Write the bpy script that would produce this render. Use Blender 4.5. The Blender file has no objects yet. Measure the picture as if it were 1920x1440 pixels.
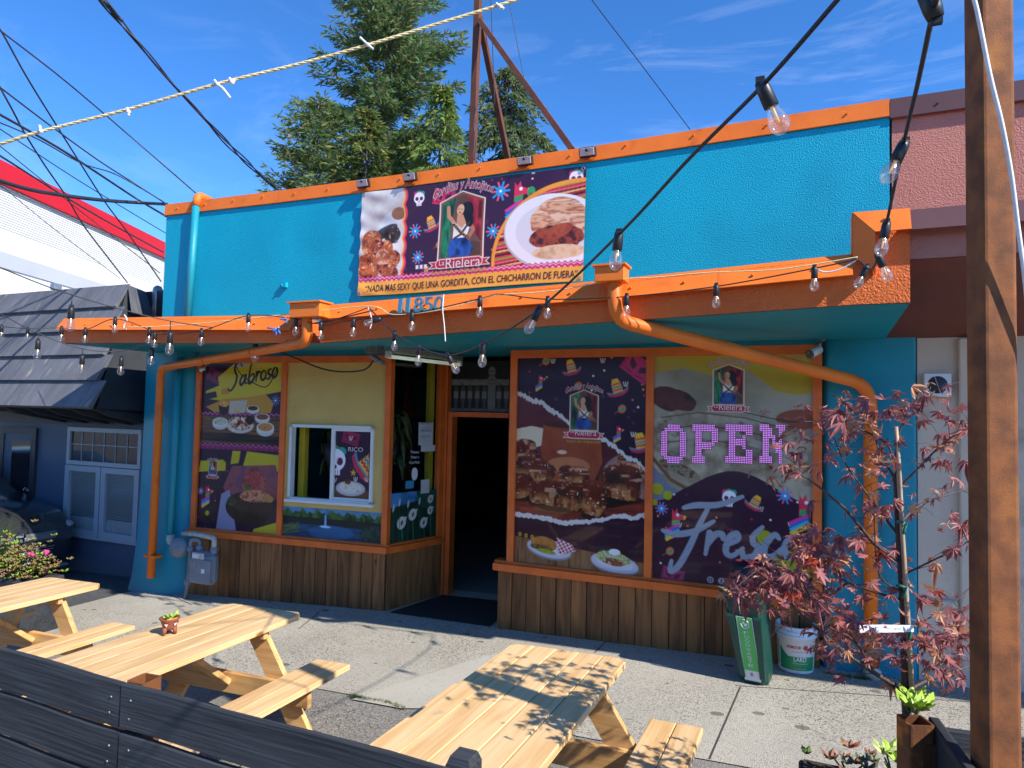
import bpy, bmesh, math, random
import numpy as np
from mathutils import Vector, Matrix

# ------------------------------------------------------------------ camera, world, sun, exposure
SC = bpy.context.scene
COL = SC.collection
YAW, PITCH, ROLL, FPX = math.radians(23.489), math.radians(2.474), math.radians(1.216), 1258.9
CAM = Vector((0.0, -6.3, 2.18))
_f = Vector((-math.sin(YAW)*math.cos(PITCH), math.cos(YAW)*math.cos(PITCH), math.sin(PITCH)))
_r0 = Vector((math.cos(YAW), math.sin(YAW), 0)); _u0 = _r0.cross(_f)
_r = math.cos(ROLL)*_r0 + math.sin(ROLL)*_u0
_u = -math.sin(ROLL)*_r0 + math.cos(ROLL)*_u0
cd = bpy.data.cameras.new('camera'); cam = bpy.data.objects.new('camera', cd); COL.objects.link(cam)
cd.sensor_width = 36.0; cd.lens = 36.0*FPX/1920.0; cd.clip_start = 0.05; cd.clip_end = 2000
cam.matrix_world = Matrix.Translation(CAM) @ Matrix((_r, _u, -_f)).transposed().to_4x4()
SC.camera = cam

SUN_TO = Vector((1.15, -0.36, 1.0)).normalized()          # direction towards the sun
SUN_EL = math.asin(SUN_TO.z); SUN_AZ = math.atan2(SUN_TO.x, SUN_TO.y)
world = bpy.data.worlds.new('World'); SC.world = world; world.use_nodes = True
wn, wl = world.node_tree.nodes, world.node_tree.links
bg = wn['Background']
sky = wn.new('ShaderNodeTexSky'); sky.sky_type = 'NISHITA'; sky.sun_disc = False
sky.sun_elevation = SUN_EL; sky.sun_rotation = SUN_AZ; sky.air_density = 1.0; sky.dust_density = 0.0; sky.ozone_density = 4.0; sky.altitude = 3500
tc = wn.new('ShaderNodeTexCoord'); mp = wn.new('ShaderNodeMapping')
mp.inputs['Rotation'].default_value = (0.3, 0.5, 0.4); mp.inputs['Scale'].default_value = (1.0, 5.0, 9.0)
nz = wn.new('ShaderNodeTexNoise'); nz.inputs['Scale'].default_value = 1.7; nz.inputs['Detail'].default_value = 9; nz.inputs['Roughness'].default_value = 0.62
nz.inputs['Distortion'].default_value = 0.7
nb = wn.new('ShaderNodeTexNoise'); nb.inputs['Scale'].default_value = 1.6; nb.inputs['Detail'].default_value = 2
rb = wn.new('ShaderNodeMapRange'); rb.inputs['From Min'].default_value = 0.42; rb.inputs['From Max'].default_value = 0.7
rg = wn.new('ShaderNodeMapRange'); rg.inputs['From Min'].default_value = 0.5; rg.inputs['From Max'].default_value = 0.95; rg.inputs['To Max'].default_value = 0.32
mu = wn.new('ShaderNodeMath'); mu.operation = 'MULTIPLY'
mx = wn.new('ShaderNodeMix'); mx.data_type = 'RGBA'; mx.inputs['B'].default_value = (7.0, 7.6, 8.6, 1)
wl.new(tc.outputs['Generated'], mp.inputs['Vector']); wl.new(mp.outputs['Vector'], nz.inputs['Vector']); wl.new(tc.outputs['Generated'], nb.inputs['Vector'])
wl.new(nz.outputs['Fac'], rg.inputs['Value']); wl.new(nb.outputs['Fac'], rb.inputs['Value'])
wl.new(rg.outputs['Result'], mu.inputs[0]); wl.new(rb.outputs['Result'], mu.inputs[1]); wl.new(mu.outputs[0], mx.inputs['Factor'])
hsv = wn.new('ShaderNodeHueSaturation'); hsv.inputs['Hue'].default_value = .504; hsv.inputs['Saturation'].default_value = 1.22; hsv.inputs['Value'].default_value = 1.32
wl.new(sky.outputs['Color'], hsv.inputs['Color']); wl.new(hsv.outputs['Color'], mx.inputs['A']); wl.new(mx.outputs['Result'], bg.inputs['Color'])
bg.inputs['Strength'].default_value = 0.15

sd = bpy.data.lights.new('sun', 'SUN'); sd.energy = 4.6; sd.angle = math.radians(0.55); sd.color = (1.0, 0.94, 0.84)
sun = bpy.data.objects.new('sun', sd); COL.objects.link(sun)
sun.rotation_euler = SUN_TO.to_track_quat('Z', 'Y').to_euler()
sun.location = (6, -8, 9)
vs = SC.view_settings; vs.view_transform = 'Standard'; vs.look = 'None'; vs.exposure = 0.7; vs.gamma = 1.0
SC.render.resolution_x, SC.render.resolution_y = 1024, 768
SC.cycles.max_bounces = 6; SC.cycles.transparent_max_bounces = 12; SC.cycles.diffuse_bounces = 3; SC.cycles.glossy_bounces = 3; SC.cycles.use_denoising = True
SC.cycles.sample_clamp_indirect = 6.0; SC.cycles.use_adaptive_sampling = True; SC.cycles.adaptive_threshold = 0.02

# ------------------------------------------------------------------ pixel -> place (photograph is 1920 x 1440)
def ray(x, y): return _r*((x-960)/FPX) + _u*((720-y)/FPX) + _f
def atY(x, y, Y=0.0):
    d = ray(x, y); return CAM + d*((Y-CAM.y)/d.y)
def atZ(x, y, Z):
    d = ray(x, y); return CAM + d*((Z-CAM.z)/d.z)
def atD(x, y, D): return CAM + ray(x, y)*D
def gz(X): return 0.033*(X+2.8)
def atG(x, y):
    P = atZ(x, y, 0)
    for _ in range(15): P = atZ(x, y, gz(P.x))
    return P

# ------------------------------------------------------------------ scene objects
def tag(o, label=None, cat=None, group=None, kind=None):
    if label: o['label'] = label
    if cat: o['category'] = cat
    if group: o['group'] = group
    if kind: o['kind'] = kind
    return o
def thing(name, label, cat, loc=(0, 0, 0), group=None):
    o = bpy.data.objects.new(name, None); COL.objects.link(o)
    o.empty_display_size = 0.1; o.location = loc
    return tag(o, label, cat, group)
def rootloc(p):
    while p is not None and p.parent is not None: p = p.parent
    return Vector(p.location) if p is not None else Vector((0, 0, 0))

class MB:
    """collects shapes and becomes ONE mesh"""
    def __init__(s): s.v, s.f, s.m, s.sm = [], [], [], []
    def add(s, vs, fs, mi=0, smooth=False):
        b = len(s.v); s.v += [tuple(q) for q in vs]
        for f in fs: s.f.append(tuple(b+i for i in f)); s.m.append(mi); s.sm.append(smooth)
        return s
    def box(s, c, d, mi=0, R=None, bev=0.0):
        c = Vector(c); hx, hy, hz = d[0]/2, d[1]/2, d[2]/2
        if bev > 0:
            b = min(bev, hx*.9, hy*.9, hz*.9); vs = []; idx = {}
            for sx in (-1, 1):
                for sy in (-1, 1):
                    for sz in (-1, 1):
                        for a in range(3):
                            p = [sx*hx, sy*hy, sz*hz]
                            for k in range(3):
                                if k != a: p[k] -= (sx, sy, sz)[k]*b
                            idx[(sx, sy, sz, a)] = len(vs); vs.append(Vector(p))
            fs = []
            for a in range(3):
                o = [k for k in range(3) if k != a]
                for sg in (-1, 1):
                    q = []
                    for (p1, p2) in ((-1, -1), (1, -1), (1, 1), (-1, 1)):
                        t = [0, 0, 0]; t[a] = sg; t[o[0]] = p1; t[o[1]] = p2; q.append(idx[(*t, a)])
                    fs.append(q)
            for a in range(3):
                o = [k for k in range(3) if k != a]
                for p1 in (-1, 1):
                    for p2 in (-1, 1):
                        t0 = [0, 0, 0]; t0[a] = -1; t0[o[0]] = p1; t0[o[1]] = p2
                        t1 = list(t0); t1[a] = 1
                        fs.append([idx[(*t0, o[0])], idx[(*t1, o[0])], idx[(*t1, o[1])], idx[(*t0, o[1])]])
            for sx in (-1, 1):
                for sy in (-1, 1):
                    for sz in (-1, 1): fs.append([idx[(sx, sy, sz, a)] for a in range(3)])
        else:
            vs = [Vector((x, y, z)) for x in (-hx, hx) for y in (-hy, hy) for z in (-hz, hz)]
            fs = [(0, 1, 3, 2), (4, 6, 7, 5), (0, 4, 5, 1), (2, 3, 7, 6), (0, 2, 6, 4), (1, 5, 7, 3)]
        if R is not None: vs = [R @ q for q in vs]
        return s.add([c+q for q in vs], fs, mi)
    def bar(s, a, b, w, h, mi=0, up=(0, 0, 1), bev=0.0):
        """box from a to b, w across, h along up"""
        a, b = Vector(a), Vector(b); x = (b-a); L = x.length; x.normalize()
        y = Vector(up).cross(x)
        if y.length < 1e-6: y = Vector((0, 1, 0)).cross(x)
        y.normalize(); z = x.cross(y)
        return s.box((a+b)/2, (L, w, h), mi, Matrix((x, y, z)).transposed(), bev)
    def quad(s, a, b, c, d, mi=0): return s.add([a, b, c, d], [(0, 1, 2, 3)], mi)
    def poly(s, pts, mi=0): return s.add(pts, [tuple(range(len(pts)))], mi)
    def prism(s, pts, ext, mi=0):
        """closed outline pts pushed along vector ext"""
        n = len(pts); e = Vector(ext); P = [Vector(q) for q in pts]
        fs = [tuple(range(n)), tuple(range(2*n-1, n-1, -1))] + [(i, i+n, (i+1) % n+n, (i+1) % n) for i in range(n)]
        return s.add(P+[q+e for q in P], fs, mi)
    def tube(s, pts, r, n=8, mi=0, cap=True, smooth=True):
        P = [Vector(q) for q in pts]; m = len(P); rr = r if hasattr(r, '__len__') else [r]*m
        vs = []; t = (P[1]-P[0]).normalized()
        nrm = t.orthogonal().normalized()
        for i in range(m):
            t2 = (P[min(i+1, m-1)]-P[max(i-1, 0)])
            t2 = t2.normalized() if t2.length > 1e-9 else t
            nrm = nrm - t2*nrm.dot(t2)
            nrm = nrm.normalized() if nrm.length > 1e-6 else t2.orthogonal().normalized()
            bn = t2.cross(nrm); t = t2
            for k in range(n):
                a = 2*math.pi*k/n; vs.append(P[i]+(nrm*math.cos(a)+bn*math.sin(a))*rr[i])
        fs = [(i*n+k, i*n+(k+1) % n, (i+1)*n+(k+1) % n, (i+1)*n+k) for i in range(m-1) for k in range(n)]
        s.add(vs, fs, mi, smooth)
        if cap:
            b = len(s.v)-len(vs)
            s.f.append(tuple(b+k for k in range(n))[::-1]); s.m.append(mi); s.sm.append(False)
            s.f.append(tuple(b+(m-1)*n+k for k in range(n))); s.m.append(mi); s.sm.append(False)
        return s
    def lathe(s, c, prof, n=16, mi=0, axis=(0, 0, 1), smooth=True):
        """prof = [(r, h)...] turned round axis at c"""
        c = Vector(c); ax = Vector(axis).normalized(); e1 = ax.orthogonal().normalized(); e2 = ax.cross(e1); vs = []
        for (r, h) in prof:
            for k in range(n):
                a = 2*math.pi*k/n; vs.append(c+ax*h+(e1*math.cos(a)+e2*math.sin(a))*max(r, 1e-4))
        m = len(prof)
        fs = [(i*n+k, i*n+(k+1) % n, (i+1)*n+(k+1) % n, (i+1)*n+k) for i in range(m-1) for k in range(n)]
        return s.add(vs, fs, mi, smooth)
    def ball(s, c, r, n=10, mi=0):
        rr = r if hasattr(r, '__len__') else (r, r, r); c = Vector(c); vs = []; h = n//2
        for i in range(h+1):
            p = math.pi*i/h
            for k in range(n):
                a = 2*math.pi*k/n
                vs.append(c+Vector((rr[0]*math.sin(p)*math.cos(a), rr[1]*math.sin(p)*math.sin(a), rr[2]*math.cos(p))))
        fs = [(i*n+k, (i+1)*n+k, (i+1)*n+(k+1) % n, i*n+(k+1) % n) for i in range(h) for k in range(n)]
        return s.add(vs, fs, mi, True)
    def mesh(s, name, off=Vector((0, 0, 0))):
        me = bpy.data.meshes.new(name)
        me.from_pydata([(q[0]-off[0], q[1]-off[1], q[2]-off[2]) for q in s.v], [], s.f)
        me.polygons.foreach_set('material_index', s.m); me.polygons.foreach_set('use_smooth', s.sm)
        me.update(); return me

def link(name, me, mats, parent=None, loc=None):
    o = bpy.data.objects.new(name, me); COL.objects.link(o)
    for m in (mats if isinstance(mats, (list, tuple)) else [mats]):
        if len(me.materials) < len(mats if isinstance(mats, (list, tuple)) else [mats]): me.materials.append(m)
    if parent is not None: o.parent = parent
    if loc is not None: o.location = loc
    return o
def part(name, mb, mats, parent, recalc=True):
    """a mesh made in world coordinates, hung under its thing"""
    me = mb.mesh(name, rootloc(parent))
    if recalc: fixn(me)
    return link(name, me, mats, parent)
def single(name, mb, mats, label, cat, loc=None, group=None, kind=None, recalc=True):
    if loc is None:
        A = np.array(mb.v); loc = Vector(((A[:, 0].min()+A[:, 0].max())/2, (A[:, 1].min()+A[:, 1].max())/2, A[:, 2].min()))
    me = mb.mesh(name, Vector(loc))
    if recalc: fixn(me)
    o = link(name, me, mats, None, loc); return tag(o, label, cat, group, kind)
def fixn(me):
    bm = bmesh.new(); bm.from_mesh(me); bmesh.ops.recalc_face_normals(bm, faces=bm.faces[:]); bm.to_mesh(me); bm.free()
def shape(name, mb, mats): # shared mesh for alike pieces, local coordinates
    me = mb.mesh(name); fixn(me)
    for m in (mats if isinstance(mats, (list, tuple)) else [mats]): me.materials.append(m)
    return me
def piece(name, me, parent, loc, rot=None):
    """an alike piece that shares mesh data; loc in world"""
    o = bpy.data.objects.new(name, me); COL.objects.link(o); o.parent = parent
    o.location = Vector(loc)-rootloc(parent)
    if rot is not None: o.rotation_euler = rot
    return o
def copy_tree(o, parent=None):
    c = o.copy(); COL.objects.link(c); c.parent = parent
    for ch in list(o.children): copy_tree(ch, c)
    return c
def cr(pts, k=8):
    """smooth curve through points"""
    P = [Vector(q) for q in pts]; out = []
    for i in range(len(P)-1):
        p0, p1, p2, p3 = P[max(i-1, 0)], P[i], P[i+1], P[min(i+2, len(P)-1)]
        for j in range(k):
            t = j/k
            out.append(0.5*((2*p1)+(p2-p0)*t+(2*p0-5*p1+4*p2-p3)*t*t+(3*p1-p0-3*p2+p3)*t**3))
    out.append(P[-1]); return out

# ------------------------------------------------------------------ materials
def lin(c):
    if isinstance(c, str):
        c = c.lstrip('#'); c = tuple(int(c[i:i+2], 16)/255 for i in (0, 2, 4))
        return tuple(x/12.92 if x <= .04045 else ((x+.055)/1.055)**2.4 for x in c)
    return tuple(c[:3])
def pm(name, col, rough=.6, col2=None, scale=6.0, lo=.35, hi=.65, detail=5, stretch=(1, 1, 1), bump=0.0, bscale=60.0, bdist=.01,
       metal=0.0, coat=0.0, spec=.5, rnd=True, bdet=3, dirt=None, emit=0.0, hv=0.0):
    """procedural material: two tones mixed by noise, a fine bump, a per-object shift"""
    m = bpy.data.materials.new(name); m.use_nodes = True; nt = m.node_tree; N, L = nt.nodes, nt.links
    b = N['Principled BSDF']; b.inputs['Roughness'].default_value = rough; b.inputs['Metallic'].default_value = metal
    b.inputs['Specular IOR Level'].default_value = spec
    if coat: b.inputs['Coat Weight'].default_value = coat; b.inputs['Coat Roughness'].default_value = .08
    c1 = lin(col); c2 = lin(col2) if col2 is not None else tuple(x*.8 for x in c1)
    tc = N.new('ShaderNodeTexCoord'); mp = N.new('ShaderNodeMapping'); mp.inputs['Scale'].default_value = stretch
    L.new(tc.outputs['Object'], mp.inputs['Vector'])
    vec = mp.outputs['Vector']
    if rnd:
        oi = N.new('ShaderNodeObjectInfo'); ml = N.new('ShaderNodeMath'); ml.operation = 'MULTIPLY'; ml.inputs[1].default_value = 37.0
        va = N.new('ShaderNodeVectorMath'); va.operation = 'ADD'
        L.new(oi.outputs['Random'], ml.inputs[0]); L.new(vec, va.inputs[0]); L.new(ml.outputs[0], va.inputs[1]); vec = va.outputs[0]
    n1 = N.new('ShaderNodeTexNoise'); n1.inputs['Scale'].default_value = scale; n1.inputs['Detail'].default_value = detail
    L.new(vec, n1.inputs['Vector'])
    r1 = N.new('ShaderNodeMapRange'); r1.inputs['From Min'].default_value = lo; r1.inputs['From Max'].default_value = hi
    L.new(n1.outputs['Fac'], r1.inputs['Value'])
    mx = N.new('ShaderNodeMix'); mx.data_type = 'RGBA'; mx.inputs['A'].default_value = (*c1, 1); mx.inputs['B'].default_value = (*c2, 1)
    L.new(r1.outputs['Result'], mx.inputs['Factor']); out = mx.outputs['Result']
    if dirt:
        n2 = N.new('ShaderNodeTexNoise'); n2.inputs['Scale'].default_value = dirt[1]; n2.inputs['Detail'].default_value = 8; L.new(vec, n2.inputs['Vector'])
        r2 = N.new('ShaderNodeMapRange'); r2.inputs['From Min'].default_value = dirt[2]; r2.inputs['From Max'].default_value = dirt[3]
        L.new(n2.outputs['Fac'], r2.inputs['Value'])
        m2 = N.new('ShaderNodeMix'); m2.data_type = 'RGBA'; m2.inputs['B'].default_value = (*lin(dirt[0]), 1)
        L.new(r2.outputs['Result'], m2.inputs['Factor']); L.new(out, m2.inputs['A']); out = m2.outputs['Result']
    if hv and rnd:
        hs = N.new('ShaderNodeHueSaturation'); mr = N.new('ShaderNodeMapRange'); mr.inputs['To Min'].default_value = 1-hv; mr.inputs['To Max'].default_value = 1+hv
        L.new(oi.outputs['Random'], mr.inputs['Value']); L.new(mr.outputs['Result'], hs.inputs['Value']); L.new(out, hs.inputs['Color']); out = hs.outputs['Color']
    L.new(out, b.inputs['Base Color'])
    if emit:
        L.new(out, b.inputs['Emission Color']); b.inputs['Emission Strength'].default_value = emit
    if bump:
        nb = N.new('ShaderNodeTexNoise'); nb.inputs['Scale'].default_value = bscale; nb.inputs['Detail'].default_value = bdet
        L.new(vec, nb.inputs['Vector'])
        bp = N.new('ShaderNodeBump'); bp.inputs['Strength'].default_value = bump; bp.inputs['Distance'].default_value = bdist
        L.new(nb.outputs['Fac'], bp.inputs['Height']); L.new(bp.outputs['Normal'], b.inputs['Normal'])
    return m
def wood(name, c1, c2, c3, axis, freq=26.0, rough=.6, hv=.08, knot='#6b3f1a', bump=.12, kn=.02):
    """boards: growth rings stretched along the axis, a few knots, every board shifted"""
    m = bpy.data.materials.new(name); m.use_nodes = True; nt = m.node_tree; N, L = nt.nodes, nt.links
    b = N['Principled BSDF']; b.inputs['Roughness'].default_value = rough
    b.inputs['Specular IOR Level'].default_value = .3
    tc = N.new('ShaderNodeTexCoord'); oi = N.new('ShaderNodeObjectInfo')
    ml = N.new('ShaderNodeMath'); ml.operation = 'MULTIPLY'; ml.inputs[1].default_value = 53.0
    va = N.new('ShaderNodeVectorMath'); va.operation = 'ADD'
    L.new(oi.outputs['Random'], ml.inputs[0]); L.new(tc.outputs['Object'], va.inputs[0]); L.new(ml.outputs[0], va.inputs[1])
    st = [1, 1, 1]; st['xyz'.index(axis)] = .12
    mp = N.new('ShaderNodeMapping'); mp.inputs['Scale'].default_value = st; L.new(va.outputs[0], mp.inputs['Vector'])
    n1 = N.new('ShaderNodeTexNoise'); n1.inputs['Scale'].default_value = 5.0; n1.inputs['Detail'].default_value = 2; L.new(mp.outputs['Vector'], n1.inputs['Vector'])
    k = N.new('ShaderNodeMath'); k.operation = 'MULTIPLY'; k.inputs[1].default_value = freq; L.new(n1.outputs['Fac'], k.inputs[0])
    sn = N.new('ShaderNodeMath'); sn.operation = 'SINE'; L.new(k.outputs[0], sn.inputs[0])
    r1 = N.new('ShaderNodeMapRange'); r1.inputs['From Min'].default_value = -1; r1.inputs['From Max'].default_value = 1; L.new(sn.outputs[0], r1.inputs['Value'])
    mp2 = N.new('ShaderNodeMapping'); st2 = [1, 1, 1]; st2['xyz'.index(axis)] = .03; mp2.inputs['Scale'].default_value = st2; L.new(va.outputs[0], mp2.inputs['Vector'])
    n2 = N.new('ShaderNodeTexNoise'); n2.inputs['Scale'].default_value = 90; n2.inputs['Detail'].default_value = 4; L.new(mp2.outputs['Vector'], n2.inputs['Vector'])
    mA = N.new('ShaderNodeMix'); mA.data_type = 'RGBA'; mA.inputs['A'].default_value = (*lin(c1), 1); mA.inputs['B'].default_value = (*lin(c2), 1); L.new(r1.outputs['Result'], mA.inputs['Factor'])
    mB = N.new('ShaderNodeMix'); mB.data_type = 'RGBA'; mB.inputs['B'].default_value = (*lin(c3), 1)
    r2 = N.new('ShaderNodeMapRange'); r2.inputs['From Min'].default_value = .42; r2.inputs['From Max'].default_value = .72; r2.inputs['To Max'].default_value = .5
    L.new(n2.outputs['Fac'], r2.inputs['Value']); L.new(r2.outputs['Result'], mB.inputs['Factor']); L.new(mA.outputs['Result'], mB.inputs['A'])
    out = mB.outputs['Result']
    if kn:
        mp3 = N.new('ShaderNodeMapping'); st3 = [1, 1, 1]; st3['xyz'.index(axis)] = .45; mp3.inputs['Scale'].default_value = st3; L.new(va.outputs[0], mp3.inputs['Vector'])
        vo = N.new('ShaderNodeTexVoronoi'); vo.inputs['Scale'].default_value = 4.2; L.new(mp3.outputs['Vector'], vo.inputs['Vector'])
        r3 = N.new('ShaderNodeMapRange'); r3.inputs['From Min'].default_value = kn*2.2; r3.inputs['From Max'].default_value = kn*4.5; r3.inputs['To Min'].default_value = .8; r3.inputs['To Max'].default_value = 0
        L.new(vo.outputs['Distance'], r3.inputs['Value'])
        mC = N.new('ShaderNodeMix'); mC.data_type = 'RGBA'; mC.inputs['B'].default_value = (*lin(knot), 1); L.new(r3.outputs['Result'], mC.inputs['Factor']); L.new(out, mC.inputs['A']); out = mC.outputs['Result']
    hs = N.new('ShaderNodeHueSaturation'); mr = N.new('ShaderNodeMapRange'); mr.inputs['To Min'].default_value = 1-hv; mr.inputs['To Max'].default_value = 1+hv
    L.new(oi.outputs['Random'], mr.inputs['Value']); L.new(mr.outputs['Result'], hs.inputs['Value']); L.new(out, hs.inputs['Color'])
    L.new(hs.outputs['Color'], b.inputs['Base Color'])
    bp = N.new('ShaderNodeBump'); bp.inputs['Strength'].default_value = bump; bp.inputs['Distance'].default_value = .004
    L.new(n2.outputs['Fac'], bp.inputs['Height']); L.new(bp.outputs['Normal'], b.inputs['Normal'])
    return m
def glass_mat(name, tint=(1, 1, 1), rough=.02, ior=1.45, base=.03, milk=0.0):
    m = bpy.data.materials.new(name); m.use_nodes = True; N, L = m.node_tree.nodes, m.node_tree.links
    N.remove(N['Principled BSDF']); o = N['Material Output']
    t = N.new('ShaderNodeBsdfTransparent'); t.inputs['Color'].default_value = (*tint, 1)
    g = N.new('ShaderNodeBsdfGlossy'); g.inputs['Roughness'].default_value = rough
    lw = N.new('ShaderNodeLayerWeight'); pw = N.new('ShaderNodeMath'); pw.operation = 'POWER'; pw.inputs[1].default_value = 5.0; L.new(lw.outputs['Facing'], pw.inputs[0])
    ad = N.new('ShaderNodeMath'); ad.operation = 'MULTIPLY_ADD'; ad.inputs[1].default_value = .9; ad.inputs[2].default_value = base; ad.use_clamp = True; L.new(pw.outputs[0], ad.inputs[0])
    x = N.new('ShaderNodeMixShader'); L.new(ad.outputs[0], x.inputs['Fac']); L.new(t.outputs[0], x.inputs[1]); L.new(g.outputs[0], x.inputs[2])
    last = x
    if milk:
        tl = N.new('ShaderNodeBsdfTranslucent'); tl.inputs['Color'].default_value = (.9, .88, .86, 1); last = N.new('ShaderNodeMixShader'); last.inputs['Fac'].default_value = milk
        L.new(x.outputs[0], last.inputs[1]); L.new(tl.outputs[0], last.inputs[2])
    L.new(last.outputs[0], o.inputs['Surface']); return m
def attr_mat(name, rough=.35, coat=0.0, emit=0.0, spec=.5):
    """flat print: the print's own colours come from the mesh"""
    m = bpy.data.materials.new(name); m.use_nodes = True; N, L = m.node_tree.nodes, m.node_tree.links
    b = N['Principled BSDF']; b.inputs['Roughness'].default_value = rough; b.inputs['Specular IOR Level'].default_value = spec
    if coat: b.inputs['Coat Weight'].default_value = coat; b.inputs['Coat Roughness'].default_value = .04
    a = N.new('ShaderNodeAttribute'); a.attribute_name = 'print'; L.new(a.outputs['Color'], b.inputs['Base Color'])
    return m
# ------------------------------------------------------------------ flat print: painted on a fine grid whose points carry the colour
def vn(x, y, seed=0):
    xi, yi = np.floor(x).astype(np.int64), np.floor(y).astype(np.int64); fx, fy = x-xi, y-yi
    def h(a, b):
        n = (a*374761393 + b*668265263 + seed*1442695041) & 0xffffffff
        n = ((n ^ (n >> 13))*1274126177) & 0xffffffff
        return ((n ^ (n >> 16)) & 0xffff)/65535.0
    u, v = fx*fx*(3-2*fx), fy*fy*(3-2*fy)
    return (h(xi, yi)*(1-u)+h(xi+1, yi)*u)*(1-v)+(h(xi, yi+1)*(1-u)+h(xi+1, yi+1)*u)*v
def fbm(x, y, o=4, seed=0):
    t = 0; a = .5; s = 0
    for i in range(o): t = t+a*vn(x*2**i, y*2**i, seed+i*17); s += a; a *= .55
    return t/s
class Canvas:
    """u to the right 0..W, v downwards 0..H, metres; colours are sRGB hex, stored linear"""
    def __init__(s, W, H, cell, bgc):
        s.W, s.H = W, H; s.nx, s.ny = int(W/cell)+2, int(H/cell)+2; s.c = max(W/(s.nx-1), H/(s.ny-1))
        s.x, s.y = np.meshgrid(np.linspace(0, W, s.nx), np.linspace(0, H, s.ny))
        s.img = np.zeros((s.ny, s.nx, 3)); s.img[:] = lin(bgc)
    def blend(s, a, col):
        a = np.clip(a, 0, 1)[..., None]; c = np.array(lin(col)) if not isinstance(col, np.ndarray) else col
        s.img = s.img*(1-a)+c*a
    def soft(s, d, w=None): return np.clip(.5-d/(w or s.c), 0, 1)
    def ell(s, cx, cy, rx, ry, col, rot=0, w=None, al=1.0):
        c, t = math.cos(rot), math.sin(rot); X, Y = s.x-cx, s.y-cy; X, Y = X*c+Y*t, -X*t+Y*c
        q = np.sqrt((X/rx)**2+(Y/ry)**2); s.blend(al*s.soft((q-1)*min(rx, ry), w), col)
    def mell(s, cx, cy, rx, ry, rot=0, n=0.0, f=10, seed=1):
        c, t = math.cos(rot), math.sin(rot); X, Y = s.x-cx, s.y-cy; X, Y = X*c+Y*t, -X*t+Y*c
        q = np.sqrt((X/rx)**2+(Y/ry)**2)
        if n: q = q+n*(fbm(s.x*f, s.y*f, 3, seed)-.5)
        return s.soft((q-1)*min(rx, ry))
    def mpoly(s, pts):
        ins = np.zeros(s.x.shape, bool); dm = np.full(s.x.shape, 1e9); n = len(pts)
        xs, ys = [p[0] for p in pts], [p[1] for p in pts]; pad = s.c*3
        i0 = max(0, int((min(ys)-pad)/s.H*(s.ny-1))); i1 = min(s.ny, int((max(ys)+pad)/s.H*(s.ny-1))+2)
        j0 = max(0, int((min(xs)-pad)/s.W*(s.nx-1))); j1 = min(s.nx, int((max(xs)+pad)/s.W*(s.nx-1))+2)
        out = np.zeros(s.x.shape)
        if i1 <= i0 or j1 <= j0: return out
        X, Y = s.x[i0:i1, j0:j1], s.y[i0:i1, j0:j1]; I = np.zeros(X.shape, bool); D = np.full(X.shape, 1e9)
        for k in range(n):
            (x1, y1), (x2, y2) = pts[k], pts[(k+1) % n]
            if y1 != y2: I ^= ((y1 > Y) != (y2 > Y)) & (X < (x2-x1)*(Y-y1)/(y2-y1)+x1)
            dx, dy = x2-x1, y2-y1; L = dx*dx+dy*dy+1e-12; t = np.clip(((X-x1)*dx+(Y-y1)*dy)/L, 0, 1)
            D = np.minimum(D, np.hypot(X-x1-t*dx, Y-y1-t*dy))
        out[i0:i1, j0:j1] = s.soft(np.where(I, -D, D)); return out
    def poly(s, pts, col, al=1.0): s.blend(al*s.mpoly(pts), col)
    def rect(s, x0, y0, x1, y1, col, al=1.0): s.poly([(x0, y0), (x1, y0), (x1, y1), (x0, y1)], col, al)
    def mline(s, pts, w):
        ws = w if hasattr(w, '__len__') else [w]*len(pts); xs, ys = [p[0] for p in pts], [p[1] for p in pts]; pad = max(ws)+s.c*3
        i0 = max(0, int((min(ys)-pad)/s.H*(s.ny-1))); i1 = min(s.ny, int((max(ys)+pad)/s.H*(s.ny-1))+2)
        j0 = max(0, int((min(xs)-pad)/s.W*(s.nx-1))); j1 = min(s.nx, int((max(xs)+pad)/s.W*(s.nx-1))+2)
        out = np.zeros(s.x.shape)
        if i1 <= i0 or j1 <= j0: return out
        X, Y = s.x[i0:i1, j0:j1], s.y[i0:i1, j0:j1]; D = np.full(X.shape, 1e9)
        for k in range(len(pts)-1):
            (x1, y1), (x2, y2) = pts[k], pts[k+1]
            dx, dy = x2-x1, y2-y1; L = dx*dx+dy*dy+1e-12; t = np.clip(((X-x1)*dx+(Y-y1)*dy)/L, 0, 1)
            D = np.minimum(D, np.hypot(X-x1-t*dx, Y-y1-t*dy)-(ws[k]*(1-t)+ws[k+1]*t)/2)
        out[i0:i1, j0:j1] = s.soft(D); return out
    def line(s, pts, w, col, al=1.0): s.blend(al*s.mline(pts, w), col)
    def tone(s, a, cols, f=12, seed=0, o=4, sx=1.0, sy=1.0, k=1.6):
        """fill the mask with a mottled ramp of colours"""
        t = np.clip((fbm(s.x*f*sx, s.y*f*sy, o, seed)-.5)*k+.5, 0, .999)*(len(cols)-1)
        C = np.array([lin(c) for c in cols]); i = t.astype(int); fr = (t-i)[..., None]
        s.blend(a, C[i]*(1-fr)+C[i+1]*fr)
    def zig(s, y, h, col, step, w, x0=0, x1=None):
        x1 = s.W if x1 is None else x1; n = int((x1-x0)/step)+1
        s.line([(x0+i*step, y+(h if i % 2 else 0)) for i in range(n+1)], w, col)
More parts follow.
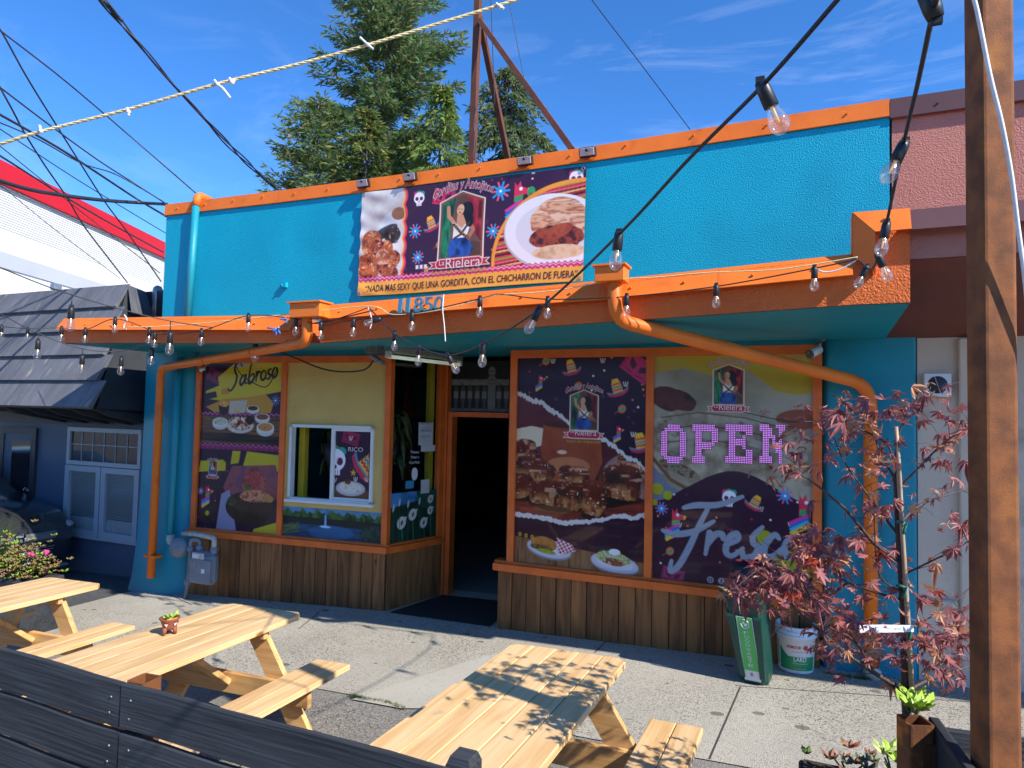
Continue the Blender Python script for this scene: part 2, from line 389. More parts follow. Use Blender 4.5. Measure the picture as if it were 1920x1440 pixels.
    def build(s, name, fn, mat, parent, gain=1.0):
        """fn(u 0..1, v 0..1) -> world point"""
        off = rootloc(parent)
        U, V = (s.x/s.W).ravel(), (s.y/s.H).ravel(); P = fn(U, V)-np.array(off)
        nx, ny = s.nx, s.ny; idx = np.arange(nx*ny).reshape(ny, nx)
        q = np.stack([idx[:-1, :-1], idx[1:, :-1], idx[1:, 1:], idx[:-1, 1:]], -1).reshape(-1, 4)
        me = bpy.data.meshes.new(name); me.vertices.add(nx*ny); me.vertices.foreach_set('co', P.astype(np.float32).ravel())
        me.loops.add(q.size); me.polygons.add(len(q)); me.loops.foreach_set('vertex_index', q.ravel().astype(np.int32))
        me.polygons.foreach_set('loop_start', np.arange(0, q.size, 4, dtype=np.int32)); me.polygons.foreach_set('use_smooth', np.ones(len(q), bool))
        me.update(calc_edges=True)
        at = me.color_attributes.new('print', 'FLOAT_COLOR', 'POINT')
        rgba = np.ones((nx*ny, 4), np.float32); rgba[:, :3] = np.clip(s.img.reshape(-1, 3)*gain, 0, .9); at.data.foreach_set('color', rgba.ravel())
        me.materials.append(mat); return link(name, me, [mat], parent)

_tx = {}
def text_shape(t, bold=0.0, shear=0.0, space=1.0):
    """outline lettering as flat faces, cap height about 1, origin at the left of the baseline"""
    key = (t, bold, shear, space)
    if key in _tx: return _tx[key]
    cu = bpy.data.curves.new('t', 'FONT'); cu.body = t; cu.size = 1.4; cu.offset = bold; cu.shear = shear; cu.space_character = space; cu.resolution_u = 3
    ob = bpy.data.objects.new('t', cu); COL.objects.link(ob); bpy.context.view_layer.update()
    me = bpy.data.meshes.new_from_object(ob.evaluated_get(bpy.context.evaluated_depsgraph_get()))
    vs = [(q.co.x, q.co.y) for q in me.vertices]; fs = [tuple(p.vertices) for p in me.polygons]
    bpy.data.objects.remove(ob); bpy.data.meshes.remove(me); bpy.data.curves.remove(cu)
    _tx[key] = (vs, fs); return vs, fs
def put_text(mb, t, fn, x, y, h, w=None, mi=0, bold=0.0, shear=0.0, align='c', warp=None, space=1.0):
    """fn(u,v) -> 3D with u right, v DOWN in metres; text centred at x with its baseline at y, cap height h"""
    vs, fs = text_shape(t, bold, shear, space); xs = [q[0] for q in vs]; x0, x1 = min(xs), max(xs)
    sy = h; sx = (w/(x1-x0)) if w else h
    W = (x1-x0)*sx; ox = x-(W/2 if align == 'c' else 0)
    out = []
    for (a, b) in vs:
        u, v = ox+(a-x0)*sx, y-b*sy
        if warp: u, v = warp(u, v)
        out.append(fn(u, v))
    mb.add(out, fs, mi)
def text3d(mb, t, fn3, x, y, h, depth, w=None, mi=0, bold=0.0):
    """raised letters: front and back faces joined along their outline; fn3(u, v, n) -> 3D"""
    vs, fs = text_shape(t, bold); xs = [q[0] for q in vs]; x0, x1 = min(xs), max(xs); sx = (w/(x1-x0)) if w else h
    P = [(x-(x1-x0)*sx/2+(a-x0)*sx, y-b*h) for (a, b) in vs]; n = len(P); cnt = {}
    for f in fs:
        for i in range(len(f)):
            e = (f[i], f[(i+1) % len(f)]); k = (min(e), max(e)); cnt.setdefault(k, []).append(e)
    F = [tuple(f) for f in fs]+[tuple(i+n for i in f[::-1]) for f in fs]
    for k, es in cnt.items():
        if len(es) == 1: a, b = es[0]; F.append((a, a+n, b+n, b))
    mb.add([fn3(u, v, depth) for u, v in P]+[fn3(u, v, 0) for u, v in P], F, mi)

# little printed figures, drawn on any canvas at (x, y) with size s
def d_sombrero(C, x, y, s, rot=0.0):
    c, t = math.cos(rot), math.sin(rot); T = lambda p: (x+(p[0]*c-p[1]*t)*s, y+(p[0]*t+p[1]*c)*s)
    C.poly([T(p) for p in ((-1, .25), (-.5, .45), (.5, .45), (1, .2), (.9, .55), (.4, .8), (-.4, .8), (-.9, .6))], '#c2294f')
    C.poly([T(p) for p in ((-1, .2), (-.5, .42), (.5, .42), (1, .15), (.9, .32), (.4, .55), (-.4, .55), (-.9, .4))], '#2d8fa6')
    C.poly([T(p) for p in ((-.45, .45), (-.42, -.3), (-.25, -.75), (.25, -.75), (.42, -.3), (.45, .45))], '#f0b32c')
    for yy, cc in ((-.3, '#c2294f'), (-.02, '#2d8fa6'), (.22, '#c2294f')):
        C.line([T((-.42+.12*i, yy+(.08 if i % 2 else -.04))) for i in range(8)], .1*s, cc)
def d_star(C, x, y, s, col='#2f8fd0', c2='#e0507a'):
    for i in range(10):
        a = i*math.pi/5; C.line([(x, y), (x+s*math.cos(a), y+s*math.sin(a))], .22*s, c2 if i % 2 else col)
    C.ell(x, y, .52*s, .52*s, col); C.ell(x, y, .15*s, .15*s, '#f0f0ff')
def d_skull(C, x, y, s):
    C.ell(x-.5*s, y-.75*s, .4*s, .35*s, '#c2306a'); C.ell(x+.5*s, y-.75*s, .4*s, .35*s, '#2f9c8f'); C.ell(x, y-.9*s, .35*s, .3*s, '#3d9a55')
    C.ell(x, y-.1*s, .85*s, .85*s, '#efe6ee'); C.rect(x-.4*s, y+.3*s, x+.4*s, y+1.05*s, '#efe6ee')
    for k in (-1, 1): C.ell(x+k*.36*s, y, .28*s, .3*s, '#5e2145')
    C.ell(x, y+.42*s, .1*s, .16*s, '#5e2145')
    for i in range(-1, 2): C.line([(x+i*.2*s, y+.7*s), (x+i*.2*s, y+1.0*s)], .06*s, '#8a5470')
def d_pinata(C, x, y, s, m=1):
    T = lambda p: (x+m*p[0]*s, y+p[1]*s)
    C.poly([T(p) for p in ((-.35, -1.1), (-.15, -.8), (.05, -1.15), (.15, -.75), (.65, -.55), (.6, -.2), (.25, -.2), (.15, .2), (-.35, .25))], '#d8304f')
    C.poly([T(p) for p in ((-.3, -.1), (.3, -.2), (.25, .2), (-.35, .3))], '#2f9c5a')
    for i, cc in enumerate(('#d8308f', '#2a62c0', '#2fb0c0', '#f0b32c')):
        C.poly([T((-1.0+.02*i, .75+.22*i)), T((.15, .1+.22*i)), T((.35, .3+.22*i)), T((-.8, 1.0+.22*i))], cc)
    C.ell(*T((.1, -.6)), .12*s, .12*s, '#ffffff'); C.poly([T((.6, -.62)), T((.85, -.5)), T((.6, -.25))], '#f0b32c')
def d_maraca(C, x, y, s):
    C.line([(x, y), (x-1.2*s, y+.75*s)], .2*s, '#8a4a20'); C.ell(x, y, .62*s, .7*s, '#d86a2c', .4)
    C.poly([(x-.55*s, y-.1*s), (x+.5*s, y-.35*s), (x+.58*s, y+.12*s), (x-.45*s, y+.38*s)], '#2f9c7a')
def d_paper(C, x, y, s, rot=.5, col='#c2245c'):
    c, t = math.cos(rot), math.sin(rot); T = lambda p: (x+(p[0]*c-p[1]*t)*s, y+(p[0]*t+p[1]*c)*s)
    C.poly([T(p) for p in ((-1, -.65), (1, -.65), (1, .65), (-1, .65))], col)
    for k in (-1, 1):
        C.poly([T(p) for p in ((k*.12, -.1), (k*.75, -.45), (k*.6, .05), (k*.2, .3))], '#4a1236')
        C.line([T((k*.9, -.5)), T((k*.9, .5))], .05*s, '#4a1236'); C.line([T((k*.15, .5)), T((k*.7, .4))], .07*s, '#4a1236')
def d_confetti(C, n, seed, x0=0, y0=0, x1=None, y1=None, s=1.0):
    R = random.Random(seed); x1 = C.W if x1 is None else x1; y1 = C.H if y1 is None else y1
    for i in range(n):
        x, y = R.uniform(x0, x1), R.uniform(y0, y1); k = R.random()
        if k < .55: C.ell(x, y, .009*s, .009*s, R.choice(['#d9a441', '#c2245c', '#e8e0d0', '#c2245c', '#d07040']))
        elif k < .75: C.ell(x, y, .012*s, .012*s, '#7a3560'); C.ell(x, y, .008*s, .008*s, '#341230')
        else:
            for j in (-1, 0, 1): C.line([(x+j*.01*s, y), (x+j*.02*s, y-.035*s)], .006*s, '#e8e0d0')
def d_logo(C, x, y, s):
    """house-shaped frame with a seated woman between a green and a red curtain; s = half width"""
    o = [(x-s, y-1.05*s), (x, y-1.45*s), (x+s, y-1.05*s), (x+s, y+1.35*s), (x-s, y+1.35*s)]
    C.poly([(x+(p[0]-x)*1.09, y+(p[1]-y)*1.06) for p in o], '#eadccb'); C.poly([(x+(p[0]-x)*1.03, y+(p[1]-y)*1.03) for p in o], '#8a4a30')
    fm = C.mpoly([(x+(p[0]-x)*.95, y+(p[1]-y)*.97) for p in o])
    k = 1/s
    C.tone(fm, ['#3c2a20', '#6a4c38', '#8a6a50'], .5*k, 4)
    C.tone(fm*C.mpoly([(x-s, y-1.3*s), (x-.3*s, y-1.4*s), (x-.48*s, y-.2*s), (x-.6*s, y+1.3*s), (x-s, y+1.3*s)]), ['#08281a', '#14583a', '#2c8a58', '#0c3a26'], .7*k, 3, sx=4, k=2.2)
    C.tone(fm*C.mpoly([(x+.15*s, y-1.4*s), (x+s, y-1.2*s), (x+s, y+.8*s), (x+.6*s, y+.3*s), (x+.4*s, y-.6*s)]), ['#4a0a10', '#8a1a20', '#b83038', '#5c0e14'], .7*k, 5, sx=4, k=2.2)
    C.tone(fm*C.mell(x+.55*s, y+1.05*s, .5*s, .36*s), ['#3c2416', '#6e4a2c'], k, 3)
    C.tone(fm*C.mpoly([(x-.42*s, y+.42*s), (x+.28*s, y+.45*s), (x+.62*s, y+1.0*s), (x+.35*s, y+1.4*s), (x-.5*s, y+1.4*s), (x-.62*s, y+1.0*s)]), ['#0c1c44', '#1c4088', '#2f5cac', '#122c60'], 1.3*k, 2, sx=2, k=2)
    C.blend(fm*C.mline([(x-.36*s, y-.18*s), (x-.62*s, y-.48*s), (x-.66*s, y-.86*s)], .17*s), '#c98a66')          # raised arm
    C.blend(fm*C.mline([(x+.36*s, y-.16*s), (x+.58*s, y+.2*s), (x+.36*s, y+.52*s)], .17*s), '#b87654')            # other arm
    C.tone(fm*C.mpoly([(x-.42*s, y-.2*s), (x-.15*s, y-.1*s), (x+.12*s, y-.08*s), (x+.42*s, y-.22*s), (x+.4*s, y+.12*s), (x+.26*s, y+.5*s), (x-.38*s, y+.5*s), (x-.36*s, y+.1*s)]), ['#b8b0a8', '#e4ded6', '#f2ece6', '#cfc6bc'], 1.6*k, 6, k=2)
    C.tone(fm*C.mell(x+.2*s, y-.62*s, .36*s, .46*s, .15, .5, .45*k, 7), ['#0c0808', '#241814', '#100c0a'], 1.6*k, 8)   # hair
    C.tone(fm*C.mell(x+.36*s, y-.25*s, .2*s, .34*s, -.2, .5, .5*k, 9), ['#0c0808', '#241814'], 1.6*k, 9)
    C.blend(fm*C.mpoly([(x-.22*s, y-.5*s), (x+.06*s, y-.5*s), (x+.22*s, y-.12*s), (x+.02*s, y+.08*s), (x-.24*s, y-.12*s)]), '#cf9470')  # neck
    C.tone(fm*C.mell(x-.08*s, y-.72*s, .17*s, .24*s, .18), ['#b87c58', '#dca680', '#e2b08c'], k, 3); C.blend(fm*C.mell(x-.1*s, y-.6*s, .06*s, .025*s), '#8a1c20')
    for (e0, e1) in ((-.16, -.76), (-.02, -.74)): C.blend(fm*C.mell(x+e0*s, y+e1*s, .035*s, .02*s), '#2a1810')
    C.blend(fm*C.mline([(x-.36*s, y-.1*s), (x+.02*s, y+.3*s), (x+.34*s, y+.52*s)], .12*s), '#3c2a18'); C.blend(fm*C.mline([(x+.36*s, y-.12*s), (x+.0*s, y+.36*s), (x-.3*s, y+.5*s)], .1*s), '#4a3420')
    for i in range(7): C.blend(fm*C.mell(x+(-.3+.1*i)*s, y+(-.04+.09*i)*s, .03*s, .04*s), '#a8843c')
def d_ribbon(C, x, y, w, h):
    C.poly([(x-w, y-h*.5), (x-w*.7, y-h*.5), (x-w*.7, y+h*.75), (x-w, y+h*.75), (x-w*.88, y+h*.1)], '#eadccb')
    C.poly([(x+w, y-h*.5), (x+w*.7, y-h*.5), (x+w*.7, y+h*.75), (x+w, y+h*.75), (x+w*.88, y+h*.1)], '#eadccb')
    C.poly([(x-w*.95, y-h*.38), (x-w*.7, y-h*.38), (x-w*.7, y+h*.62), (x-w*.95, y+h*.62), (x-w*.84, y+h*.1)], '#b8243e')
    C.poly([(x+w*.95, y-h*.38), (x+w*.7, y-h*.38), (x+w*.7, y+h*.62), (x+w*.95, y+h*.62), (x+w*.84, y+h*.1)], '#b8243e')
    C.ell(x-w*.62, y, h*.86, h*.86, '#eadccb'); C.ell(x+w*.62, y, h*.86, h*.86, '#eadccb'); C.rect(x-w*.62, y-h*.86, x+w*.62, y+h*.86, '#eadccb')
    C.ell(x-w*.62, y, h*.72, h*.72, '#b8243e'); C.ell(x+w*.62, y, h*.72, h*.72, '#b8243e'); C.rect(x-w*.62, y-h*.72, x+w*.62, y+h*.72, '#b8243e')
def line_part(parent, mats, t, fn, x, y, h, w, mi=0, **k):
    m = MB(); put_text(m, t, fn, x, y, h, w, 0, **k); return part('lettering', m, mats, parent, False)
def t_logo(parent, fn, x, y, s, tagline=True):
    """the words that go with d_logo: arched line above, name on the ribbon, line below; each line its own part"""
    def arch(u, v):
        k = (u-x)/(1.5*s); return u, v+.42*s*k*k
    m = MB(); put_text(m, 'Gorditas y Antojitos', fn, x, y-1.62*s, .42*s, 2.9*s, 0, bold=.05, shear=.3, warp=arch)
    put_text(m, 'Gorditas y Antojitos', lambda u, v: fn(u, v)+OFFN, x, y-1.62*s, .42*s, 2.9*s, 1, shear=.3, warp=arch)
    part('lettering', m, [M['t_white'], M['t_red']], parent, False)
    m = MB(); put_text(m, 'Rielera', fn, x+.16*s, y+1.78*s, .46*s, 1.6*s); put_text(m, 'La', fn, x-.84*s, y+1.62*s, .22*s, .26*s)
    part('lettering', m, [M['t_white']], parent, False)
    if tagline: line_part(parent, [M['t_gold']], 'Autentico sabor de Aguascalientes', fn, x, y+2.3*s, .2*s, 2.6*s, shear=.35)
OFFN = Vector((0, -.0008, 0))
def d_script(C, x, y, s, col, glyphs, w, shear=.25, rot=0.0, edge=None, ew=1.5):
    c, t = math.cos(rot), math.sin(rot)
    for (cc, ww) in (((edge, w*ew),) if edge else ())+((col, w),):
        for g in glyphs:
            P = cr([Vector((p[0], p[1], 0)) for p in g], 6) if len(g) > 2 else [Vector((p[0], p[1], 0)) for p in g]
            Q = []; W = []; n = len(P)
            for i, p in enumerate(P):
                a, b = p.x+shear*p.y, -p.y; Q.append((x+(a*c-b*t)*s, y+(a*t+b*c)*s)); W.append(ww*s*(.65+.5*math.sin(math.pi*min(1, (i+1)/n))))
            C.line(Q, W, cc)
def O_(cx, cy, rx, ry): return [(cx+rx*math.cos(a), cy+ry*math.sin(a)) for a in [i*math.pi/5+.9 for i in range(12)]]
SABROSO = [[(1.05, 1.75), (.75, 2.15), (.3, 1.9), (.35, 1.4), (.62, .9), (.5, .2), (.05, -.25), (-.25, 0)],
           [(1.6, .85), (1.25, .85), (1.05, .4), (1.2, .05), (1.5, .3), (1.66, .85), (1.62, .2), (1.85, .1)],
           [(2.15, 1.9), (2.02, 1.0), (2.02, .1), (2.35, .08), (2.6, .45), (2.42, .82), (2.12, .6)],
           [(2.8, .85), (2.85, .05)], [(2.85, .45), (3.0, .85), (3.25, .75)], O_(3.6, .45, .27, .4),
           [(4.4, .85), (4.12, .78), (4.15, .5), (4.4, .3), (4.25, .02), (3.95, .12)], O_(4.85, .45, .27, .42)]
FRESCO = [[(-.1, 2.0), (.4, 2.12), (1.3, 2.15), (2.2, 2.5)], [(.95, 2.1), (.75, 1.3), (.55, .3), (.3, -.5), (0, -.75), (-.05, -.3)],
          [(-.75, 1.0), (-.2, .85), (.6, 1.0), (1.3, 1.45)],
          [(1.25, .95), (1.3, .05)], [(1.3, .45), (1.5, .88), (1.78, .9), (1.85, .7)],
          [(2.05, .45), (2.45, .7), (2.35, .95), (2.1, .75), (2.1, .2), (2.4, .02), (2.75, .35)],
          [(3.3, 1.25), (3.05, .9), (3.1, .6), (3.35, .4), (3.25, .05), (2.85, 0), (2.8, .2)],
          [(4.05, .8), (3.85, .95), (3.6, .6), (3.65, .1), (4.0, .08), (4.25, .4)], O_(4.65, .48, .3, .44)]
# ------------------------------------------------------------------ material list
M = {}
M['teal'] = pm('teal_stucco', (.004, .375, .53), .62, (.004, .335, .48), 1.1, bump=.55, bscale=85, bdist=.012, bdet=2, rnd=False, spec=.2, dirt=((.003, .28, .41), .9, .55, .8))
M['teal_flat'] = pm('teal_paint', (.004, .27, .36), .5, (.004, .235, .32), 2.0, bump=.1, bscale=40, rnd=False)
M['orange'] = pm('orange_metal', (.84, .195, .022), .5, (.76, .16, .018), 2.5, bump=.1, bscale=9, bdist=.02, spec=.3, dirt=((.5, .1, .02), 5.0, .6, .85))
M['orange_stucco'] = pm('orange_stucco', (.76, .15, .015), .65, (.66, .125, .014), 2.0, bump=.7, bscale=80, bdist=.014, bdet=2, rnd=False)
M['orange_wood'] = pm('orange_painted_wood', (.8, .155, .018), .5, (.66, .12, .016), 5.0, bump=.2, bscale=30, bdist=.004)
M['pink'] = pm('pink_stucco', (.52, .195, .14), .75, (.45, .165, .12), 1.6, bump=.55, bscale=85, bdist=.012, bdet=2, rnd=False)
M['maroon'] = pm('maroon_metal', (.115, .047, .045), .45, (.1, .041, .04), 2.0)
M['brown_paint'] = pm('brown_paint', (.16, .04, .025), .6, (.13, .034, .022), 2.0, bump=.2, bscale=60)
M['beige'] = pm('beige_paint', (.66, .53, .4), .7, (.59, .47, .36), 1.2, bump=.35, bscale=26, bdist=.01, dirt=('#8a7a66', 2.5, .58, .8))
M['yellow_stucco'] = pm('yellow_stucco', (.66, .45, .14), .75, (.6, .4, .12), 3.0, bump=.6, bscale=90, bdist=.01, rnd=False)
M['white_vinyl'] = pm('white_vinyl', (.72, .72, .71), .35, (.66, .66, .64), 4.0)
M['white_paint'] = pm('white_paint', (.8, .8, .79), .6, (.74, .74, .73), .6)
M['blue_paint'] = pm('blue_grey_paint', (.07, .105, .16), .6, (.06, .092, .145), 1.2, bump=.15, bscale=40)
M['blue_dark'] = pm('dark_trim', (.02, .024, .032), .55, (.03, .034, .04), 3.0)
M['shingle'] = pm('weathered_shingle', (.13, .135, .15), .75, (.09, .095, .11), 3.0, stretch=(2.2, 1, .5), bump=.5, bscale=24, bdist=.01, dirt=('#9a9284', 4.0, .64, .74), hv=.12)
M['red'] = pm('red_band', (.62, .012, .03), .5, (.56, .012, .026), 1.0)
M['grey_band'] = pm('grey_band', (.5, .51, .53), .6, (.46, .47, .5), 1.0)
M['black_wood'] = wood('black_stained_board', '#34373b', '#26292d', '#4d5156', 'x', 18, .75, .14, '#15171a', .9, .012)
M['table_y'] = wood('fir_board_long', '#dbb684', '#cca26c', '#e8cba0', 'y', 34, .55, .09, '#94602c', .12, .019)
M['table_x'] = wood('fir_board_cross', '#d8ab70', '#c6945a', '#e4bf8c', 'x', 34, .55, .1, '#94602c', .12, .019)
M['plank'] = wood('brown_stained_plank', '#8f5e34', '#6d4524', '#a37144', 'z', 30, .6, .3, '#34200e', .3, .018)
M['post_wood'] = wood('dark_post', '#4a2f18', '#3a2412', '#5b3c20', 'z', 22, .6, .1, '#2a180a', .3, .012)
M['rust'] = pm('rusty_steel', '#7a4a22', .8, '#5a3216', 5.0, bump=.5, bscale=70, bdist=.004, dirt=('#b8681a', 9.0, .56, .66))
M['rust_post'] = pm('rusty_post_steel', '#8c5228', .82, '#683c1e', 14.0, bump=.3, bscale=140, bdist=.003, dirt=('#b06c22', 5.0, .6, .82))
M['rust_mast'] = pm('rust_mast', '#6a3a26', .75, '#54301f', 5.0)
M['black'] = pm('black_plastic', (.012, .012, .013), .45, (.018, .018, .02), 20)
M['cable'] = pm('black_cable', (.014, .014, .017), .5, (.02, .02, .024), 10)
M['wire'] = pm('utility_wire', (.02, .022, .03), .5, (.03, .03, .04), 4)
M['rope'] = pm('straw_twine', '#e8d8a8', .8, '#d2bd84', 60, bump=.5, bscale=300, bdist=.003)
M['white_cord'] = pm('white_cord', (.78, .76, .74), .7, (.68, .66, .64), 40)
M['metal'] = pm('grey_metal', (.36, .38, .4), .4, (.28, .3, .32), 12, metal=.6)
M['meter'] = pm('meter_paint', (.2, .225, .26), .5, (.17, .19, .22), 8, bump=.2, bscale=40)
M['pvc'] = pm('old_white_pipe', (.52, .5, .44), .55, (.4, .36, .3), 20)
M['tube_lamp'] = pm('lamp_tube', (.7, .82, .68), .3, (.72, .84, .7), 2, emit=.18)
M['screen'] = pm('lens_glass', (.02, .02, .024), .08, (.03, .03, .035), 5, spec=.8)
M['flood_face'] = pm('flood_lens', (.55, .53, .48), .3, (.45, .43, .4), 20)
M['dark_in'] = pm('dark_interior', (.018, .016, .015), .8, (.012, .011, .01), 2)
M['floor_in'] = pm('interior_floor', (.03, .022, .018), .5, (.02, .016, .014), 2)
M['mat_rubber'] = pm('rubber_mat', (.012, .012, .013), .85, (.017, .017, .018), 40, bump=.4, bscale=200, bdist=.003)
M['glass'] = glass_mat('window_glass', (.94, .97, .97), .01, 1.5, .03)
M['bulb'] = glass_mat('bulb_glass', (.96, .96, .96), .08, 1.45, .14, .1)
M['filament'] = pm('filament', (.9, .5, .14), .4, (.95, .6, .2), 5, emit=.25)
M['vinyl'] = attr_mat('printed_vinyl', .3, .55)
M['banner'] = attr_mat('printed_banner', .42, .1)
M['mural'] = attr_mat('painted_mural', .55, .0)
M['t_white'] = pm('print_white', (.72, .68, .66), .5, (.7, .66, .64), 5)
M['t_red'] = pm('print_red', (.48, .03, .08), .5, (.46, .03, .075), 5)
M['t_gold'] = pm('print_gold', (.62, .38, .06), .5, (.6, .36, .06), 5)
M['t_dark'] = pm('print_plum', (.035, .012, .03), .5, (.03, .01, .028), 5)
M['t_grey'] = pm('print_pale', (.5, .52, .56), .5, (.47, .5, .54), 60, lo=.45, hi=.55)
M['digit'] = pm('number_blue', (.05, .2, .3), .35, (.045, .18, .27), 8)
M['foam_white'] = pm('white_bucket', (.75, .77, .8), .4, (.7, .72, .75), 4)
M['bin_green'] = pm('green_bin', (.004, .05, .036), .42, (.004, .043, .03), 6)
M['s_green'] = pm('sticker_green', (.1, .48, .1), .45, (.09, .45, .09), 6)
M['l_green'] = pm('label_green', (.012, .26, .09), .4, (.012, .24, .085), 6)
M['l_red'] = pm('label_red', (.6, .02, .03), .4, (.55, .02, .03), 6)
M['leaf_dark'] = pm('house_plant', (.035, .07, .02), .5, (.05, .1, .03), 6)
M['succulent'] = pm('bright_leaf', (.3, .5, .05), .45, (.42, .56, .08), 14)
M['terracotta'] = pm('terracotta', (.28, .085, .045), .7, (.24, .07, .04), 20)
M['soil'] = pm('soil', (.035, .022, .014), .9, (.05, .034, .02), 60, bump=.8, bscale=120)
M['car'] = pm('black_car_paint', (.028, .03, .034), .25, (.028, .03, .034), 2, coat=1.0)
M['chrome'] = pm('chrome', (.75, .76, .78), .12, (.75, .76, .78), 2, metal=1.0)
M['tyre'] = pm('tyre', (.012, .012, .012), .85, (.015, .015, .015), 20)
M['headlamp'] = pm('headlamp', (.3, .32, .35), .1, (.4, .42, .45), 30, coat=1.0)
M['plate'] = pm('number_plate', (.7, .7, .72), .4, (.66, .67, .7), 10)
M['green_tie'] = pm('green_tie', (.01, .2, .13), .5, (.01, .18, .12), 10)

def ground_mat(name, c1, c2, c3, specks, scale, stains=True, bump=.5):
    """concrete or asphalt with stones showing, worn patches and old gum"""
    m = bpy.data.materials.new(name); m.use_nodes = True; N, L = m.node_tree.nodes, m.node_tree.links
    b = N['Principled BSDF']; b.inputs['Roughness'].default_value = .85; b.inputs['Specular IOR Level'].default_value = .25
    tc = N.new('ShaderNodeTexCoord'); V = tc.outputs['Object']
    def noise(s, d, r=.5):
        n = N.new('ShaderNodeTexNoise'); n.inputs['Scale'].default_value = s; n.inputs['Detail'].default_value = d; n.inputs['Roughness'].default_value = r; L.new(V, n.inputs['Vector']); return n.outputs['Fac']
    def rng(v, a, b_, t0=0, t1=1):
        r = N.new('ShaderNodeMapRange'); r.inputs['From Min'].default_value = a; r.inputs['From Max'].default_value = b_; r.inputs['To Min'].default_value = t0; r.inputs['To Max'].default_value = t1; L.new(v, r.inputs['Value']); return r.outputs['Result']
    def mix(f, a, bcol):
        x = N.new('ShaderNodeMix'); x.data_type = 'RGBA'; L.new(f, x.inputs['Factor'])
        if isinstance(a, tuple): x.inputs['A'].default_value = (*a, 1)
        else: L.new(a, x.inputs['A'])
        x.inputs['B'].default_value = (*bcol, 1); return x.outputs['Result']
    o = mix(rng(noise(1.1, 6), .35, .68), lin(c1), lin(c2))
    vo = N.new('ShaderNodeTexVoronoi'); vo.inputs['Scale'].default_value = scale; L.new(V, vo.inputs['Vector'])
    sp = N.new('ShaderNodeSeparateColor'); L.new(vo.outputs['Color'], sp.inputs['Color'])
    wear = rng(noise(.8, 3), .4, .6, .35, 1.0)
    for (th, cc, ch) in specks:
        mm = N.new('ShaderNodeMath'); mm.operation = 'MULTIPLY'; L.new(rng(sp.outputs[ch], th, th+.06), mm.inputs[0]); L.new(wear, mm.inputs[1])
        o = mix(mm.outputs[0], o, lin(cc))
    o = mix(rng(noise(2.6, 8, .65), .56, .78, 0, .55), o, lin(c3))
    if stains:
        v2 = N.new('ShaderNodeTexVoronoi'); v2.inputs['Scale'].default_value = 4.6
        mp = N.new('ShaderNodeMapping'); mp.inputs['Scale'].default_value = (.8, 1.15, 0); L.new(V, mp.inputs['Vector']); L.new(mp.outputs['Vector'], v2.inputs['Vector'])
        s2 = N.new('ShaderNodeSeparateColor'); L.new(v2.outputs['Color'], s2.inputs['Color'])
        sz = N.new('ShaderNodeMath'); sz.operation = 'MULTIPLY'; L.new(s2.outputs[0], sz.inputs[0]); sz.inputs[1].default_value = .19
        ls = N.new('ShaderNodeMath'); ls.operation = 'LESS_THAN'; L.new(v2.outputs['Distance'], ls.inputs[0]); L.new(sz.outputs[0], ls.inputs[1])
        m5 = N.new('ShaderNodeMath'); m5.operation = 'MULTIPLY'; L.new(ls.outputs[0], m5.inputs[0]); m5.inputs[1].default_value = .62
        o = mix(m5.outputs[0], o, lin('#3a3835'))
    L.new(o, b.inputs['Base Color'])
    bp = N.new('ShaderNodeBump'); bp.inputs['Strength'].default_value = bump; bp.inputs['Distance'].default_value = .006
    L.new(vo.outputs['Distance'], bp.inputs['Height']); L.new(bp.outputs['Normal'], b.inputs['Normal'])
    return m
M['concrete'] = ground_mat('exposed_concrete', '#b0ab9f', '#a09b90', '#8d887e', ((.74, '#746e64', 0), (.84, '#b4ae9f', 1), (.9, '#5a544b', 2)), 110)
M['smooth_concrete'] = ground_mat('smooth_concrete', '#b0aca1', '#a6a196', '#958f85', ((.93, '#8b867b', 0),), 90, False, .15)
M['asphalt'] = ground_mat('worn_asphalt', '#84817b', '#77746f', '#67645f', ((.7, '#8f8b84', 0), (.86, '#a39f96', 1), (.84, '#47443f', 2)), 100, False, .6)
M['street'] = ground_mat('street_asphalt', '#4c4b4a', '#424140', '#383736', ((.75, '#5e5c59', 0),), 60, False, .6)
M['drive'] = ground_mat('dark_driveway', '#57585a', '#4b4d4e', '#3e4142', ((.75, '#6d6b68', 0), (.85, '#2e2d2c', 2)), 70, True, .6)

# ------------------------------------------------------------------ ground (the street climbs slightly to the right)
def sheet(name, pts, dz, mat, thick=0.0, kind='structure'):
    mb = MB(); P = [Vector((x, y, gz(x)+dz)) for x, y in pts]
    if thick: mb.prism([p-Vector((0, 0, thick)) for p in P], (0, 0, thick))
    else: mb.poly(P)
    me = mb.mesh(name); fixn(me)
    if not thick and me.polygons[0].normal.z < 0: me.flip_normals()
    o = link(name, me, [mat]); return tag(o, kind=kind)
def grid_sheet(name, x0, x1, y0, y1, n, dz, mat):
    mb = MB(); vs = []; 
    for j in range(n+1):
        for i in range(n+1):
            x = x0+(x1-x0)*i/n; y = y0+(y1-y0)*j/n; vs.append((x, y, gz(max(-40, min(20, x)))+dz))
    mb.add(vs, [(j*(n+1)+i, j*(n+1)+i+1, (j+1)*(n+1)+i+1, (j+1)*(n+1)+i) for j in range(n) for i in range(n)])
    o = link(name, mb.mesh(name), [mat]); return tag(o, kind='structure')
grid_sheet('ground', -260, 240, -240, 260, 100, -.004, M['asphalt'])
sheet('street', [(-60, -20), (25, -20), (25, -8.2), (-60, -8.2)], .0, M['street'])
sidewalk = sheet('sidewalk', [(-7.75, -1.97), (6, -1.9), (6, 1.2), (-7.75, 1.2)], .004, M['concrete'])
